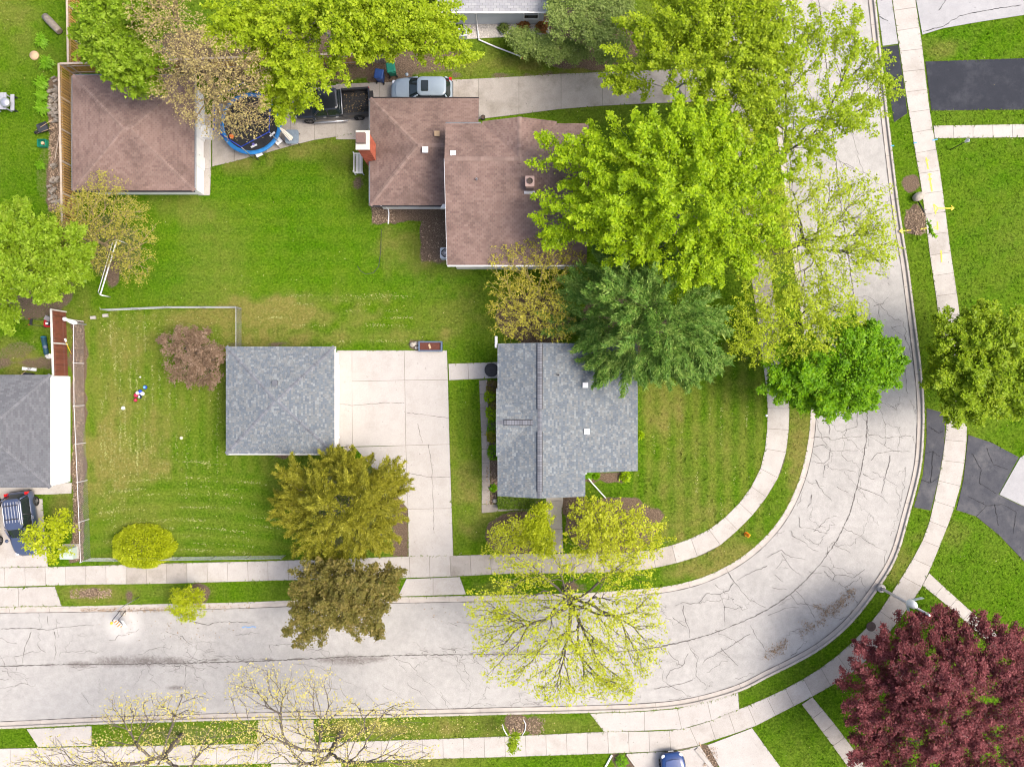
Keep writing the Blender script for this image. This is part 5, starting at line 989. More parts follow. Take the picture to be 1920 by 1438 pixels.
def chain_fence(label, pts, h, gauge=.0042, step=.17, rail=GALV):
    P = [W2(p) for p in pts]; root = thing('chain_link_fence', label, 'fence', (*P[0], 0)); wire = MB()
    for s in range(len(P)-1):
        a, b = P[s], P[s+1]; L = math.hypot(b[0]-a[0], b[1]-a[1]); MB().tube([(*a, h), (*b, h)], .022, 6).build('top_rail', rail, root)
        k = max(1, int(round(L/2.6)))
        for i in range(k+1):
            if i == k and s < len(P)-2: continue
            x, y = lerp2(a, b, i/k); B = MB().tube([(x, y, 0), (x, y, h+.05)], .03, 6); B.ball((x, y, h+.06), .04, 8); B.build('post', rail, root)
        d = ((b[0]-a[0])/L, (b[1]-a[1])/L); g = gauge
        for sg in (1, -1):
            u = -h
            while u < L:
                t0, t1 = max(0, u), min(L, u+h)
                if t1-t0 > .03:
                    z0, z1 = (t0-u, t1-u) if sg > 0 else (h-(t0-u), h-(t1-u)); x0, y0 = a[0]+d[0]*t0, a[1]+d[1]*t0; x1, y1 = a[0]+d[0]*t1, a[1]+d[1]*t1
                    wire.add([(x0, y0, z0-g), (x0-d[1]*g, y0+d[0]*g, z0+g), (x0+d[1]*g, y0-d[0]*g, z0+g), (x1, y1, z1-g), (x1-d[1]*g, y1+d[0]*g, z1+g), (x1+d[1]*g, y1-d[0]*g, z1+g)], [(0,1,4,3),(1,2,5,4),(2,0,3,5)])
                u += step
    o = wire.build('wire_mesh', GALV, root); o['kind'] = 'stuff'; return root
PALE_RAIL = mat('pale_pipe', (.62,.60,.62), (.52,.5,.52), 5, .5)
chain_fence('long chain link fence with pale top rail along the mulch strip', [(157,603),(158,760),(164,900),(170,1046)], 1.25, rail=PALE_RAIL)
chain_fence('chain link fence along the top of the striped lawn', [(205,583),(320,578),(452,578)], 1.1)
chain_fence('short chain link return fence ending at the grey garage', [(453,580),(453,654)], 1.1)
chain_fence('chain link fence along the lower pavement edge', [(170,1046),(340,1044),(535,1041)], .95)
# ------------------------------------------------------------------ vehicles (local: +x forward)
def loop_pts(x0, x1, hw, rr, z, n=6, taper=0):
    """rounded rectangle in plan, counter-clockwise; rr corner radius"""
    o = []
    for cx, cy, a0 in ((x1-rr, hw-rr, 0), (x0+rr, hw-rr, 90), (x0+rr, -hw+rr, 180), (x1-rr, -hw+rr, 270)):
        for i in range(n+1):
            a = R(a0+90*i/n); o.append((cx+rr*math.cos(a), cy+rr*math.sin(a), z))
    return o
def loft(B, loops, cap0=True, cap1=True):
    n = len(loops[0]); o = len(B.v); B.v += [p for l in loops for p in l]
    for k in range(len(loops)-1): B.f += [(o+k*n+i, o+k*n+(i+1) % n, o+(k+1)*n+(i+1) % n, o+(k+1)*n+i) for i in range(n)]
    if cap0: B.f.append(tuple(range(o, o+n))[::-1])
    if cap1: B.f.append(tuple(range(o+(len(loops)-1)*n, o+len(loops)*n)))
    return B
def body_loft(st):
    """st: stations (x, half width, z_bottom, z_shoulder, z_top); smooth car hull"""
    B = MB(); loops = []
    for x, hw, zb, zs, zt in st:
        half = [(0, zb), (hw*.86, zb), (hw*.97, zb+.12), (hw, (zb+zs)/2), (hw*.985, zs-.08), (hw*.95, zs), (hw*.82, zs+(zt-zs)*.7), (hw*.5, zt-.005), (0, zt+.012)]
        loops.append([(x, y, z) for y, z in half]+[(x, -y, z) for y, z in half[-2:0:-1]])
    return loft(B, loops)
def wheel(root, x, y, r, w, side):
    B = MB(); n = 22; prof = [(r*.62, -w/2), (r*.93, -w/2), (r, -w*.32), (r, w*.32), (r*.93, w/2), (r*.62, w/2)]
    for rr, t in prof: B.v += [(x+rr*math.cos(2*math.pi*j/n), y+t, r+rr*math.sin(2*math.pi*j/n)) for j in range(n)]
    B.f = [(i*n+j, i*n+(j+1) % n, (i+1)*n+(j+1) % n, (i+1)*n+j) for i in range(5) for j in range(n)]
    wo = MB(); wo.v = B.v; wo.f = B.f; t = wo.build('wheel', RUBBER, root, True, True)
    C = MB(); yo = y+side*w*.38
    for k in range(5):
        a = 2*math.pi*k/5; c, s = math.cos(a), math.sin(a); q = r*.62
        C.add([(x+c*.04-s*.05, yo, r+s*.04+c*.05), (x+c*.04+s*.05, yo, r+s*.04-c*.05), (x+c*q+s*.035, yo, r+s*q-c*.035), (x+c*q-s*.035, yo, r+s*q+c*.035)], [(0,1,2,3),(3,2,1,0)])
    C.add([(x+r*.09*math.cos(2*math.pi*j/12), yo+side*.01, r+r*.09*math.sin(2*math.pi*j/12)) for j in range(12)], [tuple(range(12)), tuple(range(12))[::-1]])
    for j in range(n):
        a, b = 2*math.pi*j/n, 2*math.pi*(j+1)/n
        C.add([(x+q_*math.cos(t_), yo, r+q_*math.sin(t_)) for q_, t_ in ((r*.56, a), (r*.64, a), (r*.64, b), (r*.56, b))], [(0,1,2,3),(3,2,1,0)])
    C.build('rim', RIM, t, False, True)
def quad(B, *p): return B.add(p, [(0,1,2,3)])
def suv(name, label, cat, px, py, rz, L, Wd, Ht, pm, rails=False, sunroof=False, bars=False, roofm=None, group=None, hood_z=1.0, grille_up=False):
    root = thing(name, label, cat, W(px, py), rz, group); h = L/2; w = Wd/2; zb = .28
    st = [(-h, w*.70, .45, .72, .78), (-h+.05, w*.88, .36, .86, .93), (-h+.18, w*.96, .3, .98, 1.06), (-h*.55, w, zb, 1.0, 1.06), (0, w, zb, .98, 1.04), (h*.35, w, zb, .98, hood_z+.08), (h*.6, w*.985, zb, .90, hood_z+.0), (h*.78, w*.95, .3, .80, hood_z-.08), (h-.26, w*.86, .34, .70, hood_z-.18), (h-.10, w*.70, .38, .62, hood_z-.27), (h, w*.50, .42, .56, hood_z-.36)]
    body_loft(st).build('body', pm, root, True, True)
    x0, x1 = -h+.12, h*.44; r0, r1 = -h+.42, h*.10; zt = Ht
    lo = loop_pts(x0, x1, w*.93, .48, 1.0); up = loop_pts(r0, r1, w*.72, .36, zt-.06); n = len(lo); q = n//4
    segs = {'front': list(range(n-3, n))+[0, 1, 2], 'left': list(range(3, q+4)), 'rear': list(range(q+3, 2*q+4)), 'right': list(range(2*q+3, n-2))}
    G = {'front': (MB(), 'windscreen'), 'left': (MB(), 'side_window'), 'rear': (MB(), 'rear_window'), 'right': (MB(), 'side_window')}
    c = q-1
    for key, rg in (('front', [(i % n) for i in range(3*q+4, 4*q+3)]), ('left', range(3, q+3)), ('rear', range(q+3, 2*q+4)), ('right', range(2*q+4, 3*q+4))):
        B = G[key][0]
        for i in rg: j = (i+1) % n; quad(B, lo[i], lo[j], up[j], up[i])
        B.build(G[key][1], GLASS, root, True, True)
    B = MB(); loft(B, [loop_pts(r0-.03, r1+.03, w*.755, .38, zt-.09), loop_pts(r0-.02, r1+.02, w*.745, .38, zt-.04), loop_pts(r0+.1, r1-.06, w*.66, .33, zt-.005), loop_pts(r0+.5, r1-.4, w*.35, .22, zt+.015)]); B.build('roof', roofm or pm, root, True, True)
    for xa, ya, xb, yb in ((x1-.10, w*.89, r1-.03, w*.70), (x0+.12, w*.89, r0+.05, w*.70)):
        for s in (1, -1): MB().tube([(xa, s*ya, 1.0), (xb, s*yb, zt-.05)], .055, 6).build('pillar', pm, root, True, True)
    for s in (1, -1): MB().tube([((x0+x1)/2-.05, s*w*.955, .98), ((r0+r1)/2+.05, s*w*.73, zt-.05)], .04, 6).build('pillar', DARK, root, True, True)
    hd = MB(); hz = hood_z; hd.add([(x1-.12, w*.74, hz+.075), (x1-.12, 0, hz+.112), (x1-.12, -w*.74, hz+.075), (h*.80, w*.56, hz-.065), (h*.84, 0, hz-.04), (h*.80, -w*.56, hz-.065)], [(0,1,4,3),(1,2,5,4)]); hd.build('bonnet', pm, root, True, True)
    for s in (1, -1):
        B = MB(); B.ball((h*.46, s*(w+.12), 1.08), .13, 10, .09); B.build('mirror', pm, root, True, True)
        B = MB(); B.ball((h-.22, s*w*.70, .68), .17, 10, .09); B.build('headlight', LAMPC, root, True, True)
        B = MB(); B.box(-h+.03, s*w*.80-.09, .84, -h+.22, s*w*.80+.09, 1.12); B.build('tail_light', REDL, root, False, True)
        for xw in (-h+.88, h-.92): wheel(root, xw, s*(w-.10), .36, .23, s)
        for xh in (-.5, .35): MB().box(xh, s*w*1.0-.012, .9, xh+.2, s*w*1.0+.02, .94).build('door_handle', STEEL, root, False, True)
        if rails: MB().tube([(r0+.15, s*w*.62, zt), (r0+.3, s*w*.62, zt+.07), (r1-.4, s*w*.62, zt+.07), (r1-.25, s*w*.62, zt)], .025, 6).build('roof_rail', STEEL, root, True, True)
    B = MB(); B.box(h-.14, -.42, .42, h+.015, .42, .62); B.build('grille', DARK, root, False, True)
    MB().box(h-.02, -.2, .40, h+.03, .2, .52).build('number_plate', WHITE, root, False, True)
    MB().box(-h-.03, -.78*w, .40, -h+.1, .78*w, .66).build('bumper', BLACKP, root, False, True)
    if sunroof: B = MB(); loft(B, [loop_pts(r1-.82, r1-.28, .40, .08, zt+.012), loop_pts(r1-.80, r1-.30, .38, .08, zt+.035)]); B.build('sunroof', GLASS, root, False, True)
    if bars:
        for k in (-.42, -.21, 0, .21, .42): MB().box(r0+.2, k-.02, zt-.01, r1-.5, k+.02, zt+.035).build('roof_strip', STEEL, root, False, True)
        for xx in (r0+.45, r1-.75): MB().box(xx-.03, -.55, zt+.05, xx+.03, .55, zt+.085).build('cross_bar', DARK, root, False, True)
    return root
SILV = paint('paint_silver_blue', (.27, .33, .38)); NAVY = paint('paint_dark_blue', (.012, .045, .17)); BLK = paint('paint_black', (.012, .014, .018)); STEELB = paint('paint_slate_blue', (.05, .068, .125)); MAROON = paint('paint_maroon', (.10, .012, .012))
suv('parked_car', 'silver car with black sunroof parked in the long concrete drive', 'car', 793, 178, R(180), 4.55, 1.85, 1.62, SILV, sunroof=True, group='parked cars')
suv('parked_car', 'slate blue car with roof bars parked nose down below the slate roof', 'car', 55, 978, R(-83), 4.75, 1.9, 1.72, STEELB, True, False, True, group='parked cars')
suv('parked_car', 'maroon car mostly out of frame at the left edge', 'car', -18, 978, R(-88), 4.6, 1.85, 1.6, MAROON, group='parked cars')
suv('parked_car', 'dark blue car nosing up towards the pavement at the bottom', 'car', 1262, 1458, R(97), 4.5, 1.82, 1.5, NAVY, group='parked cars')
def pickup(px, py, rz):
    L, w = 5.6, 1.0; h = L/2; root = thing('pickup_truck', 'black pickup truck with leaf strewn open bed under the maple', 'truck', W(px, py), rz)
    st = [(-.75, w*.96, .45, 1.05, 1.10), (-.7, w, .42, 1.08, 1.13), (.6, w, .42, 1.08, 1.13), (1.1, w, .42, 1.08, 1.14), (1.6, w*.99, .42, 1.02, 1.12), (2.3, w*.96, .45, .95, 1.06), (2.65, w*.88, .5, .85, .96), (h, w*.74, .52, .75, .84)]
    body_loft(st).build('body', BLK, root, True, True)
    lo = loop_pts(-.72, 1.45, w*.93, .2, 1.1); up = loop_pts(-.55, .75, w*.76, .16, 1.80); B = MB(); loft(B, [lo, up], False, False); B.build('side_window', GLASS, root, False, True)
    B = MB(); loft(B, [loop_pts(-.6, .80, w*.79, .18, 1.77), loop_pts(-.58, .78, w*.78, .18, 1.83), loop_pts(-.45, .6, w*.66, .15, 1.87)]); B.build('roof', BLK, root, True, True)
    for s in (1, -1):
        MB().tube([(1.36, s*w*.88, 1.08), (.72, s*w*.74, 1.8)], .05, 6).build('pillar', BLK, root, True, True); MB().tube([(.3, s*w*.94, 1.08), (.2, s*w*.78, 1.8)], .05, 6).build('pillar', BLK, root, True, True)
        MB().box(-h, s*(w-.09)-.06, .45, -.78, s*(w-.09)+.06, 1.12).build('bed_side', BLK, root, False, True)
        MB().box(-h+.02, s*(w-.09)-.07, 1.12, -.80, s*(w-.09)+.07, 1.15).build('bed_rail', BLACKP, root, False, True)
        MB().tube([(-1.0, s*(w+.12), .42), (1.5, s*(w+.12), .42)], .07, 8).build('running_board', STEEL, root, True, True)
        for xw in (-1.85, 1.85): wheel(root, xw, s*(w-.10), .40, .26, s)
        MB().box(-h-.02, s*(w-.09)-.08, .75, -h+.06, s*(w-.09)+.08, 1.1).build('tail_light', REDL, root, False, True); MB().ball((1.25, s*(w+.15), 1.2), .15, 8, .11).build('mirror', BLK, root, True, True)
        for xh in (-.45, .45): MB().box(xh, s*w-.012, 1.0, xh+.2, s*w+.025, 1.05).build('door_handle', STEEL, root, False, True)
        MB().ball((h-.15, s*w*.68, .78), .16, 8, .1).build('headlight', LAMPC, root, True, True)
    B = MB(); B.box(-h, -w+.16, .62, -.78, w-.16, .66); bed = B.build('bed_floor', BLACKP, root, False, True)
    for k in range(11): y = -.75+k*.15; MB().box(-h+.05, y-.045, .66, -.82, y+.045, .685).build('rib', RUBBER, bed, False, True)
    MB().box(-.80, -w+.08, .6, -.72, w-.08, 1.14).build('bed_front', BLK, root, False, True); MB().tube([(-.78, -w+.1, 1.2), (-.78, w-.1, 1.2)], .03, 6).build('bed_bar', STEEL, root, True, True)
    MB().box(-h-.04, -w+.12, .6, -h+.06, w-.12, 1.12).build('tailgate', BLK, root, False, True); MB().box(-h-.22, -w*.9, .42, -h-.02, w*.9, .6).build('bumper', BLACKP, root, False, True)
    r = random.Random(4); B = MB()
    for i in range(120):
        x, y = r.uniform(-h+.1, -.85), r.uniform(-.8, .8); a = r.uniform(0, 6.28); l = r.uniform(.02, .05); c, s = math.cos(a)*l, math.sin(a)*l
        B.add([(x-c, y-s, .69), (x+s*.6, y-c*.6, .70), (x+c, y+s, .69), (x-s*.6, y+c*.6, .70)], [(0,1,2,3)])
    lv = B.build('fallen_leaves', mat('fallen_leaf_tan', (.34,.24,.12), (.25,.16,.08), 5, .9, island=.4), root, False, True); lv['kind'] = 'stuff'
pickup(628, 204, R(184))
# ------------------------------------------------------------------ trampoline and patio
cx, cy, _ = W(478, 240); tz = .85; Rt = 2.28
t = thing('trampoline', 'round blue edged trampoline with black mat and safety poles', 'trampoline', (cx, cy, 0)); n = 48
MB().lathe([(Rt*.89, -.01), (Rt*.89, .0)], (cx, cy, tz), n).build('mat', mat('black_jump_mat', (.018,.018,.02), (.03,.03,.03), 2, .7), t)
B = MB(); prof = [(Rt*.87, tz+.02), (Rt*.89, tz+.05), (Rt*.98, tz+.05), (Rt, tz), (Rt*.98, tz-.05), (Rt*.87, tz-.02)]
B.v = [(cx+r*math.cos(2*math.pi*j/n), cy+r*math.sin(2*math.pi*j/n), z) for r, z in prof for j in range(n)]; B.f = [(i*n+j, i*n+(j+1) % n, ((i+1) % 6)*n+(j+1) % n, ((i+1) % 6)*n+j) for i in range(6) for j in range(n)]; B.build('edge_pad', TRBLUE, t, True)
tops = []
for k in range(6):
    a = R(28+60*k); x, y = cx+Rt*math.cos(a), cy+Rt*math.sin(a); MB().tube([(x, y, 0), (x, y, 2.55)], .03, 8).build('safety_pole', GALV, t, True); tops.append((x, y, 2.55)); MB().ball((x, y, 2.57), .06, 8).build('pole_cap', NAVYB, t, True)
    a2 = a+.4; MB().tube([(cx+Rt*.9*math.cos(a2), cy+Rt*.9*math.sin(a2), tz), (cx+Rt*.9*math.cos(a2), cy+Rt*.9*math.sin(a2), 0)], .025, 6).build('leg', GALV, t, True)
for k in range(6): MB().tube([tops[k], tops[(k+1) % 6]], .035, 6).build('net_rail', NAVYB, t, True)
B = MB()
for k in range(6):
    a, b = Vector(tops[k]), Vector(tops[(k+1) % 6])
    for i in range(0, 13): p = a.lerp(b, i/12); B.tube([p, (p.x, p.y, tz+.05)], .004, 3, False)
    for zz in (1.3, 1.7, 2.1): B.tube([(a.x, a.y, zz), (b.x, b.y, zz)], .004, 3, False)
B.build('safety_net', BLACKP, t)['kind'] = 'stuff'
def ball(px, py, r, m, label, z=0, m2=None):
    x, y, _ = W(px, py, z+r); o = thing('ball', label, 'ball', (x, y, z)); MB().ball((x, y, z+r), r, 16).build('shell', m, o, True)
    if m2: MB().lathe([(r*.62, r*1.80), (r*.45, r*1.925), (.01, r*2.02)], (x, y, z), 16).build('panel', m2, o, True)
    return o
ball(434, 256, .17, mat('orange_rubber', (.75,.16,.03), (.65,.13,.02), 6, .6), 'orange ball lying on the trampoline', tz); ball(475, 271, .11, mat('violet_rubber', (.16,.14,.4), (.13,.11,.33)), 'violet ball near the lower rim of the trampoline', tz)
ux, uy, _ = W(540, 262); u = thing('patio_umbrella', 'folded cream patio umbrella leaning over the glass table', 'umbrella', (ux, uy, 0))
a, b = Vector(W(548, 263, .75)), Vector(W(525, 240, 2.3)); MB().tube([(*W2((553,262)), .0), a, b], .022, 8).build('pole', DARK, u, True)
B = MB(); ax = (b-a).normalized(); sd = ax.orthogonal().normalized(); up = ax.cross(sd); k = 16; loops = []
for tt, rr in ((.12, .20), (.35, .19), (.7, .14), (1.0, .05)): loops.append([tuple(a.lerp(b, tt)+(sd*math.cos(2*math.pi*j/k)+up*math.sin(2*math.pi*j/k))*rr*(1 if j % 2 else .62)) for j in range(k)])
loft(B, loops); B.build('canopy', mat('cream_canvas', (.70,.66,.58), (.6,.56,.48), 6, .85), u)
tx, ty, _ = W(553, 263); tb = thing('patio_table', 'grey glass patio table with rounded corners on the drive edge', 'table', (tx, ty, 0)); B = MB(); loft(B, [[(x+tx, y+ty, z) for x, y, z in loop_pts(-.5, .5, .52, .22, zz)] for zz in (.70, .73)]); B.build('tabletop', mat('frosted_glass', (.20,.25,.29), (.16,.2,.24), 6, .2, spec=.6), tb)
for sx in (-.4, .4):
    for sy in (-.42, .42): MB().tube([(tx+sx, ty+sy, 0), (tx+sx*.9, ty+sy*.9, .7)], .02, 6).build('leg', DARK, tb, True)
def chair(px, py, rz, label):
    r = thing('patio_chair', label, 'chair', W(px, py), rz, 'white patio chairs'); MB().box(-.25, -.25, .42, .25, .25, .47).build('seat', WHITE, r, False, True)
    B = MB(); B.add([(-.24,-.25,.46),(-.24,.25,.46),(-.42,.24,.98),(-.42,-.24,.98),(-.28,-.25,.46),(-.28,.25,.46),(-.46,.24,.98),(-.46,-.24,.98)], [(0,1,2,3),(7,6,5,4),(3,2,6,7),(1,5,6,2),(0,3,7,4)]); B.build('backrest', WHITE, r, False, True)
    for sx in (-.26, .26):
        for sy in (-.28, .28): MB().tube([(sx, sy, 0), (sx*.9, sy, .44)], .018, 6).build('leg', DARK, r, True, True)
    for sy in (-.3, .3): MB().tube([(-.36, sy, .68), (.26, sy, .66), (.3, sy, .02)], .018, 6).build('armrest', DARK, r, True, True)
chair(525, 268, R(-50), 'white patio chair between the trampoline and the glass table'); chair(489, 291, R(-65), 'white patio chair at the lower rim of the trampoline')
x, y, _ = W(386, 252); c = thing('storage_box', 'white lidded storage box on the slab beside the brown garage', 'box', (x, y, 0)); B = MB(); B.obox((x, y, .28), (1.0, .82, .56), R(-3)); B.build('tub', WHITE, c); MB().obox((x, y, .59), (1.06, .88, .06), R(-3)).build('lid', mat('pale_lid', (.66,.66,.63), (.58,.58,.55)), c); MB().obox((x+.34, y-.12, .63), (.06, .2, .03), R(-3)).build('handle', DARK, c)
# ------------------------------------------------------------------ bins, pots and bits by the drive
def bin_(px, py, rz, m, label):
    r = thing('wheelie_bin', label, 'bin', W(px, py), rz, 'wheeled refuse bins'); B = MB(); loft(B, [loop_pts(-.24, .24, .24, .05, .06), loop_pts(-.32, .32, .30, .06, 1.0)]); B.build('body', m, r, False, True)
    B = MB(); loft(B, [loop_pts(-.36, .36, .33, .07, 1.0), loop_pts(-.36, .36, .33, .07, 1.04), loop_pts(-.26, .28, .26, .06, 1.10)]); B.build('lid', m, r, False, True)
    for s in (1, -1): MB().tube([(-.3, s*.24, .1), (-.3, s*.30, .1)], .1, 12).build('wheel', RUBBER, r, True, True)
    MB().tube([(-.40, -.22, .96), (-.40, .22, .96)], .02, 6).build('handle', m, r, True, True)
bin_(715, 150, R(80), BLUEP, 'navy blue wheeled bin by the short grey fence'); bin_(737, 138, R(100), GREENP, 'green wheeled bin beside the navy blue one')
def pot(px, py, r, h, label, m=BLACKP, fill=SOILM):
    x, y, _ = W(px, py); p = thing('plant_pot', label, 'pot', (x, y, 0)); MB().lathe([(r*.75, 0), (r, h), (r*.88, h), (r*.85, h-.06), (.01, h-.06)], (x, y, 0), 18).build('body', m, p, True); MB().lathe([(r*.84, h-.05), (.01, h-.04)], (x, y, 0), 18).build('soil', fill, p)
pot(906, 223, .17, .35, 'small black pot at the corner of the brown roof')
x, y, _ = W(808, 650); p = thing('planter_box', 'blue grey planter trough with rusty soil at the head of the pale drive', 'planter', (x, y, 0)); m = mat('blue_grey_timber', (.11,.15,.22), (.08,.11,.16), 9, .8, .3, 40)
B = MB(); B.box(x-.88, y-.38, 0, x+.88, y-.28, .5); B.box(x-.88, y+.28, 0, x+.88, y+.38, .5); B.box(x-.88, y-.28, 0, x-.78, y+.28, .5); B.box(x+.78, y-.28, 0, x+.88, y+.28, .5); B.build('frame', m, p)
MB().box(x-.78, y-.28, 0, x+.78, y+.28, .38).build('soil', mat('rusty_soil', (.13,.045,.03), (.09,.035,.025), 8, 1, .6, 30), p); MB().obox((x-.05, y, .40), (.14, .34, .04), .3).build('wooden_paddle', TANW, p)
rr_ = random.Random(8)
def stone(px, py, r, label, z=0, m=ROCK, sx=1.2, rz=.7, group=None):
    x, y, _ = W(px, py, r*.4); o = thing('stone', label, 'stone', (x, y, 0), 0, group); B = MB().ball((0, 0, 0), r, 12, r*rz, .09, rr_); B.v = [(x+a*sx, y+b, max(0, c+r*rz*.75)) for a, b, c in B.v]; B.build('surface', m, o, True); return o
for px, py, r, lab in ((774,646,.2,'pale cobble left of the planter trough'),(780,644,.16,'round cobble touching the planter trough'),(781,652,.13,'little dark cobble below the planter trough'),(928,939,.16,'white stone in the west mulch bed'),(648,843,.2,'garden stone beside the garage corner'),(655,840,.22,'larger garden stone at the drive edge near the garage'),(661,843,.17,'garden stone poking from under the golden juniper')): stone(px, py, r, lab)
x, y, _ = W(1718, 371); o = thing('boulder', 'pale rounded boulder on the verge by the right pavement', 'boulder', (x, y, 0)); B = MB().ball((0,0,0), .44, 18, .36, .05, rr_); B.v = [(x+a*.92+b*.25, y+b*.8, c+.3) for a, b, c in B.v]; B.build('surface', ROCK, o, True)
x, y, _ = W(922, 694); o = thing('metal_table', 'round black metal table tucked under the west gutter', 'table', (x, y, 0)); MB().lathe([(.5, .66), (.52, .70), (.48, .72), (.01, .71)], (x, y, 0), 28).build('tabletop', BLACKP, o, True); MB().lathe([(.22, 0), (.05, .1), (.05, .66)], (x, y, 0), 12).build('pedestal', DARK, o, True)
x, y, _ = W(837, 478); o = thing('air_conditioner', 'round cornered air conditioner unit by the brown house wall', 'air conditioner', (x, y, 0)); B = MB(); loft(B, [[(a+x, b+y, c) for a, b, c in loop_pts(-.4, .4, .4, .1, zz)] for zz in (.05, .75)]); B.build('casing', SIDING_G, o); MB().lathe([(.33, .755), (.33, .775), (.01, .775)], (x, y, 0), 20).build('fan', BLACKP, o)
for k in range(8): a = math.pi*k/8; MB().obox((x, y, .79), (.64, .012, .012), a).build('grille_bar', STEEL, o)
x, y, _ = W(868, 68); o = thing('air_conditioner', 'grey box air conditioner at the end of the white gravel strip', 'air conditioner', (x, y, 0)); MB().box(x-.32, y-.28, .03, x+.32, y+.28, .6).build('casing', SIDING_G, o); MB().lathe([(.22, .605), (.01, .615)], (x, y, 0), 16).build('fan', DARK, o)
x, y, _ = W(945, 60); o = thing('window_well', 'black rounded window well in the white gravel', 'window well', (x, y, 0)); B = MB()
pts = [(x-.34, y+.5), (x-.34, y+.0), (x-.2, y-.22), (x, y-.3), (x+.2, y-.22), (x+.34, y), (x+.34, y+.5)]
for i in range(6): a, b = Vector((*pts[i], 0)), Vector((*pts[i+1], 0)); B.add([a+Vector((0,0,-.0)), b, b+Vector((0,0,.28)), a+Vector((0,0,.28)), a*.0+Vector((a.x*1, a.y, .28))], [(0,1,2,3)])
B.build('rim', WHITE, o); MB().prism(pts, .0, .03).build('floor', BLACKP, o)
x, y, _ = W(979, 108); tag(MB().obox((x, y, .1), (.2, .28, .2), .1).build('brick_block', BRICKM), 'brick block at the end of the white drain pipe', 'brick')
# white slatted garden bench
x, y, _ = W(675, 311); o = thing('garden_bench', 'white slatted garden bench west of the brown house', 'bench', (x, y, 0))
for k in range(5): MB().box(x-.22+k*.105, y-.72, .42, x-.145+k*.105, y+.72, .45).build('slat', WHITE, o)
for k in range(4): MB().box(x-.30, y-.70, .52+k*.11, x-.275, y+.70, .60+k*.11).build('back_slat', WHITE, o)
for s in (-.7, .7):
    MB().box(x-.33, y+s-.03, 0, x-.27, y+s+.03, .98).build('leg', WHITE, o); MB().box(x+.27, y+s-.03, 0, x+.33, y+s+.03, .64).build('leg', WHITE, o); MB().box(x-.30, y+s-.04, .64, x+.36, y+s+.04, .68).build('armrest', WHITE, o)
# garden hose
hp = [W(715,430,.02),W(714,470,.02),W(710,500,.02),W(700,512,.02),W(685,514,.02),W(676,508,.02),W(670,499,.02)]; tag(MB().tube([Vector(p) for p in hp], .022, 6).build('garden_hose', DARK, None, True), 'dark garden hose curling across the back lawn', 'hose')
# ------------------------------------------------------------------ yard beyond the picket fence
a, b = Vector(W(84, 31, .28)), Vector(W(112, 60, .28)); o = thing('log', 'thick weathered grey log lying on the lawn', 'log', (*W2((97,44)), 0)); B = MB(); B.tube([a, a.lerp(b, .3), a.lerp(b, .7), b], [.26, .29, .28, .25], 12); B.build('bark', LOGW, o, True); MB().tube([b, b+(b-a).normalized()*.01], [.21, .2], 12).build('cut_end', mat('log_end', (.2,.16,.12),(.12,.09,.07)), o)
x, y, _ = W(65, 105); o = thing('tree_stump', 'low round tan cut stump on the lawn', 'stump', (x, y, 0)); MB().lathe([(.36, 0), (.33, .10), (.01, .11)], (x, y, 0), 22).build('bark', TANW, o, True)
x, y, _ = W(10, 197); o = thing('picnic_table', 'grey picnic table cut by the left edge', 'table', (x, y, 0)); m = mat('grey_table_board', (.36,.37,.40), (.30,.31,.34), 3, .8)
for k in range(5): MB().box(x-.40+k*.2, y-.62, .70, x-.21+k*.2, y+.62, .74).build('board', m, o)
for sx in (-.35, .5):
    for sy in (-.5, .5): MB().box(x+sx-.04, y+sy-.04, 0, x+sx+.04, y+sy+.04, .70).build('leg', m, o)
gx_, gy_, _ = W(11, 193, .9); o = thing('kettle', 'silver domed kettle standing on the grey picnic table', 'kettle', (gx_, gy_, .74)); MB().ball((gx_, gy_, .95), .36, 20, .22).build('dome', STEEL, o, True); MB().lathe([(.2, .74), (.3, .82)], (gx_, gy_, 0), 16).build('base', GALV, o, True)
x, y, _ = W(31, 197); o = thing('picnic_bench', 'narrow grey bench beside the picnic table', 'bench', (x, y, 0)); MB().box(x-.14, y-.60, .42, x+.14, y+.60, .46).build('seat', m, o)
for s in (-.5, .5): MB().box(x-.12, y+s-.03, 0, x+.12, y+s+.03, .42).build('leg', DARK, o)
x, y, _ = W(90, 244); o = thing('wheelbarrow', 'black wheelbarrow with wooden handles by the firewood', 'wheelbarrow', (x, y, 0), R(20)); B = MB(); loft(B, [loop_pts(-.28, .28, .24, .06, .32), loop_pts(-.42, .36, .34, .08, .60)], True, False); B.build('tray', mat('charcoal_tray', (.03,.035,.045), (.045,.05,.06)), o, False, True)
for s in (-.26, .26): MB().tube([(-.75, s*.5, .28), (.8, s*1.1, .55)], .02, 6).build('handle', TANW, o, True, True); MB().tube([(.25, s, 0), (.2, s, .35)], .018, 6).build('leg', DARK, o, True, True)
MB().tube([(-.75, -.04, .19), (-.75, .04, .19)], .19, 16).build('wheel', RUBBER, o, True, True)
x, y, _ = W(83, 271); o = thing('crate', 'green plastic crate with a pot inside near the wheelbarrow', 'crate', (x, y, 0)); B = MB()
for q in ((-.32,-.28,-.28,.28),(.28,-.28,.32,.28),(-.28,-.28,.28,-.24),(-.28,.24,.28,.28)): B.box(x+q[0], y+q[1], 0, x+q[2], y+q[3], .34)
B.build('side', GREENP, o); MB().box(x-.28, y-.24, .02, x+.28, y+.24, .05).build('base', GREENP, o); MB().lathe([(.09, .05), (.12, .3), (.01, .28)], (x+.06, y, 0), 12).build('pot', TANW, o)
rf_ = random.Random(21); lt = []
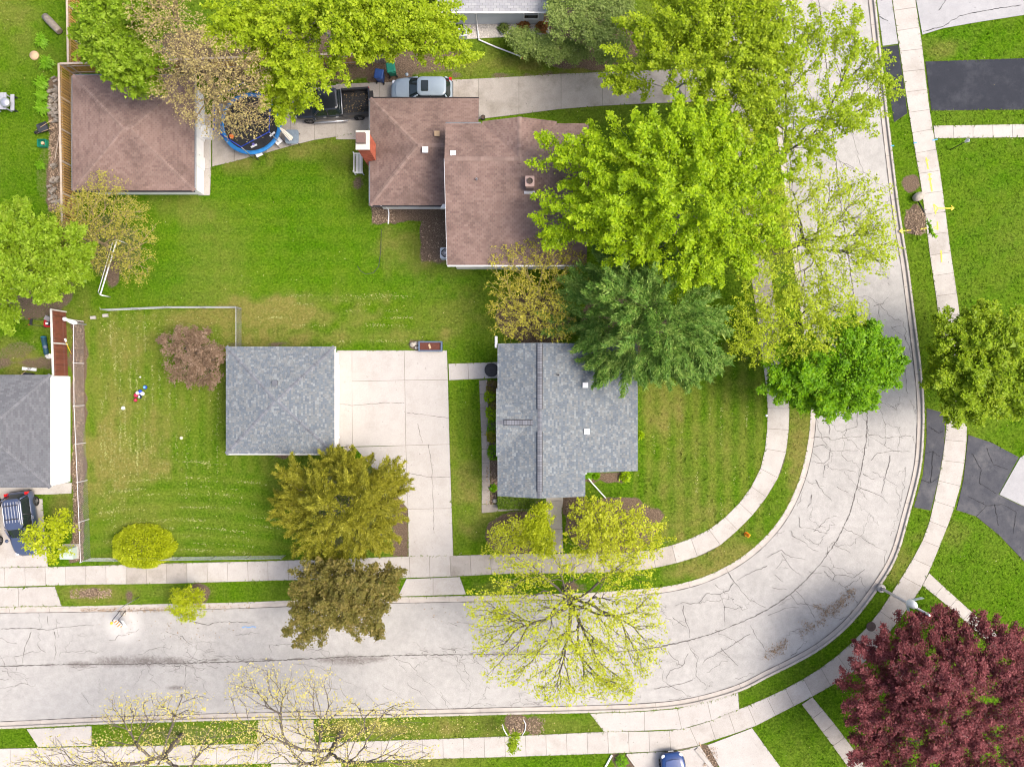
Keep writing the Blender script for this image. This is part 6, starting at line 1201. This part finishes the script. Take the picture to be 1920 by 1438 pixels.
for i in range(64):
    py = rf_.choice((rf_.uniform(140, 235), rf_.uniform(170, 225), rf_.uniform(300, 385))); px = rf_.uniform(95, 111)+(py-140)*.01; lv = rf_.choice((0, 0, 1)); x, y, _ = W(px, py); a = rf_.gauss(R(8), .5); l = rf_.uniform(.3, .5); r = rf_.uniform(.07, .12); z = r+lv*.18; d = (math.cos(a)*l/2, math.sin(a)*l/2)
    o = MB().tube([(x-d[0], y-d[1], z), (x+d[0], y+d[1], z+rf_.uniform(-.02, .05))], [r, r*.92], rf_.choice((5, 6, 7))).build('firewood_log', LOGW); tag(o, 'split grey firewood log in the upper heap beside the day lilies' if py < 260 else 'split grey firewood log in the lower heap below the green crate', 'firewood', 'upper firewood heap' if py < 260 else 'lower firewood heap')
a, b = W(111, 253, .3), W(103, 300, .05); tag(MB().tube([a, b], .035, 5).build('timber_pole', FENCERAIL), 'long pale timber pole lying on the wood chips', 'pole')
# soccer goal
g = thing('goal_frame', 'white pipe goal frame under the olive budding tree', 'goal', W(200, 505)); f1, f2 = Vector(W(219,450,1.3)), Vector(W(188,553,1.3)); b1, b2 = Vector(W(212,452,.05)), Vector(W(184,548,.05))
MB().tube([f1, f2], .05, 8).build('crossbar', WHITE, g, True); MB().tube([b1, b2], .03, 8).build('ground_bar', WHITE, g, True)
for p, q in ((f1, b1), (f2, b2)): MB().tube([p, (p.x, p.y, 0)], .045, 8).build('post', WHITE, g, True); MB().tube([p, q], .03, 8).build('side_bar', WHITE, g, True)
# clothes post
x, y, _ = W(36, 600); o = thing('clothes_post', 'white T shaped clothes post half hidden by the left maple', 'post', (x, y, 0)); MB().tube([(x, y, 0), (x, y, 2.3)], .05, 8).build('pole', WHITE, o, True); MB().tube([(x-.65, y, 2.25), (x+.65, y, 2.25)], .04, 8).build('arm', WHITE, o, True)
# lawn mower
x, y, _ = W(95, 607); o = thing('lawn_mower', 'red lawn mower with black handlebar beside the red fence', 'lawn mower', (x, y, 0), R(-4)); B = MB(); loft(B, [loop_pts(-.38, .42, .28, .12, .10), loop_pts(-.36, .40, .27, .12, .26), loop_pts(-.25, .28, .18, .1, .30)]); B.build('deck', REDP, o, False, True)
MB().lathe([(.15, .3), (.16, .42), (.1, .46), (.01, .46)], (.05, -.02, 0), 14).build('engine', BLACKP, o, True, True); MB().box(-.05, -.1, .46, .12, .06, .52).build('engine_cover', WHITE, o, False, True); MB().obox((.0, .36, .35), (.42, .34, .22), -.4).build('grass_bag', mat('grey_bag', (.26,.25,.25), (.2,.19,.19)), o, False, True)
for s in (-.22, .22): MB().tube([(-.3, s, .22), (-.95, s, .85)], .016, 6).build('handlebar', DARK, o, True, True); MB().tube([(-.95, s, .85), (-1.08, s, .9)], .03, 6).build('grip', REDP, o, True, True)
MB().box(-.98, -.22, .83, -.8, .22, .9).build('control_bar', BLACKP, o, False, True)
for sx in (-.33, .36):
    for s in (-.3, .3): MB().tube([(sx, s-.03, .1), (sx, s+.03, .1)], .1, 12).build('wheel', RUBBER, o, True, True)
x, y, _ = W(88, 650); o = thing('golf_bag', 'dark teal golf bag lying on the grass beside the red fence', 'bag', (x, y, 0), R(-80)); MB().tube([(-.75, 0, .18), (-.7, 0, .2), (.5, 0, .2), (.6, 0, .19)], [.15, .19, .17, .16], 12).build('body', mat('teal_nylon', (.012,.05,.075), (.02,.07,.1), 5, .6), o, True, True); MB().ball((.05, .06, .3), .16, 10, .12).build('pocket', mat('slate_pocket', (.12,.15,.22), (.1,.12,.18)), o, True, True); MB().tube([(-.74, 0, .2), (-.70, 0, .2)], [.2, .2], 12).build('rim', mat('teal_trim', (.02,.2,.28), (.02,.16,.24)), o, True, True)
for k in range(4): MB().tube([(.55, -.09+k*.06, .2), (.78+.04*k, -.12+k*.08, .24)], .02, 6).build('club', STEEL, o, True, True)
x, y, _ = W(93, 668, .1); o = thing('white_basin', 'white plastic basin at the end of the golf bag', 'basin', (x, y, 0)); MB().lathe([(.15, .02), (.22, .18), (.19, .18), (.13, .05), (.01, .05)], (x, y, 0), 16, 1.2, .9).build('body', WHITE, o, True)
o = thing('broom', 'wide white headed push broom propped against the slate roof', 'broom', W(53, 688)); MB().obox((*W2((55,692), .1), .1), (1.02, .22, .14), R(-5)).build('head', WHITE, o); MB().tube([W(54, 691, .2), W(38, 704, 1.5)], .022, 6).build('handle', TANW, o, True); MB().tube([W(51, 690, .2), W(59, 690, .2), W(54, 694, .35)], .015, 6).build('bracket', DARK, o)
x, y, _ = W(56, 703); tag(MB().obox((x, y, .15), (.7, .3, .3), R(-4)).build('tool_box', DARK), 'dark tool box under the broom head', 'tool box')
o = thing('plastic_sack', 'white plastic sack slumped over the end of the chain link fence', 'sack', W(142, 607)); a, b = Vector(W(118, 597, 1.35)), Vector(W(142, 606, 1.25)); MB().tube([a, a.lerp(b, .15), a.lerp(b, .32), a.lerp(b, .6), a.lerp(b, .9), b+Vector((.05, -.02, -.1))], [.1, .17, .10, .16, .17, .07], 12).build('body', WHITE, o, True); MB().tube([b-Vector((.0,0,.1)), (b.x, b.y, 0)], .05, 8).build('stand', GALV, o)
a, b = W(124, 643, 1.0), W(134, 664, .2); o = thing('garden_tool', 'yellow handled garden tool leaning at the red fence', 'tool', W(130, 655)); MB().tube([a, b], .022, 6).build('handle', YELP, o, True); MB().obox(W(123, 638, 1.05), (.12, .25, .05), .3).build('blade', WHITE, o)
x, y, _ = W(133, 1035); o = thing('utility_box', 'pale green utility cabinet on a concrete pad by the young tree', 'utility box', (x, y, 0)); MB().box(x-.6, y-.5, 0, x+.62, y+.62, .06).build('pad', CONC, o); B = MB(); B.add([(x-.5,y-.42,.06),(x+.5,y-.42,.06),(x+.5,y+.45,.06),(x-.5,y+.45,.06),(x-.48,y-.40,.55),(x+.48,y-.40,.55),(x+.48,y+.43,.75),(x-.48,y+.43,.75)], [(0,1,5,4),(1,2,6,5),(2,3,7,6),(3,0,4,7),(4,5,6,7)]); B.build('cabinet', UTIL, o); MB().box(x-.02, y-.43, .2, x+.02, y-.405, .5).build('door_seam', DARK, o)
for px, py, lab in ((199,592,'pale concrete block at the foot of the upper chain link fence'),(176,596,'smaller concrete block near the end of the upper chain link fence')):
    x, y, _ = W(px, py); tag(MB().obox((x, y, .09), (.36, .22, .18), .1).build('concrete_block', CONC), lab, 'block')
BW = mat('white_rubber', (.78,.78,.76), (.7,.7,.68), 8, .5); BR = mat('crimson_rubber', (.38,.02,.06), (.3,.015,.05), 8, .4); BB = mat('blue_rubber', (.02,.07,.5), (.02,.06,.4), 8, .4); BN = mat('navy_rubber', (.01,.02,.09), (.01,.02,.07), 8, .4); BC = mat('cyan_rubber', (.25,.6,.8), (.2,.52,.72), 8, .4)
for px, py, r, m_, m2, lab in ((272,726,.15,BB,BC,'blue ball with pale cyan top in the toy cluster'),(263,734,.14,BB,None,'plain blue ball in the toy cluster'),(258,737,.15,BW,None,'white ball touching the red one in the toy cluster'),(267,738,.15,BW,None,'white ball on the right of the toy cluster'),(255,741,.17,BR,None,'larger crimson ball in the toy cluster'),(262,744,.14,BN,BW,'navy ball with white spot in the toy cluster'),(254,750,.14,BR,None,'small crimson ball at the lower end of the toy cluster'),(231,765,.14,BW,None,'white ball alone on the striped lawn'),(263,707,.06,BW,None,'tiny white ball above the toy cluster'),(340,821,.12,mat('faded_ball',(.6,.58,.45),(.5,.48,.38)),None,'faded cream ball near the grey garage')): ball(px, py, r, m_, lab, 0, m2)
# ------------------------------------------------------------------ street furniture
def cyl(B, x, y, z0, z1, r, n=14): return B.lathe([(r, z0), (r, z1)], (x, y, 0), n)
x, y, _ = W(1651, 1102); o = thing('street_lamp', 'white street lamp with two street name blades by the bend', 'street lamp', (x, y, 0)); MB().lathe([(.31, 0), (.31, .16), (.28, .2), (.01, .2)], (x, y, 0), 26).build('base', CONC_NEW, o, True)
B = MB(); B.lathe([(.16, .2), (.16, .26), (.01, .26)], (x, y, 0), 8); B.build('base_plate', GALV, o)
for k in range(4): a = k*math.pi/2+.6; MB().tube([(x+.13*math.cos(a), y+.13*math.sin(a), .26), (x+.13*math.cos(a), y+.13*math.sin(a), .36)], .025, 6).build('anchor_bolt', DARK, o)
MB().tube([(x, y, .2), (x, y, 6.0)], [.11, .075], 12).build('pole', PALE_RAIL, o, True)
hd_ = MB(); u = Vector((-.75, .66, 0)).normalized()   # lamp head reaches towards the road, seen end on
p0 = Vector((x, y, 5.9)); p1 = Vector((*W2((1743,1154), 6.35), 6.35)); hd_.tube([p0, p0.lerp(p1, .35)+Vector((0,0,.15)), p1], [.10, .085, .06], 8); hd_.build('lamp_arm', WHITE, o, True)
q0, q1 = Vector(W(1702, 1128, 4.4)), Vector(W(1718, 1137, 5.3)); B = MB(); loft(B, [[tuple(q0.lerp(q1, t)+Vector((a*.0+math.cos(R(k*45))*rr, math.sin(R(k*45))*rr, 0))) for k in range(8)] for t, rr in ((0, .14), (.3, .32), (.75, .26), (1.0, .12))]); B.build('lamp_head', WHITE, o, True)
def blade(p, q, marks):
    a, b = Vector(p), Vector(q); d = (b-a).normalized(); n = Vector((-d.y, d.x, 0)); hgt = .34; B = MB(); B.add([a+n*.012, b+n*.012, b+n*.012+Vector((0,0,hgt)), a+n*.012+Vector((0,0,hgt)), a-n*.012, b-n*.012, b-n*.012+Vector((0,0,hgt)), a-n*.012+Vector((0,0,hgt))], [(0,1,2,3),(7,6,5,4),(3,2,6,7),(0,4,5,1),(1,5,6,2),(0,3,7,4)])
    s = B.build('street_name_blade', mat('pale_sign_face', (.60,.68,.68), (.55,.63,.63), 3, .4), o); T = MB(); L = (b-a).length; r = random.Random(marks)
    for side in (1, -1):
        for k in range(6):
            t0 = (k+.5)/7.5; c = a+d*L*t0+Vector((0,0,.06))+n*side*.016
            for dx, dz, w, h in r.sample([(0,0,.022,.14),(.0,.12,.09,.022),(.07,0,.022,.14),(.0,0,.09,.022),(0,.06,.08,.022)], 3): T.add([c+d*dx+Vector((0,0,dz)), c+d*(dx+w)+Vector((0,0,dz)), c+d*(dx+w)+Vector((0,0,dz+h)), c+d*dx+Vector((0,0,dz+h))], [(0,1,2,3),(3,2,1,0)])
    T.build('lettering', TEALT, s)
blade(W(1700, 1125, 3.1), W(1728, 1119, 3.1), 3); blade(W(1698, 1127, 3.4), W(1701, 1145, 3.1), 5)
x, y, _ = W(1633, 1174); o = thing('manhole_cover', 'round rusty manhole cover at the edge of the right pavement', 'manhole cover', (x, y, 0)); MB().lathe([(.36, .03), (.36, .045), (.01, .045)], (x, y, 0), 28).build('lid', RUST, o)
for k in range(7): MB().box(x-.28+abs(k-3)*.04, y-.27+k*.085, .045, x+.28-abs(k-3)*.04, y-.235+k*.085, .055).build('rib', RUST, o)
x, y, _ = W(1399, 1001); o = thing('fire_hydrant', 'yellow fire hydrant on the verge inside the bend', 'hydrant', (x, y, 0)); B = MB(); B.lathe([(.17, 0), (.17, .05), (.10, .07), (.10, .45), (.14, .47), (.14, .52), (.11, .6), (.04, .66), (.03, .72), (.01, .72)], (x, y, 0), 16); B.build('barrel', ORANGE, o, True)
for d in ((.2, 0), (-.2, 0), (0, -.2)): MB().tube([(x, y, .36), (x+d[0], y+d[1], .36)], .06, 10).build('outlet', YELP, o, True)
x, y, _ = W(1437, 779); o = thing('access_cap', 'round white access cap at the edge of the curving pavement', 'cap', (x, y, 0)); MB().lathe([(.09, .0), (.09, .06), (.07, .08), (.01, .08)], (x, y, 0), 16).build('lid', WHITE, o, True)
x, y, _ = W(1782, 281); o = thing('yard_lamp', 'slim black yard lamp on the right lawn', 'lamp', (x, y, 0)); MB().tube([(x, y, 0), (x, y, 1.75)], [.04, .03], 8).build('pole', DARK, o, True); MB().lathe([(.06, 1.75), (.10, 1.8), (.13, 2.05), (.09, 2.06)], (x, y, 0), 8).build('lantern', LAMPC, o); MB().lathe([(.15, 2.06), (.02, 2.18)], (x, y, 0), 8).build('lamp_cap', GALV, o)
# leaning sapling with black guard
o = thing('sapling', 'leaning sapling in a black guard beside the pale boulder', 'sapling', W(1722, 377)); a, b, c = Vector(W(1722, 378, .1)), Vector(W(1733, 398, .75)), Vector(W(1752, 446, 1.5)); MB().tube([a, b], .05, 8).build('trunk_guard', BLACKP, o, True); MB().tube([b, b.lerp(c, .5), c], [.02, .014, .008], 5).build('trunk', BARKP, o, True)
rngs = np.random.default_rng(91); tt = rngs.uniform(.32, 1, 90); C = np.array([np.array(b.lerp(c, float(t))) for t in tt]); v, f = leaf_mesh(C, np.zeros_like(C), 150, .12, rngs, .05, 1); npmesh('crown', v, f, L_DARK, o)
# pole with sign and barricade
x, y, _ = W(261, 1119); o = thing('sign_post', 'thin steel sign post leaning over the verge by the barricade', 'sign', (x, y, 0)); MB().tube([(x, y, 0), (x, y, 2.7)], .03, 8).build('pole', GALV, o, True); MB().obox((x-.02, y-.05, 2.4), (.5, .03, .62), R(35)).build('sign_panel', STEEL, o)
x, y, _ = W(231, 1163); o = thing('barricade', 'orange striped road barricade with amber light on the pale road patch', 'barricade', (x, y, ZR)); z = ZR
def slope_panel(x0, x1, yb, yt, zb, zt, m, name, par, lift=0):
    n = Vector((0, zt-zb, -(yt-yb))); n = Vector((0, -(zt-zb), (yt-yb))).normalized()
    return Vector((x0, yb, zb)), Vector((x1, yb, zb)), Vector((x1, yt, zt)), Vector((x0, yt, zt))
xb0, xb1 = x-.30, x+.10; P = [Vector((xb0+.02, y-.42, z+.35)), Vector((xb1, y-.42, z+.35)), Vector((xb1, y+.30, z+1.0)), Vector((xb0+.02, y+.30, z+1.0))]; nn = (P[1]-P[0]).cross(P[3]-P[0]).normalized()
B = MB(); B.add(P+[p-nn*.03 for p in P], [(0,1,2,3),(7,6,5,4),(0,4,5,1),(1,5,6,2),(2,6,7,3),(3,7,4,0)]); pn = B.build('panel', WHITE, o)
for k in range(-1, 4):
    t0 = k*.3; U, V_ = P[1]-P[0], P[3]-P[0]; cs = clip([(0, t0), (1, t0+.42), (1, t0+.58), (0, t0+.16)], [(0, 0), (1, 0), (1, 1), (0, 1)])
    if len(cs) >= 3: MB().add([P[0]+U*a+V_*b+nn*.004 for a, b in cs], [tuple(range(len(cs)))]).build('stripe', ORANGE, pn)
MB().obox((x+.38, y-.05, z+.7), (.16, .85, .03), 0, (R(40), 'X')).build('rear_panel', WHITE, o)
for a, b in (((xb0, y-.45, z), (xb0, y+.32, z+1.05)), ((xb1+.03, y-.45, z), (xb1+.03, y+.32, z+1.05)), ((xb0, y+.7, z), (xb0, y+.32, z+1.05)), ((xb1+.03, y+.7, z), (xb1+.03, y+.32, z+1.05))): MB().tube([a, b], .03, 6).build('leg', DARK, o, True)
MB().lathe([(.09, 0), (.1, .08), (.06, .16), (.01, .17)], (xb0-.05, y+.12, z+1.0), 12).build('amber_light', YELP, o, True); MB().lathe([(.2, 0), (.2, .1), (.12, .14)], (x-.05, y+.5, z), 12).build('weight_bag', ROCK, o, True)
# white bent edging round the sapling, borders by the blue car
for pts, lab in (([(942,1357),(944,1366),(951,1378)],'white bent edging strip left of the slim sapling'),([(981,1347),(986,1358),(984,1370),(979,1378)],'white bent edging strip right of the slim sapling')): tag(MB().tube([Vector(W(*p, .04)) for p in pts], .035, 6).build('edging_strip', WHITE, None, True), lab, 'edging')
def border(pts, w, h, m, lab): B = MB(); B.ribbon([W(*p) for p in pts], w, 0); q = [Vector(v) for v in B.v]; n = len(q)//2; C = MB(); poly = [(q[2*i].x, q[2*i].y) for i in range(n)]+[(q[2*i+1].x, q[2*i+1].y) for i in range(n-1, -1, -1)]; C.prism(poly, 0, h); tag(C.build('garden_border', m), lab, 'border')
border([(1305,1402),(1330,1432),(1352,1460)], .28, .12, CONC, 'pale concrete border right of the dark blue car'); border([(1147,1414),(1133,1440),(1125,1460)], .12, .12, WHITE, 'white border on the lower lawn side of the corner bed'); border([(1175,1412),(1195,1440),(1205,1460)], .14, .12, CONC, 'pale border between the corner bed and the drive'); 
tag(MB().obox(W(1313, 1396, .05), (.06, .35, .09), R(20)).build('timber_peg', TANW), 'short timber peg at the tip of the mulch strip', 'peg')
# ------------------------------------------------------------------ painted survey marks on the pavement and street (thin sheets)
def marks(name, strokes, m, label, z, w=.09):
    B = MB()
    for s in strokes: B.ribbon([W(*p) for p in s], w, z+.0004*len(B.f))
    tag(B.build(name, m), label, 'marking')
marks('survey_marking', [[(1736,296),(1740,318)],[(1735,302),(1741,301)],[(1742,325),(1745,350)],[(1739,328),(1746,327)],[(1740,337),(1747,336)],[(1745,345),(1747,360)]], YPAINT, 'yellow sprayed dashes on the right pavement above the boulder', .038, .10)
marks('survey_marking', [[(1750,383),(1754,402)],[(1751,384),(1758,391)],[(1754,398),(1758,391)],[(1758,391),(1771,391)],[(1771,391),(1788,391)],[(1783,386),(1788,391),(1783,395)]], YPAINT, 'yellow sprayed arrow pointing from the pavement to the right lawn', .039, .08)
marks('survey_marking', [[(1757,416),(1758,430)],[(1757,424),(1750,428),(1759,431)]], YPAINT, 'small yellow sprayed triangle on the pavement below the arrow', .040, .08)
marks('survey_marking', [[(1726,430),(1737,428)],[(1686,434),(1708,432)],[(1692,429),(1686,434),(1693,438)]], YPAINT, 'yellow sprayed arrow across the kerb at the mulch patch', .034, .08)
marks('survey_marking', [[(1764,470),(1765,492)]], YPAINT, 'single yellow dash on the right pavement', .041, .10)
marks('survey_marking', [[(1670,274),(1676,274)],[(1712,269),(1719,268)],[(1748,264),(1757,262)]], BPAINT, 'short blue survey dashes across kerb and pavement', .042, .08)
marks('survey_marking', [[(453,1177),(459,1175),(465,1177),(472,1175),(479,1176)]], BPAINT, 'blue sprayed stroke on the lower road', ZR+.03, .045)
# ------------------------------------------------------------------ small loose stuff
ru = np.random.default_rng(5)
def flakes(name, label, P, size, m, z=.02, cat='litter', up=.02):
    n = len(P); a = ru.uniform(0, 6.283, n); l = size*ru.uniform(.5, 1.4, n); w = l*ru.uniform(.3, .7, n); dx, dy = np.cos(a), np.sin(a)
    zc = z+ru.uniform(0, up, n); v = np.stack([np.stack([P[:, 0]-dx*l, P[:, 1]-dy*l, zc], 1), np.stack([P[:, 0]-dy*w, P[:, 1]+dx*w, zc+ru.uniform(0, up, n)], 1), np.stack([P[:, 0]+dx*l, P[:, 1]+dy*l, zc+ru.uniform(0, up, n)], 1), np.stack([P[:, 0]+dy*w, P[:, 1]-dx*w, zc], 1)], 1).reshape(-1, 3)
    f = (np.arange(n)*4)[:, None]+np.array([[0, 3, 2, 1]]); o = npmesh(name, v, f, m); tag(o, label, cat, None, 'stuff'); return o
def pxy(px, py): return np.stack([(np.asarray(px)-960)*S, (719-np.asarray(py))*S], 1)
CLIP = mat('dry_clippings', (.33,.34,.13), (.26,.29,.08), 4, .95, island=.4)
PX, PY = [], []
for k in range(70):      # clipping rows left by the mower: straight above, arcs below
    x0 = ru.choice([190, 199, 208, 216, 225, 234, 245, 258, 272, 285, 300, 318, 332, 350, 370, 392, 408])+ru.normal(0, .6); y0 = ru.uniform(590, 860); L = ru.uniform(10, 90); m_ = int(L*ru.uniform(.3, .9)); dens = 1.0 if x0 < 290 else .45
    m_ = int(m_*dens); PX.append(x0+ru.normal(0, .8, m_)); PY.append(y0+ru.uniform(0, L, m_))
for k in range(64):
    y0 = ru.choice([868, 884, 897, 912, 925, 937, 950, 962, 975, 990, 1004, 1018, 1030])+ru.normal(0, 1); x0 = ru.uniform(180, 470); L = ru.uniform(12, 70); m_ = int(L*ru.uniform(.15, .7)); xs = x0+ru.uniform(0, L, m_); PX.append(xs); PY.append(y0+.0005*(xs-350)**2+ru.normal(0, .8, m_))
for k in range(26): x0 = ru.uniform(480, 740); y0 = ru.choice([555, 563, 570, 583, 596, 610, 640]); L = ru.uniform(10, 60); m_ = int(L*ru.uniform(.2, .7)); PX.append(x0+ru.uniform(0, L, m_)); PY.append(y0+ru.normal(0, 1.2, m_))
for k in range(14): x0 = ru.choice([1226, 1252, 1278, 1305, 1330, 1352, 1378, 1400])+ru.normal(0, 1); y0 = ru.uniform(740, 960); m_ = int(ru.uniform(5, 22)); PX.append(x0+ru.normal(0, .8, m_)); PY.append(y0+ru.uniform(0, 40, m_))
for cx_, cy_, sx_, sy_, m_ in ((330,605,70,12,160),(215,640,18,30,120),(240,855,40,20,220),(215,930,20,50,150),(700,556,40,3,80),(300,830,60,20,100)): PX.append(cx_+ru.normal(0, sx_, m_)); PY.append(cy_+ru.normal(0, sy_, m_))
flakes('grass_clippings', 'pale dry grass clippings lying in mower rows on the lawns', pxy(np.concatenate(PX)+ru.normal(0, 1.2, sum(map(len, PX))), np.concatenate(PY)+ru.normal(0, .8, sum(map(len, PY)))), .05, CLIP, .012, 'clippings')
def keep_grass(P):
    m_ = ~inside(P[:, 0], P[:, 1], ROADPOLY); return P[m_]
n = 900; P = pxy(ru.uniform(0, 1920, n), ru.uniform(0, 1438, n)); flakes('dandelions', 'scattered pale dandelion heads in the lawns', keep_grass(P), .035, mat('dandelion_head', (.66,.66,.52), (.62,.5,.06), 20, .9, island=.2), .004, 'flowers')
cl = [(1598,1108,3,60),(1590,1118,4,70),(1580,1128,4,90),(1570,1138,5,110),(1560,1146,5,100),(1548,1150,4,70),(1535,1140,3,40),(1540,1165,4,60),(1522,1176,4,60),(1510,1170,3,30),(1462,1216,5,110),(1450,1222,4,80),(1438,1232,3,30),(1505,1186,3,30),(1472,1205,3,40)]
P = np.concatenate([pxy(ru.normal(x_, s_*1.6, n_), ru.normal(y_, s_*1.2, n_)) for x_, y_, s_, n_ in cl]+[pxy(ru.uniform(150, 330, 380), 1144+ru.normal(0, 2.2, 380)), pxy(ru.uniform(380, 470, 60), 1140+ru.normal(0, 3, 60)), pxy(ru.uniform(170, 400, 190), 1350-ru.gamma(2, 2, 190)), pxy(ru.normal(340, 60, 70), ru.normal(1185, 14, 70)), pxy(ru.normal(850, 60, 40), ru.normal(1150, 20, 40))])
flakes('leaf_litter', 'brown leaf litter drifted along the gutters and the bend', P, .05, mat('brown_leaf_litter', (.34,.25,.16), (.24,.17,.11), 4, .95, island=.4), ZR+.02, 'leaves', .03)
P = np.concatenate([pxy(ru.uniform(a, c, n), ru.uniform(b, d, n)) for a, b, c, d, n in ((137,600,157,1050,1900),(92,225,114,395,1300),(698,388,740,418,240),(1697,393,1736,440,420),(132,1103,210,1122,420),(955,1342,982,1375,220),(912,715,932,945,500),(1060,936,1098,960,160),(790,415,840,490,220),(1316,1400,1345,1438,150),(990,1345,1022,1378,140))])
flakes('mulch_chips', 'wood chips scattered over the mulch beds and fence strip', P, .06, mat('wood_chip', (.40,.30,.21), (.22,.155,.10), 6, .95, island=.5), .012, 'mulch', .04)
P = keep_grass(pxy(ru.normal(700, 150, 420), ru.normal(1366, 9, 420))); Q = keep_grass(pxy(ru.normal(330, 90, 420), ru.normal(1374, 10, 420)))
flakes('fallen_buds', 'pale fallen buds under the budding street trees', np.concatenate([P, Q, pxy(ru.normal(500, 120, 160), ru.normal(1410, 12, 160))]), .05, mat('fallen_bud', (.55,.47,.2), (.45,.37,.14), 5, .9, island=.3), .03, 'buds')
# turf tufts over the lawns, tinted like the ground they stand on
n = 300000; P = np.stack([ru.uniform(-40, 40, n), ru.uniform(-30, 30, n)], 1); P = P[~inside(P[:, 0], P[:, 1], offset(ki, .05)+offset(ko, -.05)[::-1])]
for pl in PAVED:
    q = np.array(pl); lo, hi = q.min(0), q.max(0); box = np.where((P[:, 0] >= lo[0]) & (P[:, 0] <= hi[0]) & (P[:, 1] >= lo[1]) & (P[:, 1] <= hi[1]))[0]
    if len(box): P = np.delete(P, box[inside(P[box, 0], P[box, 1], pl)], 0)
for x0, y0, x1, y1 in ((-31.1,14,-23,21.7),(-20.1,-4.7,-12.9,2.4),(-60,-7.5,-33,.7),(-9.7,13,4.8,20),(-4.1,8.5,4.8,17.2),(-.7,-7.5,8.6,2.4),(-5.1,26.8,2.4,40),(-4,25.4,2.8,27.2)): P = P[~((P[:, 0] > x0) & (P[:, 0] < x1) & (P[:, 1] > y0) & (P[:, 1] < y1))]
A = ground_attr(P[:, 0], P[:, 1]); k = A[:, 1] < .45; P, A = P[k], A[k]; P3 = np.stack([P[:, 0], P[:, 1], np.full(len(P), .0)], 1); m_ = len(P3)
_ri = ru.integers; v, f = leaf_mesh(P3, np.zeros_like(P3), m_, .115, ru, 0.0, 1, .5, .45, droop=-.30); 
o = npmesh('grass', v, f, LAWN); tag(o, 'short mown turf covering the lawns and verges', 'grass', None, 'stuff')
at = o.data.color_attributes.new('turf', 'FLOAT_COLOR', 'POINT'); at.data.foreach_set('color', ground_attr(v[:, 0], v[:, 1]).astype(np.float32).ravel())
# ragged turf along paving edges
bl = []
for line in edges_for_grass:
    for i in range(len(line)-1):
        a, b = line[i], line[i+1]; L = (b-a).length; m_ = int(L*16)
        if m_ and abs(a.x) < 42 and abs(a.y) < 32: t_ = ru.uniform(0, 1, (m_, 1)); bl.append(np.array(a)[None]*(1-t_)+np.array(b)[None]*t_+ru.normal(0, .022, (m_, 2)))
for line, sg in ((ki, 1), (ko, -1)): L = resample(line, 3000); bl.append(np.array([tuple(p) for p in offset(L, sg*.03)])+ru.normal(0, .03, (3000, 2)))
P = np.concatenate(bl); r_in = inside(P[:, 0], P[:, 1], offset(ki, -.06)+offset(ko, .06)[::-1]); P = P[~r_in]; P3 = np.stack([P[:, 0], P[:, 1], np.full(len(P), .02)], 1)
v, f = leaf_mesh(P3, np.zeros_like(P3), len(P), .10, ru, .0, 1, .6, .28, droop=-.35); o = npmesh('grass', v, f, leafmat('edge_grass', (.05,.09,.008), (.10,.16,.014), (.2,.22,.05), .2)); tag(o, 'ragged grass blades along the pavement and drive edges', 'grass', None, 'stuff')
